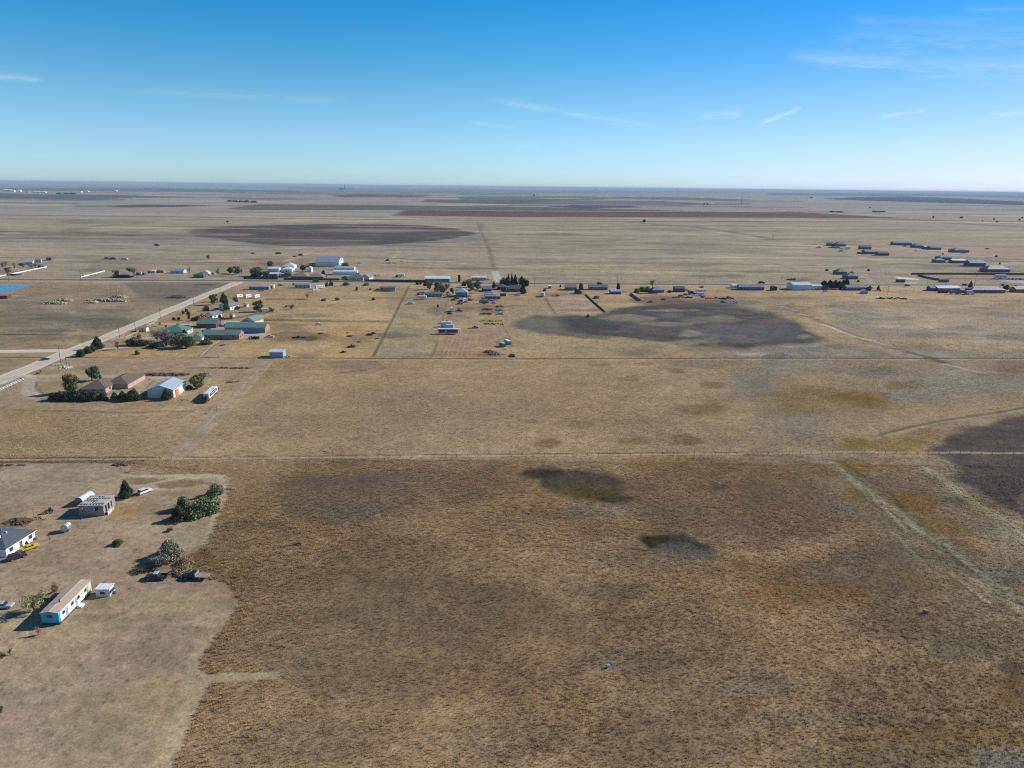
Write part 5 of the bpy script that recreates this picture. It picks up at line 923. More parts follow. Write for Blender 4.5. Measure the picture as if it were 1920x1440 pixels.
# ================================================================== left middle ground
bld('maroon barn cut by the left edge beside the pond', -14, 13, 560, 6, 2.5, .7, (96, 56, 58), (150, 112, 98), 'gable', 'x', 'barn', 'barn', win=0)
for a, b2, yb, hh, l in ((100, 130, 565, 2.6, 'upper heap of broken concrete, left pair'), (70, 122, 570.5, 2.4, 'lower heap of broken concrete, left pair'), (160, 236, 565.5, 3.4, 'longest heap of broken concrete with a dark shaded side'), (206, 234, 558.5, 3.0, 'small heap of broken concrete behind the longest one'), (158, 178, 568.5, 1.6, 'low stones at the left end of the longest heap')):
    pile('concrete_heap', l, 'rubble heap', a, b2, yb, hh * .8, (172, 156, 128), 300, 5.5, 1.7, .55, group='heaps of broken concrete north of the gravel road')
pile('brush_pile', 'dark flat brush beside the gravel road', 'brush', 311, 343, 559.5, 1.4, (74, 78, 70), 60, 7, 2, .4)
for px, py, c, l in ((202, 486.5, (120, 116, 130), 'dark wreck at the left of the far row by the pasture fence'), (213, 486.6, (90, 84, 80), 'brown wreck in the far row by the pasture fence'), (234, 487, (236, 236, 234), 'white truck at the right end of the far row')): veh('suv', l, px, py, 5, c, s=1.7)

# ================================================================== far plain
def farb(label, x0, x1, y, h, c, name='warehouse', cat='warehouse', group=None):
    cx = (x0 + x1) / 2; a, b = W(cx, y); L = (x1 - x0) / ppm(cx, y); t = empty(name, (a, b, 0), GRID, label, cat, group); m = mat('far_metal_wall', c, var=.05, scale=.02)
    MB().box(0, 0, 0, L, 30, h).build('wall', m, t); roof_mb(L, 30, h, h * .35, 'gable', 'x', o=1, t=.5).build('roof', m, t); return t
GT = 'white warehouses of the distant town'
for i, (a, b, y, h, l) in enumerate(((8, 22, 358.6, 14, 'longest white warehouse at the left of the distant town'), (22, 28, 359.4, 12, 'white warehouse touching the longest one'), (36, 40, 359.6, 14, 'small white warehouse after the first gap'), (64, 69, 361.2, 8, 'first of the low white warehouses in the town'), (70, 75, 361.3, 8, 'second of the low white warehouses in the town'), (76, 80, 361.4, 8, 'third of the low white warehouses in the town'), (81, 87, 361.5, 9, 'last and brightest of the low white warehouses'), (50, 55, 360.8, 6, 'dull low warehouse in the middle of the town'),
        (151, 154, 360.6, 9, 'left one of two lone white warehouses on the plain'), (163, 167, 359.6, 9, 'right one of two lone white warehouses on the plain'), (217, 220, 358.8, 10, 'single white warehouse further along the plain'), (33, 39, 344.6, 10, 'white speck of a barn near the left horizon'), (117, 121, 345.4, 16, 'second white speck of a barn near the left horizon'))):
    farb(l, a, b, y, h, (240, 240, 236) if i != 7 else (150, 150, 150), group=GT)
farb('white building left of the tall stack near the horizon', 664, 668, 354.9, 24, WH); farb('dark low building cluster right on the far plain', 1638, 1657, 397.9, 5, (60, 66, 84)); 
tx_, ty_ = W(646, 356.5); t = empty('smoke_stack', (tx_, ty_, 0), 0, 'tall thin stack on the horizon left of centre', 'tower'); MB().cyl((0, 0, 0), (0, 0, 104), 9, 6, n=8).build('stack', mat('far_concrete', (110, 120, 130)), t); MB().box(-60, 0, 0, 90, 60, 40).build('plant_block', mat('far_concrete', (110, 120, 130)), t)
mx_, my_ = W(1389.5, 388.5); t = empty('radio_mast', (mx_, my_, 0), 0, 'tall thin lattice radio mast on the far plain right of centre', 'radio mast'); q = MB()
for s in range(3): a = s * 2.094; q.cyl((math.cos(a) * 1.2, math.sin(a) * 1.2, 0), (math.cos(a) * 1.0, math.sin(a) * 1.0, 62), .3, .3, n=5)
for i in range(16): q.box(0, 0, i * 3.9, 2.4, 2.4, .25, i * .5)
q.build('lattice', mat('mast_steel', (96, 96, 100)), t)
mx_, my_ = W(1449, 449.5); t = empty('windmill', (mx_, my_, 0), 0, 'small windmill tower standing in the pasture at right', 'windmill'); q = MB()
for a, b in ((-1, -1), (1, -1), (1, 1), (-1, 1)): q.cyl((a * 1.3, b * 1.3, 0), (a * .2, b * .2, 10), .12, .1, n=5)
q.build('tower', mat('mast_steel', (96, 96, 100)), t); q = MB(); [q.box(math.cos(i) * 1.1, 0, 10 + math.sin(i) * 1.1, .5, .08, .9) for i in range(0, 7)]; q.build('wheel_vanes', chrome(), t)
GF = 'dark trees dotted over the far plain'
for i, (a, b, yb, h, l) in enumerate(((1205, 1211, 417, 9, 'single dark tree on the fence line right of centre'), (1319, 1323, 383.5, 10, 'left dark tree of the far pair left of the mast'), (1325, 1329, 383.5, 10, 'right dark tree of the far pair left of the mast'), (424, 428, 417, 5, 'dark tree on the far shore of the dry lake'), (425, 435, 378, 9, 'first dark tree of the clump by the smoke'), (434, 446, 378.6, 10, 'second dark tree of the clump by the smoke'), (446, 456, 378.8, 9, 'third dark tree of the clump by the smoke'), (456, 468, 379.4, 11, 'fourth dark tree of the clump by the smoke'), (468, 482, 379.8, 9, 'last dark tree of the clump by the smoke'),
        (104, 113, 364, 12, 'dark tree row left of the lone warehouses'), (118, 128, 364, 12, 'dark tree clump in the middle of that row'), (128, 140, 364.2, 12, 'dark tree clump at the right of that row'), (1556, 1566, 398, 6, 'left dark grove on the far plain at right'), (1566, 1584, 398.4, 6, 'right dark grove on the far plain at right'), (1748, 1752, 409, 9, 'dark tree left of the pair beyond the far fence'), (1800, 1806, 409.5, 7, 'dark tree right of the pair beyond the far fence'),
        (1862, 1866, 412, 6, 'scattered dark tree left in the far right corner'), (1868, 1872, 417, 5, 'scattered dark tree lower in the far right corner'), (1841, 1844, 415, 4, 'small dark tree nearest the corner fence'), (1910, 1914, 413.5, 6, 'dark tree at the right edge of the far plain'), (1915, 1919, 409.5, 6, 'second dark tree at the right edge of the far plain'), (1629, 1634, 390, 6, 'faint tree above the dark buildings'), (1519, 1524, 371.5, 14, 'faint dark tree close to the right horizon'), (1624, 1632, 372.3, 14, 'faint dark clump close to the right horizon'), (1000, 1003, 367.5, 20, 'faint dark tree near the horizon at centre'))):
    tree('round', l, a, b, yb, h, (40, 44, 44), GF)
# wind farm
tw = MB().cyl((0, 0, 0), (0, 0, 68), 2.4, 1.5, n=8).mesh('tower', mat('turbine_white', (200, 206, 212), rough=.4)); nc = MB().box(0, 2, 67, 3.4, 9, 3.4).mesh('nacelle', mat('turbine_white', (200, 206, 212), rough=.4)); bl = MB().prism([(-1.5, 1.5), (1.6, 1.5), (.6, 42), (-.5, 42)], 'y', -.4, .4).mesh('blade', mat('turbine_white', (200, 206, 212), rough=.4))
TU = [(276, 334.5), (298, 337), (311, 335), (329, 338), (344, 336), (357, 338), (383, 338), (391, 339), (403, 341), (421, 341), (437, 341), (457, 342), (500, 342), (582, 343), (596, 343), (610, 344), (832, 347), (846, 346), (863, 346), (893, 347), (898, 348), (762, 347), (1104, 351), (1218, 352), (1249, 353), (1403, 353), (1460, 352.5), (1513, 353), (1573, 353.5), (1727, 355)]
for i, (px, yt) in enumerate(TU):
    e = (340.5 + (px / 1920) * 22.2); D = 13500 + (i * 37 % 7) * 500; x = (px - 960) / FPX * D * 1.0; y_ = D
    t = empty('wind_turbine', (x * 1.02, y_, 0), (i * 13) % 30 - 15, 'white wind turbine standing on the far horizon', 'wind turbine', 'wind turbines along the horizon')
    o = bpy.data.objects.new('tower', tw); COL.objects.link(o); o.parent = t; o = bpy.data.objects.new('nacelle', nc); COL.objects.link(o); o.parent = t
    for k in range(3):
        o = bpy.data.objects.new('blade', bl); COL.objects.link(o); o.parent = t; o.location = (0, -4, 68.7); o.rotation_euler = (0, R(120 * k + i * 37), 0)
# ================================================================== roads
gravel = mat('pale_caliche_gravel', (208, 194, 174), rough=1, var=.08, scale=.15, bump=.03)
asph = mat('old_asphalt', (96, 90, 80), rough=.95, var=.12, scale=.1)
strip('gravel_road', [(-260, 826), (-60, 738), (0, 713), (60, 689), (120, 664), (200, 632), (300, 589.5), (380, 556), (449, 528.5)], 11.5, gravel, .02)
for o_ in (-1.9, 1.7, -.3): strip('wheel_rut', [(-260 + o_ * 2, 826 + o_ * 2.6), (-60, 738 + o_ * 2.2), (0, 713 + o_ * 2.0), (60, 689 + o_ * 1.8), (120, 664 + o_ * 1.6), (200, 632 + o_ * 1.3), (300, 589.5 + o_), (380, 556 + o_ * .8), (449, 528.5 + o_ * .6)], .8, mat('packed_rut', (178, 166, 148), rough=1, var=.16, scale=.3), .026)
strip('side_road', [(-600, 661), (0, 659), (60, 658), (125, 657.5)], 9, gravel, .016)
strip('highway', [(-500, 519.5), (-100, 523), (0, 524), (480, 526.5), (960, 531.5), (1440, 534), (1920, 534.5), (2300, 535)], 10, asph, .024, step=40)
strip('road_shoulder', [(-500, 520.6), (0, 525.2), (480, 527.7), (960, 532.8), (1440, 535.2), (1920, 535.8), (2300, 536)], 18, mat('shoulder_dust', (172, 154, 126), var=.1, scale=.1, rough=1), .012, step=40)
strip('paved_lane', [(927, 508.5), (936, 529)], 9, mat('pale_concrete', (186, 184, 172), var=.06, scale=.3), .02)
drv = mat('driveway_dust', (190, 176, 150), rough=1, var=.1, scale=.3, bump=.03)
for p, w in (([(178, 655), (215, 652.5), (250, 650), (285, 645)], 3.6), ([(196, 634), (240, 633.5), (282, 634)], 4), ([(275, 607), (330, 607.5), (375, 611), (400, 615)], 4), ([(0, 712), (50, 704), (60, 708)], 5)): strip('driveway', p, w, drv, .03, step=6)
wm = bpy.data.materials.new('pond_water'); wm.use_nodes = True; b_ = wm.node_tree.nodes['Principled BSDF']; b_.inputs['Base Color'].default_value = (.045, .16, .30, 1); b_.inputs['Roughness'].default_value = .08
m = MB(); m.v = [(*W(a, c), .03) for a, c in [(-260, 575), (0, 550.5), (22, 547), (40, 541), (55, 536), (52, 534.5), (0, 534.5), (-260, 533)]]; m.f = [tuple(range(8))]; tag(m.build('pond_water', wm), kind='structure')

# ================================================================== near yard, bottom left
WHITE = (236, 238, 238)
# turquoise mobile home
x0, y0 = W(80, 1171.5); x1, y1 = W(112, 1172.5); ang = math.degrees(math.atan2(y1 - y0, x1 - x0)); wdt = math.hypot(x1 - x0, y1 - y0); xe, ye = W(172, 1110.5); ln = math.hypot(xe - x1, ye - y1); az_ = math.degrees(math.atan2(ye - y1, xe - x1))
t = empty('mobile_home', ((x0 + xe) / 2, (y0 + ye) / 2, 0), az_ - 90, 'long turquoise and white mobile home with a tan ridged roof', 'mobile home')
turq = mat('turquoise_siding', (62, 176, 205), rough=.6, var=.05, scale=.6, ribs='Y'); whs = mat('pale_aqua_siding', (226, 246, 246), rough=.6, var=.04, ribs='Y')
MB().box(0, 0, .65, wdt - .06, ln - .06, 2.5).build('wall', turq, t)
MB().box(wdt / 2, .02 * ln, .5, .08, ln * .955, 2.62).build('side_siding', whs, t)
MB().box(wdt / 2 + .02, ln * .43, .5, .09, ln * .12, 2.6).build('entry_panel', mat('tan_panel', (206, 196, 160)), t)
MB().box(0, 0, 0, wdt - .3, ln - .3, .66).build('skirting', mat('dark_skirting', (58, 56, 54)), t)
MB().prism([(-wdt / 2 - .12, 3.13), (0, 3.48), (wdt / 2 + .12, 3.13), (wdt / 2 + .12, 3.25), (0, 3.62), (-wdt / 2 - .12, 3.25)][::-1], 'y', -ln / 2 - .15, ln / 2 + .15).build('roof', mat('tan_roof_coating', (186, 166, 144), rough=.8, var=.05, scale=.7), t)
MB().box(0, 0, 3.60, .14, ln, .05).build('ridge_cap', mat('cream_cap', (224, 200, 176)), t)
g = glassm()
MB().box(-.05, -ln / 2 - .01, 1.9, 1.15, .08, .75).build('window', g, t)
for q, l2 in ((-.36, 1.0), (-.10, 1.1), (.09, 1.0), (.31, .9)): MB().box(wdt / 2 + .05, q * ln, 1.75, .07, l2, .8).build('window', g, t)
for q in (-.27, .02, .37): MB().box(wdt / 2 + .05, q * ln, .7, .08, .85, 2.0).build('door', mat('grey_door', (150, 156, 160)), t)
st = MB(); st.box(wdt / 2 + .7, -.02 * ln + .9, 0, 1.1, 1.6, .35).box(wdt / 2 + .4, -.02 * ln + .9, .35, .6, 1.3, .3); st.build('step', mat('white_step', (228, 234, 234)), t)
MB().cyl((.25, -.22 * ln, 3.5), (.25, -.22 * ln, 4.3), .13).build('roof_vent', rubber(), t)
# deck behind it
dx, dy = W(101, 1118); t = empty('wooden_deck', (dx, dy, 0), az_ - 90, 'weathered wooden porch deck with rails on the shaded side of the turquoise mobile home', 'deck'); dm = mat('weathered_boards', (150, 128, 110), var=.25, scale=3)
MB().box(0, 0, .55, 2.4, 3.6, .1).build('platform', dm, t); q = MB()
for a in (-1.15, 0, 1.15): q.box(a, -1.75, 0, .1, .1, 1.6)
q.box(0, -1.75, 1.5, 2.4, .08, .1).box(-1.15, 0, 1.5, .08, 3.6, .1).box(-1.15, 1.7, 0, .1, .1, 1.6); q.build('railing', dm, t)
q = MB(); [q.box(-1.6 - i * .3, -.6, .4 - i * .17, .3, 1.1, .06) for i in range(3)]; q.build('stair', dm, t)
# white house, grey hip roof: its long lit wall runs from the photo's lower left to the upper right
_a, _b = W(13, 1045), W(67, 1010); _l = math.hypot(_b[0] - _a[0], _b[1] - _a[1]); _r = math.degrees(math.atan2(_b[1] - _a[1], _b[0] - _a[0])); HW = ((_a[0] + _b[0]) / 2, (_a[1] + _b[1]) / 2, _l, _r)
t = bld('white walled house with a slate grey hip roof and two white roof vents', 0, 10, 1046, 10.5, 2.8, 2.0, WHITE, (88, 100, 110), 'hip', 'x', cat='house', at=HW, win=2, door=1, vents=2, rough=.9)
MB().box(3.9, 3.0, 0, .3, 1.2, 2.2).build('porch_post', mat('dark_grey_wood', (70, 72, 76)), t)  # panel in one even dark grey
# curved shed, ruin, tanks
bld('arched silver metal shed with a pinkish plank front, beside the ruined building', 140, 157.5, 948, 5.4, 1.3, 1.5, (156, 132, 124), (196, 214, 232), 'arch', 'y', 'storage_shed', 'shed', rot=-8, win=0, door=1)
rx, ry = W(173, 967); t = empty('ruined_building', (rx, ry, 0), 0, 'grey gutted concrete building with open windows and a broken flat roof', 'ruin'); t.rotation_euler = (0, 0, R(3))
cm = mat('bare_block_wall', (150, 146, 142), rough=.95, var=.28, scale=1.2, bump=.05); Lr, Dr, Hr = 7.6, 6.8, 3.4
a = MB(); a.box(0, 0, 0, Lr, .25, Hr * .45); [a.box(u, 0, Hr * .45, l, .25, Hr * .55) for u, l in ((-3.3, .8), (-.7, 3.4), (3.0, 1.4))]; a.box(-2.6, 0, Hr - .4, 1.2, .24, .4); a.box(1.7, 0, Hr - .5, 1.6, .24, .5); a.build('front_wall', cm, t)
a = MB(); a.box(Lr / 2 - .12, Dr / 2, 0, .25, Dr - .3, .9); [a.box(Lr / 2 - .12, v, .9, .25, l, Hr - .9) for v, l in ((.45, .6), (2.1, .7), (3.9, .8), (5.8, 1.6))]; a.box(Lr / 2 - .12, Dr / 2, Hr - .45, .26, Dr - .3, .45); a.build('side_wall', cm, t)
a = MB(); a.box(-Lr / 2 + .12, Dr / 2, 0, .25, Dr - .3, Hr).box(0, Dr, 0, Lr, .25, Hr); a.build('rear_wall', cm, t)
a = MB()
for i in range(9): a.box(-3.6 + i * .9, Dr / 2 + .1, Hr, .28, Dr + .5, .16)
for j, (u, l) in enumerate(((-.2, 7.6), (1.2, 7.6), (2.3, 3.0), (3.6, 7.6), (5.2, 7.6), (6.9, 7.6))): a.box(0 if l > 5 else 2, u, Hr + .17, l, .5, .1)
a.box(2.2, 2.6, Hr + .28, 3.0, 3.2, .07, .05).box(-2.2, 1.6, Hr + .28, 2.3, 1.7, .07, -.08).box(-1.9, 5.4, Hr + .28, 2.4, 1.5, .07, .1).box(2.6, 6.1, Hr + .28, 2.4, 1.2, .07); a.build('roof', mat('broken_roof_deck', (176, 174, 172), rough=.95, var=.25, scale=1.5), t)
a = MB(); a.box(4.6, 1.6, 0, .12, 2.6, 1.3).box(4.4, 4.0, 0, .1, 1.6, .7, .2); a.build('fallen_panel', mat('pale_debris_panel', (196, 192, 186), var=.2), t)
veh('tank', 'small round silver tank trailer parked in front of the ruined building', 124.5, 996, 98, (196, 208, 216), s=.62, L=3.6, r=1.7)
veh('suv', 'white estate car parked beside the dark juniper', 272, 924, 62, (236, 238, 240), s=.95)
veh('car', 'yellow low sports car parked beside the white house', 57, 1029, 50, (226, 196, 30), s=.92)
veh('suv', 'dark purple car parked just below the yellow sports car', 33, 1047, 47, (66, 46, 66), s=.95)
veh('pickup', 'dark old pickup with a pale cab roof parked beside the brush', 294, 1085, 182, (62, 66, 66), s=1.0, light_cab=(176, 196, 196), name='pickup_truck')
veh('flatbed', 'black flatbed truck with an empty wooden bed parked by the grass edge', 364, 1084, 178, (34, 36, 40), s=1.02)
veh('car', 'silver car at the left edge beside the olive tree', 6, 1139, 8, (176, 186, 196), s=1.0)
t = bld('small white cargo shed with a grey front beside the turquoise home', 181, 206, 1119, 2.5, 2.0, .12, (196, 208, 216), (246, 248, 250), 'shed', 'x', 'storage_shed', 'shed', rot=2, win=1, door=0)
pile('scrap_heap', 'rusty bicycle and scrap heap at the end of the small white cargo shed', 'scrap heap', 205, 217, 1114, .9, (96, 84, 80), 22, 1.0, .7, .2)
veh('tractor', 'small yellow loader tractor standing among weeds near the ruin', 92, 962, 205, (190, 150, 60), s=.7)
pile('junk_pile', 'low heap of scrap boards left of the tank trailer', 'junk pile', 62, 86, 974, .5, (150, 140, 126), 26, 1.6, .8, .25)
pole('thin wooden antenna post standing left of the tank trailer', 93, 1012, 2.6, arm=False, group=None, r=.12)
pole('thin bare post standing by the weeds near the yellow tractor', 64, 971, 3.0, arm=False, group=None, r=.06)
fence('two posts and boards beside the right wall of the ruin', [(211, 951), (219, 949)], 'gate_posts', 1.8, 1.4, 'wire')
# plants of the near yard
OL, GR, DK, JU = (98, 100, 58), (74, 86, 48), (42, 54, 34), (40, 58, 36)
tree('cedar', 'dense dark juniper standing beside the white estate car', 222.5, 247.5, 934, 5.3, (40, 62, 36))
tree('bush', 'large grey green shrub, upper right of the clump by the field edge', 379, 419, 933, 4.6, (106, 116, 90), 'clump of shrubs at the field edge')
tree('bush', 'biggest dome shaped shrub in the clump at the field edge', 340, 412, 968, 6.2, (98, 112, 74), 'clump of shrubs at the field edge')
tree('bush', 'left grey green shrub of the clump behind the dark one', 324, 364, 958, 5.0, (104, 114, 84), 'clump of shrubs at the field edge')
tree('cedar', 'near black juniper at the lower left of the shrub clump', 318, 352, 977, 4.0, (50, 54, 36), 'clump of shrubs at the field edge')
tree('bush', 'small round green juniper alone in the mown yard', 207, 231, 1024, 1.9, (82, 92, 34))
tree('bush', 'tiny leaning brown shrub between the juniper and the field', 310, 325, 997, 1.3, (92, 74, 42))
tree('bush', 'large grey green mesquite in the brush above the pickups', 276, 346, 1052, 5.2, (122, 124, 98)); tree('sparse', 'grey bare bush in front of the mesquite', 275, 322, 1066, 4.2, (118, 116, 110))
tree('bush', 'rusty brown weeds to the right of the mesquite', 322, 364, 1060, 1.8, (134, 110, 82)); tree('bush', 'low brown brush just above the black flatbed', 310, 372, 1074, 1.5, (130, 110, 78)); tree('bush', 'low dry brush trailing left below the mesquite', 232, 300, 1076, 1.0, (128, 110, 76), ry=.5)
tree('sparse', 'wide sparse olive tree left of the turquoise home', 34, 84, 1152, 5.0, (146, 142, 92)); tree('sparse', 'brown leaved small tree behind the wooden deck', 93, 112, 1115, 3.2, (148, 116, 74)); tree('sparse', 'pinkish brown shrub below the turquoise home', 64, 78, 1192, 2.1, (176, 130, 100))
tree('bare', 'straggly yucca like shrub at the left edge below the mobile home', 6, 27, 1230, 2.0, (140, 136, 112)); tree('bush', 'reddish shrub at the left edge beside the yucca', -12, 9, 1236, 1.6, (120, 80, 58)); tree('bush', 'dark shrub cut by the left edge low in the photo', -14, 6, 1336, 1.2, (72, 80, 70))
tree('sparse', 'thin brown shrub at the left edge above the silver car', -10, 3, 1112, 2.2, (128, 94, 70))
pile('brush_pile', 'long brown brush pile behind the white house', 'brush pile', 4, 50, 984, 1.2, (98, 78, 60), 90, 4, 1.0, .2, long=1.6)
tree('bush', 'pale green shrub against the right end of the white house', 64, 72, 1012, 1.2, (168, 190, 160)); tree('bush', 'dark shrub against the front of the white house', 42, 52, 1022, 1.5, (70, 76, 58))
t = MB(); xb, yb_ = W(1140, 1252); t.box(0, 0, .12, .9, .6, .4, .2, .9, .9).build('plastic_barrel', mat('blue_plastic', (110, 172, 214), rough=.4), None, .1).location = (xb, yb_, .25); tag(bpy.data.objects['plastic_barrel'], 'light blue plastic tub lying in the brown field', 'tub')
t = pile('limestone_rock', 'single pale tan rock standing in the brown field at right', 'rock', 1731, 1739, 1151, .7, (170, 140, 104), 5, .7, .8, .9)
pile('dead_stump', 'dark dead stump with sticks in the brown field', 'stump', 552, 566, 1022, .9, (72, 62, 60), 14, .9, .6, .3, long=1.8)
pile('downed_log', 'pale fallen log at the end of the mown strip by the clump', 'log', 422, 438, 917, .5, (140, 122, 100), 6, .7, 1.1, .3, long=2)
pile('dark_brush', 'dark flat brush by the fence line above the yard', 'brush', 210, 240, 873, .7, (84, 78, 68), 34, 1.6, 1.0, .2, long=1.6)
pile('fallen_branches', 'dark branches lying at the far left of the fence line', 'branches', -6, 18, 874, .6, (78, 66, 56), 22, 1.6, 1.0, .2, long=1.6)
pile('loose_sticks', 'small dark sticks below the fence line, left of the middle', 'sticks', 30, 50, 873, .3, (84, 70, 58), 12, 1.2, .8, .2, long=1.6)
fence('wire fence running along the near side of the middle pasture', [(0, 864), (300, 862), (960, 856), (1440, 852.5), (1600, 849.5), (1920, 852.5)], step=4.2)
fence('wire fence running along the far side of the middle pasture', [(160, 670), (500, 671), (960, 673), (1400, 672), (1900, 672)], step=7)

# ================================================================== brown roofed farmhouse and metal barn
t = bld('brown hip roofed brick farmhouse with a dark chimney', 154, 198, 737, 15.5, 2.6, 2.6, (176, 156, 146), (108, 94, 86), 'hip', 'y', rot=2.5, win=3, door=0, chim=(-1.6, 3.0), wings=((7.2, 9.4, 11.4, 19.0, 2.6, 2.3, 'hip', 'y'),))
bld('large blue grey metal barn with cream side wall and an orange brown door', 278.5, 325.5, 746.5, 15.0, 4.1, 2.2, (206, 208, 200), (160, 184, 208), 'gable', 'y', 'metal_barn', 'barn', rot=2.5, win=0, door=0)
b_ = [o for o in bpy.data.objects if o.name.startswith('metal_barn')][-1]; MB().box(6.28, -3.6, .02, .12, 3.0, 3.3).build('sliding_door', mat('rust_brown_door', (184, 128, 84), rough=.7), b_)
veh('semi', 'semi truck with a long white trailer and dark lettered side panel by the metal barn', 396, 744, -84, (226, 230, 234), s=.92)
G1 = 'junipers in the row below the farmhouse'
tree('round', 'tall olive leaved tree left of the brown roofed farmhouse', 108, 148, 739, 9.6, (108, 104, 56)); tree('round', 'dark green tree behind the brown roofed farmhouse', 153, 186, 715, 7.6, (62, 76, 48)); tree('round', 'yellow green tree to the right of the metal barn', 349, 385, 731, 7.6, (106, 108, 58))
for i, (a, c, yb, h, l) in enumerate(((90, 106, 751, 3.4, 'leftmost dark juniper of the row, at the drive'), (100, 122, 752, 4.2, 'second dark juniper of the row below the tall olive tree'), (116, 136, 752, 4.4, 'third dark juniper of the row, broad and black green'), (130, 148, 751, 4.2, 'fourth dark juniper of the row, left of the gap'),
        (150, 166, 752, 3.8, 'juniper right of the gap, below the farmhouse corner'), (166, 186, 752, 4.2, 'wide low juniper below the middle of the farmhouse'), (182, 201, 751, 3.8, 'juniper below the right end of the farmhouse'), (209, 219, 750, 3.0, 'small greyish shrub right of the farmhouse junipers'), (222, 236, 751, 3.4, 'narrow dark shrub left of the biggest juniper'),
        (237, 262, 752, 5.2, 'biggest dark juniper between farmhouse and barn'), (304, 318, 750, 4.2, 'dark shrub standing in front of the metal barn'))):
    tree('cedar' if i in (3, 4, 7, 8, 10) else 'bush', l, a - 2.5, c + 2.5, yb, h * 1.15, (44, 58, 42) if i != 7 else (70, 80, 60), G1)
tree('bare', 'grey leafless shrub at the left corner of the metal barn', 260, 280, 748, 3.6, (120, 114, 104)); tree('bush', 'brown weeds between the barn and the yellow green tree', 345, 362, 729, 2.0, (140, 112, 84))
pile('brush_pile', 'long dark brush pile behind the metal barn', 'brush pile', 262, 350, 705, 1.3, (86, 74, 68), 130, 5, 1.3, .25, long=1.8)
pile('hay_stack', 'grey collapsed lumber stack beyond the yellow green tree', 'lumber stack', 370, 393, 706, 2.0, (146, 134, 116), 40, 4, 1.6, .2, long=2)
pile('brush_pile', 'thin dark brush line along the old fence at the track', 'brush line', 390, 466, 691, .8, (92, 76, 62), 60, 1.5, 1.0, .3, long=1.8)
pile('scrap_heap', 'scattered rusty scrap right of the lumber stack', 'scrap heap', 415, 446, 718, .5, (104, 84, 72), 26, 3, .8, .3); pile('rubble_patch', 'scattered pale rubble in front of the metal barn', 'rubble', 334, 356, 751, .4, (150, 134, 112), 26, 3, .7, .4)
pole('short pole with a crossarm beside the diagonal track', 407, 774, 3.4, arm=True, group=None, r=.1)
fence('white pipe fence at the driveway entrance by the gravel road', [(-30, 748), (14, 727), (45, 713)], 'pipe_fence', 1.2, 3.2, 'rail', (236, 236, 232)); tree('bush', 'small green shrub at the end of the white entrance fence', 33, 44, 714, 1.5, (76, 92, 60))
pile('rubble_patch', 'pale broken concrete heap beside the gravel road', 'rubble', 108, 128, 691, 1.0, (206, 200, 176), 40, 4, 1.3, .4); pile('rubble_patch', 'low line of pale stones left of the concrete heap', 'rubble', 98, 122, 685, .5, (186, 176, 150), 20, 2.5, 1.0, .4)
tree('bush', 'small brown weed clump beside the driveway mouth', 66, 74, 702, 1.2, (118, 96, 70)); tree('bush', 'second brown weed clump beside the driveway mouth', 74, 80, 698, 1.6, (160, 140, 100))
veh('car', 'dark blue car driving on the gravel road', 85, 675, 43, (44, 60, 104), s=.98)
for i, (a, yb, h, l) in enumerate(((114, 678.5, 10, 'utility pole where the side road meets the gravel road'), (224.5, 634, 8.6, 'utility pole above the hedge on the gravel road'), (254.5, 622, 7.4, 'utility pole beside the first green roofed drive'), (301, 597, 8.6, 'utility pole halfway along the gravel road'), (363.5, 572, 9.5, 'utility pole on the gravel road left of the round green trees'),
        (170, 663, 5, 'short pole in the hedge by the gravel road'), (413, 550, 8, 'utility pole on the gravel road nearest the highway'), (16.5, 527, 11, 'leftmost utility pole on the highway'), (152.5, 527.5, 11, 'highway pole at the near end of the second white fence'), (286.5, 527.5, 11, 'highway pole left of the blue roofed building'), (1002, 537, 12, 'highway pole right of the dark spruces'),
        (1157, 538.5, 12.5, 'highway pole beside the round dark tree'), (1311.5, 539.5, 12.5, 'highway pole above the white camper trailers'), (1463.5, 540, 12, 'highway pole left of the white metal building'), (1600, 538, 12, 'highway pole above the dark conifer row'), (1737.5, 537, 12, 'highway pole left of the fenced storage yard'),
        (1827, 536, 12, 'highway pole inside the storage yard frontage'), (1664, 553, 9, 'pole standing in the pasture south of the highway'), (1320, 531, 6, 'short marker pole north of the camper trailers'), (125, 684, 5.2, 'short bare pole beside the concrete heap'), (208, 548, 8, 'left pole of the pair above the rubble heaps'), (219, 548, 8, 'right pole of the pair above the rubble heaps'), (171, 536, 6, 'short pole south of the highway at left'), (771, 533, 8, 'pole at the head of the long dirt track'))):
    pole(l, a, yb, h, arm=i not in (5, 19))
GH = 'dark hedge trees beside the gravel road'
tree('bush', 'leftmost hedge tree casting its shadow on the gravel road', 139, 160, 669, 4.8, (50, 64, 36), GH); tree('bush', 'middle hedge tree beside the gravel road', 152, 172, 664, 5.2, (52, 68, 36), GH); tree('bush', 'third hedge tree, lower and wider', 164, 180, 660, 4.6, (54, 70, 38), GH); tree('cedar', 'tallest dark conifer at the right end of the roadside hedge', 171, 192, 655, 7.0, (38, 56, 36), GH)
tree('sparse', 'thin grey tree by the drive right of the hedge', 214, 226, 656, 5.2, (120, 116, 88)); tree('bush', 'single small round shrub on the tan lawn', 251, 262, 665, 2.9, (70, 84, 50))

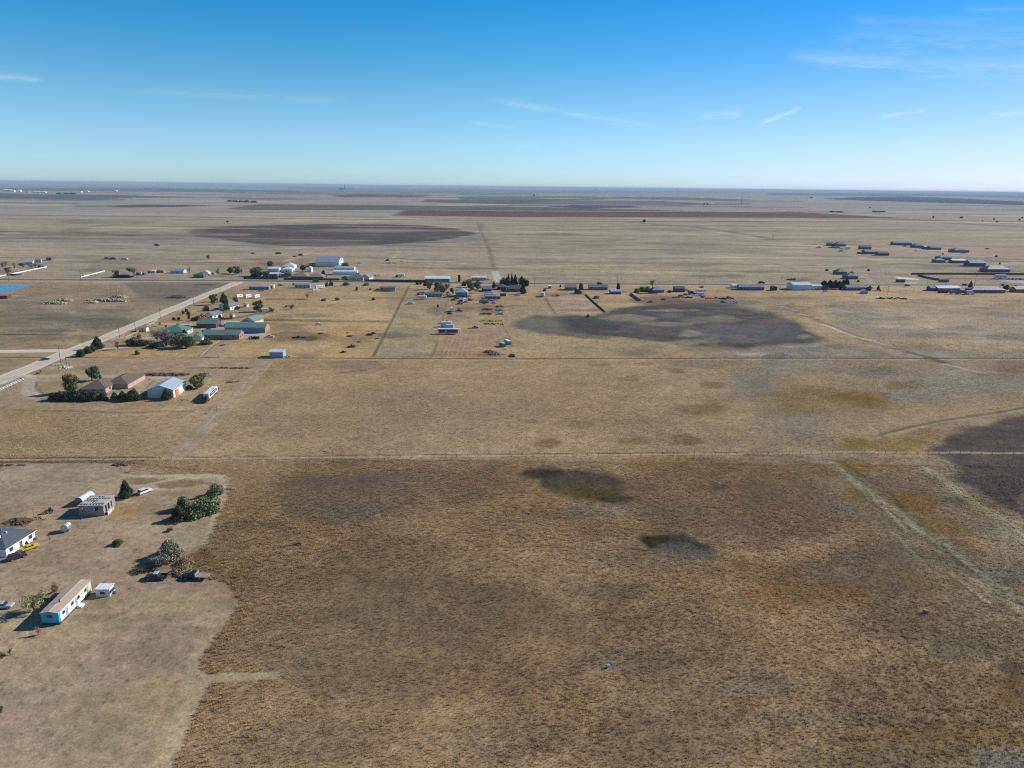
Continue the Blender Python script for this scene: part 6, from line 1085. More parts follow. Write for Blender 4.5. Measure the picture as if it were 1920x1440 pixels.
# ================================================================== green roofed farmstead
GRN = (84, 152, 130)
bld('large green hip roofed house behind, with its roof catching the light', 300, 346, 630, 15, 3.0, 3.2, (196, 190, 178), (72, 150, 122), 'hip', 'x', rot=3, win=3)
bld('front green hip roofed house wrapped in trees', 318, 354, 643, 11, 2.9, 2.6, (214, 210, 200), (66, 148, 114), 'hip', 'x', rot=3, win=3, wings=((9.5, 4.5, 6, 9, 2.6, 2.0, 'gable', 'y'),))
bld('low dark porch building with a green roof at the left of the farmstead', 288, 304, 650, 5, 2.3, .8, (120, 122, 124), (104, 150, 140), 'shed', 'x', 'garage', 'garage', rot=3, win=2, door=0, gar=1)
tree('bush', 'broad near black shrub left of the green roofed house', 234, 262, 648, 4.6, (42, 52, 38)); tree('bush', 'second near black shrub, close against the drive', 252, 276, 649, 3.6, (48, 58, 42)); tree('sparse', 'thin orange brown tree behind the near black shrubs', 250, 268, 640, 4.6, (150, 116, 84))
tree('sparse', 'leafless mauve grey tree in front of the green house', 292, 322, 644, 8.2, (128, 114, 108), name='bare_tree'); tree('sparse', 'second leafless grey tree at the corner of the green house', 282, 304, 640, 6.4, (112, 104, 98), name='bare_tree')
tree('round', 'olive green tree in front of the green roofed house', 318, 350, 653, 7.2, (106, 108, 66)); tree('round', 'dark green tree with a bushy skirt at the right of the front house', 336, 360, 654, 6.2, (56, 70, 40)); tree('bush', 'low black green shrub at the left foot of the green farmstead', 278, 294, 653, 3.4, (36, 44, 34))
tree('bush', 'dark oval shrub on the lawn below the long green building', 374, 398, 646, 3.4, (62, 74, 38)); tree('bare', 'bare pinkish shrub between the house and the long green building', 360, 378, 637, 4.6, (150, 126, 110))
tree('cedar', 'dark conifer between the two green roofs', 340, 352, 632, 4.6, (34, 52, 40))
CRM = (214, 204, 172)
bld('long green roofed brown building, the nearest of the farm sheds', 381, 448, 636.5, 10.5, 3.3, 2.2, (152, 128, 112), (94, 146, 136), 'gable', 'x', 'farm_shed', 'farm shed', rot=3, win=2, door=1)
bld('green roofed machine shed with two big blue doors', 423, 497, 624.5, 11.5, 4.0, 2.4, (158, 134, 116), (98, 146, 138), 'gable', 'x', 'farm_shed', 'farm shed', rot=3, win=0, door=1, gar=2, garc=(88, 140, 178))
bld('low pale roofed blue walled shed behind the machine shed', 421, 463, 612, 6, 2.2, .8, (120, 134, 168), (206, 202, 188), 'gable', 'x', 'farm_shed', 'farm shed', rot=3, win=2, door=0)
bld('open sided shed with a mossy green roof at the back right of the farm', 455, 478, 610, 12, 3.4, 2.6, (206, 196, 156), (116, 146, 132), 'gable', 'y', 'farm_shed', 'farm shed', rot=-14, win=0, door=0)
bld('green roofed garage with a maroon front at the left of the concrete yard', 370, 405, 615, 11, 3.2, 2.6, (110, 76, 84), (88, 146, 134), 'gable', 'x', 'garage', 'garage', rot=3, win=1, door=1)
bld('small white pump house behind the long green building', 378, 384, 624, 2.5, 2.2, .6, WHITE, (196, 206, 190), 'gable', 'x', 'pump_house', 'shed', win=0, door=1)
pl = pile('equipment_rack', 'row of dark machine attachments on the concrete pad', 'machine attachments', 461, 484, 636, 1.8, (46, 46, 50), 26, 3, 1.5, .8); veh('pickup', 'white pickup at the right end of the concrete pad', 506, 632, 175, (226, 228, 228), s=.95)
veh('suv', 'white car by the house behind the green farm', 352, 614, 20, WHITE, s=1.1)
bld('small white house with a slate roof above the farm sheds', 386, 400, 597, 9.5, 2.9, 2.0, WHITE, (112, 122, 140), 'gable', 'y', rot=-24, win=2, door=0)
bld('white gabled house half hidden by green trees near the gravel road', 409, 434, 581, 10.5, 3.2, 2.4, WHITE, (116, 140, 144), 'gable', 'y', rot=-20, win=2, door=1, wings=((-5.2, 3, 8, 8, 3.0, 2.0, 'hip', 'x'),))
bld('dark fronted garden shed with a white side above the machine shed', 430, 437, 597, 3.6, 2.6, .9, (200, 196, 190), (120, 120, 116), 'arch', 'y', 'garden_shed', 'shed', rot=-10, win=0)
bld('dark fronted shed with a white side beside the big dense tree', 456, 463, 576, 4, 2.8, .9, (190, 190, 190), (140, 142, 146), 'gable', 'y', 'garden_shed', 'shed', rot=-10, win=0)
veh('tractor', 'small yellow tractor left of the garden shed', 420, 598.5, 10, (206, 168, 84), s=.8)
GW = 'white camper trailers parked in a row near the gravel road'
for i, l in enumerate(('leftmost of the three white camper trailers in the row', 'middle one of the three white camper trailers in the row', 'rightmost of the three white camper trailers in the row')): veh('camper', l, 448.5 + i * 16.3, 558.2 + i * .3, 68, (240, 240, 238), s=1.05, group=GW, L=6.6)
veh('boxtruck', 'white box truck beside the grey shrub', 495, 586, 200, (226, 226, 224), s=1.0, cab=(120, 60, 54))
tree('tall', 'big dense green tree right of the garden shed', 470, 497, 585, 8.5, (72, 88, 48)); tree('round', 'green tree left of the white gabled house', 391, 406, 572, 7.2, (64, 84, 48)); tree('cedar', 'dark conifer behind the white gabled house', 412, 426, 566, 7, (44, 66, 46)); tree('tall', 'broad green tree in front of the white gabled house', 414, 431, 582, 8.6, (62, 84, 58))
tree('bush', 'maroon leafless shrub left of the white gabled house', 379, 392, 583, 4.2, (98, 68, 66)); tree('bush', 'orange autumn shrub left of the small white house', 370, 390, 601, 5.0, (168, 126, 76)); tree('bush', 'olive shrub in front of the orange autumn shrub', 362, 374, 601, 3, (130, 122, 76)); tree('tall', 'dark red autumn tree by the long hedge', 349, 358, 600, 5.8, (104, 48, 44))
tree('bush', 'low black shrub at the foot of the dark red tree', 357, 366, 602, 2.8, (44, 46, 38)); tree('bush', 'grey green shrub to the right of the box truck', 499, 513, 585, 3.6, (106, 106, 84)); tree('bush', 'tiny green shrub beside the white gable wall', 440, 450, 580, 2.6, (96, 100, 70)); tree('bush', 'dark shrub beside the small white house wall', 408, 415, 597, 3.0, (58, 62, 50))
tree('bush', 'left round black bush on the lane by the gravel road', 322, 329, 600, 2.2, (50, 50, 42)); tree('bush', 'right round black bush on the lane by the gravel road', 332, 338, 600, 2.2, (50, 50, 42))
bld('small cream roadside building by the gravel road', 261, 274, 622, 4.5, 2.6, .8, (216, 204, 172), (150, 138, 120), 'gable', 'x', 'garden_shed', 'shed', win=0)
fence('low white wall along the drive of the green farmstead', [(236, 634), (262, 622), (296, 600.5)], 'rail_fence', .9, 5, 'rail', (206, 196, 170))
fence('dark board fence below the garden sheds', [(412, 600), (436, 598.6), (498, 588)], 'board_fence', 1.5, 5, 'board', (110, 94, 80))
# open paddock objects
bld('blue grey metal shed standing alone by the fence line', 506, 531, 670.8, 6.0, 3.6, .6, (132, 168, 204), (190, 216, 236), 'gable', 'x', 'metal_shed', 'shed', rot=2, win=0, door=0)
pile('scrap_heap', 'pale scrap at the right end of the lone metal shed', 'scrap heap', 532, 546, 670, 1.2, (176, 164, 150), 24, 2, 1.0, .4)
veh('implement', 'white and rust farm implement on the tan paddock', 419, 647.5, 20, (170, 150, 140), s=.8); veh('implement', 'dark farm implement in the tan paddock, upper one', 601, 626, 10, (70, 52, 44), s=.75)
G2 = 'rusty farm implements in the paddock'
for a, yb, rz, l, c, s in ((659, 651, 30, 'row of dark red implements low in the paddock', (96, 52, 44), 1.2), (643.5, 661, 60, 'small dark implement lowest in the paddock', (84, 48, 40), .8), (656, 631, 15, 'black implement left of the dark blue car', (60, 48, 46), .9), (652, 624.5, 0, 'smallest rusty implement in the middle of the paddock', (96, 60, 50), .5), (673, 641.5, 0, 'flat rusty implement right of the middle', (110, 76, 60), .6), (707, 635, 0, 'rusty implement beside the long dirt track', (104, 72, 58), .55)):
    veh('implement', l, a, yb, rz, c, s=s, group=G2)
veh('car', 'dark blue old car parked in the paddock', 693, 629, 15, (56, 62, 84), s=1.0); veh('car', 'second dark car touching the dark blue one', 700, 626, 20, (70, 60, 66), s=.9)
veh('boxtruck', 'small white covered truck at the edge of the corral', 597, 609, 5, (220, 214, 204), s=.6); pile('manure_heap', 'black manure heaps at the corral', 'manure heap', 547, 572, 634, .9, (58, 48, 40), 30, 3, 1.4, .5)
for a, b2, yb, h, c, l in ((540, 552, 581, 4, (118, 112, 76), 'thin pale green shrub in the fenced plot'), (602, 612, 564, 2, (116, 104, 76), 'left brown shrub of the pair on the plot'), (627, 637, 563, 2.6, (112, 98, 76), 'right brown shrub of the pair on the plot'), (572, 580, 561, 5, (150, 122, 100), 'bare brown tree at the corner of the fence'), (696, 704, 563, 2.4, (118, 100, 76), 'lone brown shrub right of the fenced plot'), (534, 541, 576, 2, (150, 146, 120), 'pale weeds beside the thin green shrub')):
    tree('sparse' if h > 3 else 'bush', l, a, b2, yb, h, c)
bld('dark blue long mobile home near the gravel road junction', 467, 504, 543.4, 5.5, 3.2, .7, (120, 150, 188), (150, 170, 190), 'gable', 'x', 'mobile_home', 'mobile home', win=4); veh('pickup', 'grey pickup in front of the dark blue mobile home', 490, 546, 185, (140, 150, 160), s=1.1)
bld('small cream shed right of the dark blue mobile home', 505.5, 513, 540.5, 5, 2.8, .5, (226, 214, 170), (200, 190, 150), 'shed', 'x', 'garden_shed', 'shed', win=0); veh('suv', 'purple car beyond the cream shed', 526, 536, 30, (84, 80, 110), s=1.05)
bld('grey blue mobile home in the middle of the row', 552.5, 581, 540.4, 6, 3.2, 1.0, (150, 170, 184), (128, 142, 148), 'gable', 'x', 'mobile_home', 'mobile home', win=3)
veh('camper', 'large white camper trailer beside the grey blue mobile home', 600, 541.5, 40, WHITE, s=1.2, L=8); veh('camper', 'smaller white camper trailer in front of the large one', 593, 547.5, 35, (236, 236, 240), s=1.0, L=6.6)
bld('dark grey mobile home with a porch, right of the weeds', 712.5, 741, 546, 7, 3.3, .9, (150, 140, 142), (112, 110, 120), 'gable', 'x', 'mobile_home', 'mobile home', win=3, wings=((2, -4.2, 9, 2.4, 2.2, .4, 'shed', 'x'),)); veh('car', 'red car at the left end of the dark grey mobile home', 709, 543.6, 20, (150, 44, 50), s=1.1)
for a, b2, yb, h, c, l in ((609, 616, 537, 4.6, (84, 88, 60), 'green shrub behind the large camper trailer'), (616, 624, 536, 5.4, (52, 56, 42), 'dark shrub right of the green one by the highway'), (640, 656, 535, 2.6, (98, 84, 74), 'brown bush south of the highway'), (680, 692, 535.5, 2.8, (100, 98, 86), 'grey bush south of the highway'), (666, 671, 545, 4, (92, 86, 62), 'narrow upright shrub in the weeds'), (692, 697, 543.5, 1.8, (92, 76, 66), 'tiny brown shrub left of the red car'), (548, 553, 534.5, 2, (90, 66, 56), 'tiny red brown shrub near the purple car'), (586, 598, 529.5, 3.4, (90, 96, 74), 'low grey green shrub on the highway verge')):
    tree('bush', l, a, b2, yb, h, c)

# ================================================================== north side of the highway, left
bld('pale green roofed house at the far left farmstead', 49, 60, 496.5, 8, 3.6, 2.6, (180, 196, 196), (150, 176, 184), rot=20, win=2); bld('dark outbuilding with a white end at the far left farmstead', 68, 76, 492.4, 8, 3.2, 1.6, (190, 192, 196), (120, 122, 140), rot=25, win=1, name='barn', cat='barn')
bld('long dark blue shed furthest back at the left farmstead', 87, 96, 488.2, 6, 3.2, 1, (80, 92, 124), (110, 120, 140), win=0, name='barn', cat='barn'); bld('dark green container shed beside the white fence', 71, 77, 502.4, 5, 3, .5, (40, 84, 74), (60, 110, 96), win=0, kind='shed', name='garden_shed', cat='shed')
for a, b2, yb, h, k, c, l in ((0, 9, 503, 7, 'sparse', (140, 136, 122), 'pale bare tree at the left edge north of the highway'), (5, 14, 500, 6, 'sparse', (120, 118, 108), 'grey bare tree second from the left edge'), (8, 19, 512, 5.5, 'round', (104, 78, 66), 'brown tree beside the white fence'), (24, 30, 506, 8, 'sparse', (150, 134, 106), 'thin tan tree above the white fence'), (36, 45, 501, 4.6, 'round', (92, 88, 86), 'dark grey tree left of the pale green house'),
        (52, 62, 504, 4.4, 'sparse', (116, 112, 104), 'grey thin tree in front of the pale green house'), (60, 70, 501.5, 5, 'sparse', (128, 124, 108), 'leafless tree left of the dark green shed'), (386, 393, 486, 4.5, 'round', (120, 100, 72), 'single brown tree far out in the pasture'), (288, 298, 461, 3.5, 'bush', (90, 80, 66), 'dark shrub on the near shore of the dry lake')):
    tree(k, l, a, b2, yb, h, c)
tree('bush', 'low dark hedge at the left end of the white fence', 2, 34, 517, 1.8, (60, 56, 50), ry=.25)
fence('bright white board fence at the far left farmstead', [(-60, 529), (0, 518.6), (88, 501)], 'white_fence', 1.0, 6, 'board', (244, 244, 242)); fence('short bright white fence right of the open field', [(152.5, 520), (172, 515), (197, 508.6)], 'white_fence', 1.0, 6, 'board', (244, 244, 242))
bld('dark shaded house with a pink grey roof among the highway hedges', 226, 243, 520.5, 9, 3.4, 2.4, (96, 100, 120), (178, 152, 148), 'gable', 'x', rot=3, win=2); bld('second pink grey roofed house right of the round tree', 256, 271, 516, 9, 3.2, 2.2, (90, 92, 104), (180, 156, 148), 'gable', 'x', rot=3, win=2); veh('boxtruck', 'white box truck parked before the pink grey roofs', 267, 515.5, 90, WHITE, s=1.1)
tree('round', 'brown topped tree at the left of the highway hedge', 211, 223, 520, 6.8, (112, 98, 72)); tree('round', 'round olive tree between the two pink grey roofs', 237, 256, 517, 7.4, (92, 94, 70)); tree('bush', 'long dark hedge along the highway at the pink grey house', 200, 248, 522, 2.8, (44, 54, 42), ry=.2)
for a, b2, c, l in ((273, 282, (110, 90, 96), 'left dark trailer of the cluttered row'), (283, 292, (214, 212, 212), 'pale trailer in the middle of the cluttered row'), (292, 300, (120, 84, 80), 'red brown trailer of the cluttered row'), (299, 307, (150, 130, 126), 'rightmost pinkish trailer of the cluttered row')): bld(l, a, b2, 512.5 - (a - 273) * .04, 4, 2.8, .4, c, tuple(min(250, v + 30) for v in c), 'shed', 'x', 'storage_trailer', 'trailer', win=0, group='trailers in the cluttered row')
bld('long low blue roofed shed north of the highway', 320, 344, 512.6, 9, 3.0, 1.6, (190, 196, 200), (120, 150, 184), 'gable', 'x', 'farm_shed', 'farm shed', win=0)
bld('dark gabled house close to the highway at left', 362, 383, 520.8, 12, 3.2, 2.6, (110, 112, 118), (96, 110, 104), 'hip', 'x', rot=-12, win=3); bld('white fronted garage behind the dark gabled house', 379, 390, 516, 8, 3.2, 1.4, (226, 226, 222), (190, 186, 178), 'gable', 'y', 'garage', 'garage', win=0)
for a, b2, yb, h, k, c, l in ((424, 438, 513, 6, 'round', (66, 66, 50), 'dark tree left of the pair by the highway'), (437, 450, 514.5, 8, 'round', (76, 86, 58), 'greener tree right of the pair by the highway'), (449, 456, 513, 4.5, 'sparse', (120, 112, 88), 'faded shrub beside the tree pair'), (466, 490, 518.5, 9, 'round', (92, 96, 66), 'olive tree at the left of the white roofed compound'), (470, 482, 521, 5.6, 'bush', (62, 70, 50), 'dark shrub at the end of the compound fence'),
        (489, 508, 521.5, 6.6, 'round', (74, 84, 58), 'green tree in front of the white roofed sheds'), (500, 512, 505, 8.4, 'round', (72, 86, 52), 'tall tree behind the white roofed sheds'), (352, 358, 513, 8, 'sparse', (140, 124, 96), 'thin tan tree left of the dark gabled house'), (404, 412, 516, 7, 'sparse', (132, 120, 92), 'left thin tree right of the dark gabled house'), (396, 402, 518, 4, 'sparse', (128, 116, 90), 'small thin tree near the junction'),
        (525, 545, 518.6, 5.6, 'bush', (70, 78, 56), 'dark shrubs right of the white roofed sheds'), (534, 548, 520, 5, 'round', (116, 114, 76), 'yellow olive tree before the long brown roof'), (560, 574, 508.5, 6, 'round', (66, 76, 56), 'dark tree behind the long brown roof'), (600, 612, 519, 6.5, 'round', (38, 46, 40), 'near black tree at the right end of the brown roof'), (638, 656, 500, 5.2, 'bush', (104, 108, 78), 'olive shrubs in front of the big hangar'),
        (559, 568, 479.5, 3.2, 'bush', (96, 84, 66), 'dark brown shrub north of the hangar'), (514, 526, 476, 2.6, 'bush', (80, 70, 58), 'low dark shrub far north of the sheds'), (548, 556, 482, 1.8, 'bush', (120, 96, 76), 'small brown shrub left of the hangar'), (471, 477, 476, 2.4, 'bush', (130, 120, 96), 'pale brown shrub out on the north pasture')):
    tree(k, l, a, b2, yb, h, c)
MET = (210, 226, 236)
bld('long white roofed shed, back one of the left compound', 503, 523, 510.5, 10, 4.2, 1.6, (196, 206, 222), MET, 'gable', 'x', 'farm_shed', 'farm shed', win=0); bld('long white roofed shed nearest the highway fence', 500, 521, 519.5, 10, 3.4, 1.4, (130, 140, 150), (214, 224, 220), 'gable', 'x', 'farm_shed', 'farm shed', win=0, wings=((12, 1, 6, 6, 3, 1, 'gable', 'x'),))
bld('pale green pyramid roofed barn behind the white sheds', 530, 551, 504.5, 16, 3.4, 4, (200, 206, 200), (196, 218, 206), 'hip', 'x', 'barn', 'barn', win=0); bld('white roofed barn joined in front of the pale green one', 528, 547, 510, 13, 3.4, 2.4, (220, 222, 222), (208, 226, 228), 'hip', 'x', 'barn', 'barn', win=0)
bld('long brown roofed house along the highway, left wing', 545, 577, 523.5, 13, 3.2, 3.4, (104, 100, 104), (140, 128, 112), 'hip', 'x', win=4); bld('long brown roofed house along the highway, right wing', 577, 606, 524.3, 13, 3.2, 3.6, (100, 98, 106), (146, 134, 122), 'hip', 'x', win=4); bld('small white two storey shed behind the brown roofs', 576.5, 584, 510, 7, 5, 1, (216, 222, 230), (196, 206, 216), 'gable', 'y', 'garden_shed', 'shed', win=0)
bld('very large blue grey hangar with a stepped roof', 592, 635, 500.5, 26, 6.0, 5.0, (186, 200, 216), (136, 150, 172), 'gable', 'x', 'hangar', 'hangar', rot=4, win=0, door=0, wings=((-3, 27, 30, 24, 5.4, 4, 'gable', 'x'),)); MB().box(13.6, 0, .02, .2, 9, 5).build('sliding_door', mat('white_hangar_door', WHITE), [o for o in bpy.data.objects if o.name.startswith('hangar')][-1])
bld('upper ribbed quonset shed with a bright white end', 627, 664, 507, 10, 1.2, 3.0, (226, 230, 232), (184, 204, 206), 'arch', 'x', 'quonset_shed', 'quonset shed', win=0, door=0); bld('lower white quonset shed in front of the ribbed one', 624, 669, 515.5, 11, 1.4, 3.6, (236, 240, 240), (206, 228, 240), 'arch', 'x', 'quonset_shed', 'quonset shed', win=0, door=0)
bld('grey roofed house with a long sloping ridge at the end of the compound fence', 652, 682, 526, 15, 3.2, 4.4, (200, 196, 184), (128, 132, 126), 'hip', 'x', rot=-8, win=3, wings=((9, 4, 9, 14, 3.2, 3.4, 'gable', 'y'),))
fence('dark board fence along the highway before the white sheds', [(457, 523.2), (521, 523.8)], 'board_fence', 2.2, 6, 'board', (74, 76, 84)); fence('dark board fence along the highway before the brown roofs', [(532, 524.8), (636, 525.8)], 'board_fence', 2.2, 6, 'board', (70, 72, 82)); fence('long dark board fence right of the grey roofed house', [(684, 527.4), (800, 529)], 'board_fence', 2.2, 6, 'board', (66, 68, 78))
for a, yb, rz, s, l in ((673.5, 494, 20, 1, 'white camper alone beyond the compound'), (729, 494.5, 25, 1.15, 'left white camper of the far pair in the pasture'), (740, 494.8, 15, .9, 'right smaller white camper of the far pair'), (752, 519.5, 5, 1.2, 'white camper north of the dark fence')): veh('camper', l, a, yb, rz, WHITE, s=s, L=6.6)
tree('bush', 'dark green bush behind the far camper pair', 722, 730, 489.5, 2.6, (80, 92, 76)); tree('bush', 'green bush beside the camper north of the fence', 741, 746, 520, 2.8, (88, 84, 62)); veh('implement', 'dark implement lying right of the far camper pair', 753, 490.5, 10, (60, 60, 56), s=.7); pile('hay_stack', 'yellow hay heap right of the grey roofed house', 'hay heap', 690, 715, 518, 2.0, (196, 168, 112), 50, 6, 1.6, .6)
bld('long white roofed stable behind the highway fence', 797, 843, 528.6, 12, 3.6, 2.0, (130, 150, 180), (226, 238, 246), 'gable', 'x', 'stable', 'stable', win=4, door=1); bld('white roofed mobile home right of the dark upright box', 884, 911.5, 526, 6, 3.4, .8, (176, 190, 210), (226, 234, 244), 'gable', 'x', 'mobile_home', 'mobile home', win=4); veh('pickup', 'pickup at the right end of the white roofed mobile home', 914, 525.6, 5, (160, 150, 156), s=1)
xb, yb_ = W(861, 528.5); t = empty('storage_bin', (xb, yb_, 0), GRID, 'dark upright square bin standing alone by the highway', 'bin'); MB().box(0, 0, 0, 2.6, 2.6, 7.4).build('body', mat('dark_green_steel', (52, 60, 52), ribs='Z'), t); MB().box(0, 0, 7.4, 2.8, 2.8, .25, tx=.8, ty=.8).build('cap', mat('bin_cap', (80, 84, 78)), t)

for a, b2, yb, h, k, c, l in ((300, 318, 650, 6, 'round', (92, 84, 72), 'brown grey tree pressed against the left porch building'), (354, 366, 648, 4.6, 'bush', (120, 106, 82), 'tan shrub at the right wall of the front green house'), (384, 396, 624, 3.6, 'bush', (92, 92, 70), 'olive shrub behind the long green building'),
        (478, 492, 521, 6, 'round', (80, 84, 62), 'olive tree before the lower white shed'), (510, 520, 522, 4.4, 'bush', (56, 66, 50), 'dark shrub behind the first fence end'), (548, 560, 522.6, 4.6, 'bush', (60, 66, 52), 'dark shrub behind the second highway fence'), (588, 600, 523, 4.2, 'bush', (66, 70, 56), 'green shrub before the right brown roof'), (640, 652, 524, 3.4, 'bush', (84, 84, 62), 'olive shrub left of the grey roofed house'),
        (397, 407, 566, 6, 'round', (76, 92, 54), 'light green tree at the back of the white gabled house'), (436, 446, 566, 4.4, 'bush', (100, 104, 72), 'olive shrub below the left camper trailers'), (330, 338, 616, 3.6, 'sparse', (132, 118, 92), 'bare orchard tree in the tan roadside plot'), (296, 303, 612, 3.2, 'sparse', (140, 122, 92), 'bare orchard tree nearest the cream building'), (308, 314, 617, 2.8, 'sparse', (126, 112, 90), 'smallest bare orchard tree in the tan plot'), (340, 346, 589, 3, 'bush', (84, 76, 64), 'brown bush in the plot above the black bushes'), (346, 353, 585, 2.8, 'bush', (98, 84, 70), 'reddish bush in the plot above the black bushes')):
    tree(k, l, a, b2, yb, h, c)
# ------------------------------------------------------------------ camera, sun, sky, haze
cam = bpy.data.cameras.new('camera'); co = bpy.data.objects.new('camera', cam); COL.objects.link(co); scene.camera = co
cam.sensor_fit = 'HORIZONTAL'; cam.sensor_width = 36; cam.lens = 36 * FPX / 1920; cam.clip_start = 1; cam.clip_end = 150000
right0 = Vector((1, 0, 0)); up0 = Vector((0, SP, CP)); back = Vector((0, -CP, SP))
rt = right0 * CR + up0 * SR; up = up0 * CR - right0 * SR
M = Matrix((rt, up, back)).transposed().to_4x4(); M.translation = Vector((0, 0, CAMH)); co.matrix_world = M
SUN_AZ, SUN_EL = 23.0, 30.0        # azimuth from +x towards +y
sd = Vector((math.cos(R(SUN_AZ)) * math.cos(R(SUN_EL)), math.sin(R(SUN_AZ)) * math.cos(R(SUN_EL)), math.sin(R(SUN_EL))))
sl = bpy.data.lights.new('sun', 'SUN'); sl.energy = 5.0; sl.angle = R(0.55); sl.color = (1.0, .955, .88)
so = bpy.data.objects.new('sun', sl); COL.objects.link(so); so.rotation_euler = sd.to_track_quat('Z', 'Y').to_euler()
w = bpy.data.worlds.new('World'); scene.world = w; w.use_nodes = True
N = w.node_tree.nodes; L = w.node_tree.links; bg = N['Background']; bg.inputs['Strength'].default_value = 0.08
sky = N.new('ShaderNodeTexSky'); sky.sky_type = 'NISHITA'; sky.sun_disc = False; sky.sun_elevation = R(SUN_EL)
sky.sun_rotation = R(90 - SUN_AZ); sky.altitude = 900; sky.air_density = 1.0; sky.dust_density = 0.3; sky.ozone_density = 3.0
hs = N.new('ShaderNodeHueSaturation'); hs.inputs['Saturation'].default_value = 1.25; hs.inputs['Value'].default_value = 1.0
L.new(sky.outputs['Color'], hs.inputs['Color'])
skyin = hs.outputs['Color']
# thin cirrus: streaks set by direction in the sky
tc = N.new('ShaderNodeTexCoord'); sx = N.new('ShaderNodeSeparateXYZ'); L.new(tc.outputs['Generated'], sx.inputs[0])
def mth(op, a, b=None, c=None):
    n = N.new('ShaderNodeMath'); n.operation = op
    for i, s in enumerate((a, b, c)):
        if s is None: continue
        if isinstance(s, (int, float)): n.inputs[i].default_value = s
        else: L.new(s, n.inputs[i])
    return n.outputs[0]
az = mth('ARCTAN2', sx.outputs[0], sx.outputs[1]); el = mth('ARCSINE', sx.outputs[2])
# clear dry air: the sky deepens quickly above the horizon
rp = N.new('ShaderNodeValToRGB'); L.new(mth('DIVIDE', el, .9), rp.inputs['Fac'])
TT = [(-.02, (.66, .93, 1.50), 1.5), (.9, (.69, .96, 1.50), 1.5), (3.2, (.75, .97, 1.30), 1.5), (6.2, (.72, 1.0, 1.15), 1.5), (9.5, (.44, .98, 1.17), 1.5), (13, (.20, .95, 1.2), 1.5), (18, (.40, .9, 1.08), 1.3), (32, (.95, .95, .98), 1.0), (50, (1.0, .97, .97), 1.0)]
while len(rp.color_ramp.elements) < len(TT): rp.color_ramp.elements.new(.5)
for e_, (dg, c_, k_) in zip(rp.color_ramp.elements, TT): e_.position = max(0, R(dg) / .9); e_.color = (c_[0] * k_ / 3, c_[1] * k_ / 3, c_[2] * k_ / 3, 1)
ml = N.new('ShaderNodeVectorMath'); ml.operation = 'MULTIPLY'; L.new(rp.outputs['Color'], ml.inputs[0]); L.new(skyin, ml.inputs[1])
m3 = N.new('ShaderNodeVectorMath'); m3.operation = 'SCALE'; m3.inputs['Scale'].default_value = 3.0; L.new(ml.outputs[0], m3.inputs[0]); sg = N.new('ShaderNodeCombineXYZ'); sg.inputs[0].default_value = 1.0; L.new(mth('SUBTRACT', 1.0, mth('MULTIPLY', .19, mth('MINIMUM', 1.0, mth('MAXIMUM', 0.0, mth('DIVIDE', az, .62))))), sg.inputs[1]); sg.inputs[2].default_value = .96
m4 = N.new('ShaderNodeVectorMath'); m4.operation = 'MULTIPLY'; L.new(m3.outputs[0], m4.inputs[0]); L.new(sg.outputs[0], m4.inputs[1]); skyout = m4.outputs[0]
def wisp(px0, py0, px1, py1, th, strength, fray=1.0, feather=.3):
    """one streak between two directions given as photo points"""
    def ang(px, py):
        x = (px - 960) / FPX; y = (720 - py) / FPX; xr = x * CR - y * SR; yr = x * SR + y * CR
        v = Vector((xr, CP + yr * SP, -SP + yr * CP)).normalized(); return math.atan2(v.x, v.y), math.asin(v.z)
    a0, e0 = ang(px0, py0); a1, e1 = ang(px1, py1); dx, dy = a1 - a0, e1 - e0; ln = math.hypot(dx, dy); dx /= ln; dy /= ln
    A = mth('SUBTRACT', az, (a0 + a1) / 2); E = mth('SUBTRACT', el, (e0 + e1) / 2)
    u = mth('ADD', mth('MULTIPLY', A, dx), mth('MULTIPLY', E, dy)); v = mth('ADD', mth('MULTIPLY', A, -dy), mth('MULTIPLY', E, dx))
    cb = N.new('ShaderNodeCombineXYZ'); L.new(mth('MULTIPLY', u, 28), cb.inputs[0]); L.new(mth('MULTIPLY', v, 190), cb.inputs[1]); cb.inputs[2].default_value = px0 * .013
    nz = N.new('ShaderNodeTexNoise'); nz.inputs['Scale'].default_value = 1.0; nz.inputs['Detail'].default_value = 5; nz.inputs['Roughness'].default_value = .6; L.new(cb.outputs[0], nz.inputs['Vector'])
    nf = mth('SUBTRACT', nz.outputs['Fac'], .5)
    vv = mth('ADD', v, mth('MULTIPLY', nf, th / FPX * fray))
    g = mth('SUBTRACT', 1.0, mth('MINIMUM', 1.0, mth('ABSOLUTE', mth('DIVIDE', vv, th / FPX))))
    h = mth('SUBTRACT', 1.0, mth('MINIMUM', 1.0, mth('ABSOLUTE', mth('DIVIDE', u, ln * .55))))
    h = mth('MINIMUM', 1.0, mth('DIVIDE', h, feather))
    k = mth('MULTIPLY', mth('MULTIPLY', mth('POWER', g, 1.5), h), mth('MAXIMUM', 0.0, mth('ADD', mth('MULTIPLY', nf, 3.0), .75)))
    return mth('MULTIPLY', k, strength * .55)
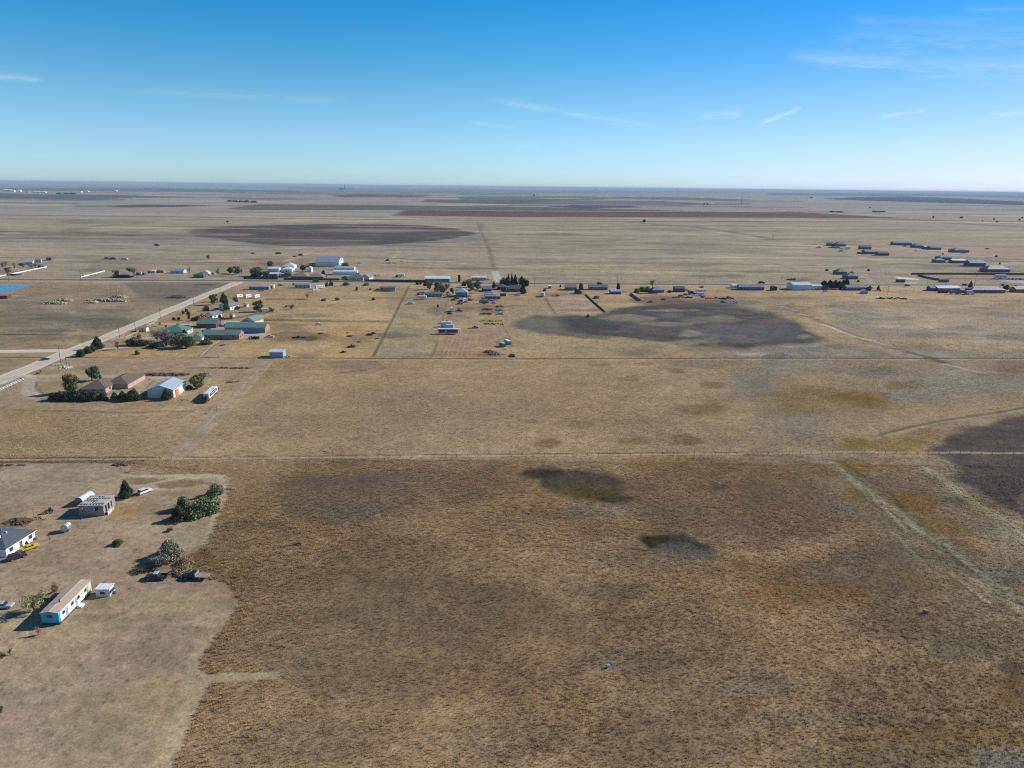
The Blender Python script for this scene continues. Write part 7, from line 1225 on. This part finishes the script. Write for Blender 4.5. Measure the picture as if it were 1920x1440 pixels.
ws = [(1425, 232, 1502, 202, 5, 1.0, 1), (1650, 219, 1740, 207, 5, .7, 1), (1850, 217, 1960, 205, 6, .6, 1), (920, 186, 1230, 237, 9, .35, 1.2), (1310, 220, 1390, 212, 12, .5, 1.5),
      (-40, 140, 80, 150, 9, .45, 1), (880, 228, 965, 240, 6, .25, 1), (1500, 108, 1990, 124, 18, .26, 2), (1560, 70, 1990, 60, 34, .22, 2), (1590, 36, 1860, 40, 9, .18, 1.5), (1800, 18, 1990, 12, 7, .2, 1),
      (640, 190, 240, 168, 12, .16, 1.5), (940, 270, 1020, 274, 10, .16, 1.5), (1480, 102, 1700, 116, 14, .25, 2), (1700, 130, 1990, 128, 26, .2, 2), (60, 278, 260, 285, 16, .1, 2), (1680, 268, 1790, 258, 10, .14, 1.5)]
acc = None
for a in ws:
    k = wisp(*a); acc = k if acc is None else mth('ADD', acc, k)
acc = mth('MINIMUM', acc, .8)
mx = N.new('ShaderNodeMix'); mx.data_type = 'RGBA'; L.new(acc, mx.inputs['Factor']); L.new(skyout, mx.inputs['A']); mx.inputs['B'].default_value = (10.5, 11.5, 12.6, 1)
L.new(mx.outputs['Result'], bg.inputs['Color'])
# air
hz = MB(); hz.box(0, 33000, -1.5, 230000, 77000, 118); ho = hz.build('haze'); tag(ho, 'thin blue daylight haze over the whole plain', 'haze', kind='stuff')
hm = bpy.data.materials.new('thin_air'); hm.use_nodes = True; hn = hm.node_tree; hn.nodes.remove(hn.nodes['Principled BSDF'])
pv = hn.nodes.new('ShaderNodeVolumePrincipled'); pv.inputs['Color'].default_value = (.56, .76, .98, 1); pv.inputs['Density'].default_value = HAZE if 'HAZE' in globals() else 4.2e-5
pv.inputs['Anisotropy'].default_value = 0.0
hn.links.new(pv.outputs['Volume'], hn.nodes['Material Output'].inputs['Volume']); ho.data.materials.append(hm)
scene.cycles.volume_bounces = 0; scene.cycles.max_bounces = 5; scene.cycles.diffuse_bounces = 2; scene.cycles.glossy_bounces = 2; scene.cycles.transparent_max_bounces = 8
scene.cycles.use_adaptive_sampling = True; scene.cycles.adaptive_threshold = 0.008; scene.cycles.use_denoising = False; scene.cycles.pixel_filter_type = 'BLACKMAN_HARRIS'; scene.cycles.filter_width = 1.15
vs = scene.view_settings; vs.view_transform = 'Standard'; vs.look = 'None'; vs.exposure = 0; vs.gamma = 1; vs.use_curve_mapping = False
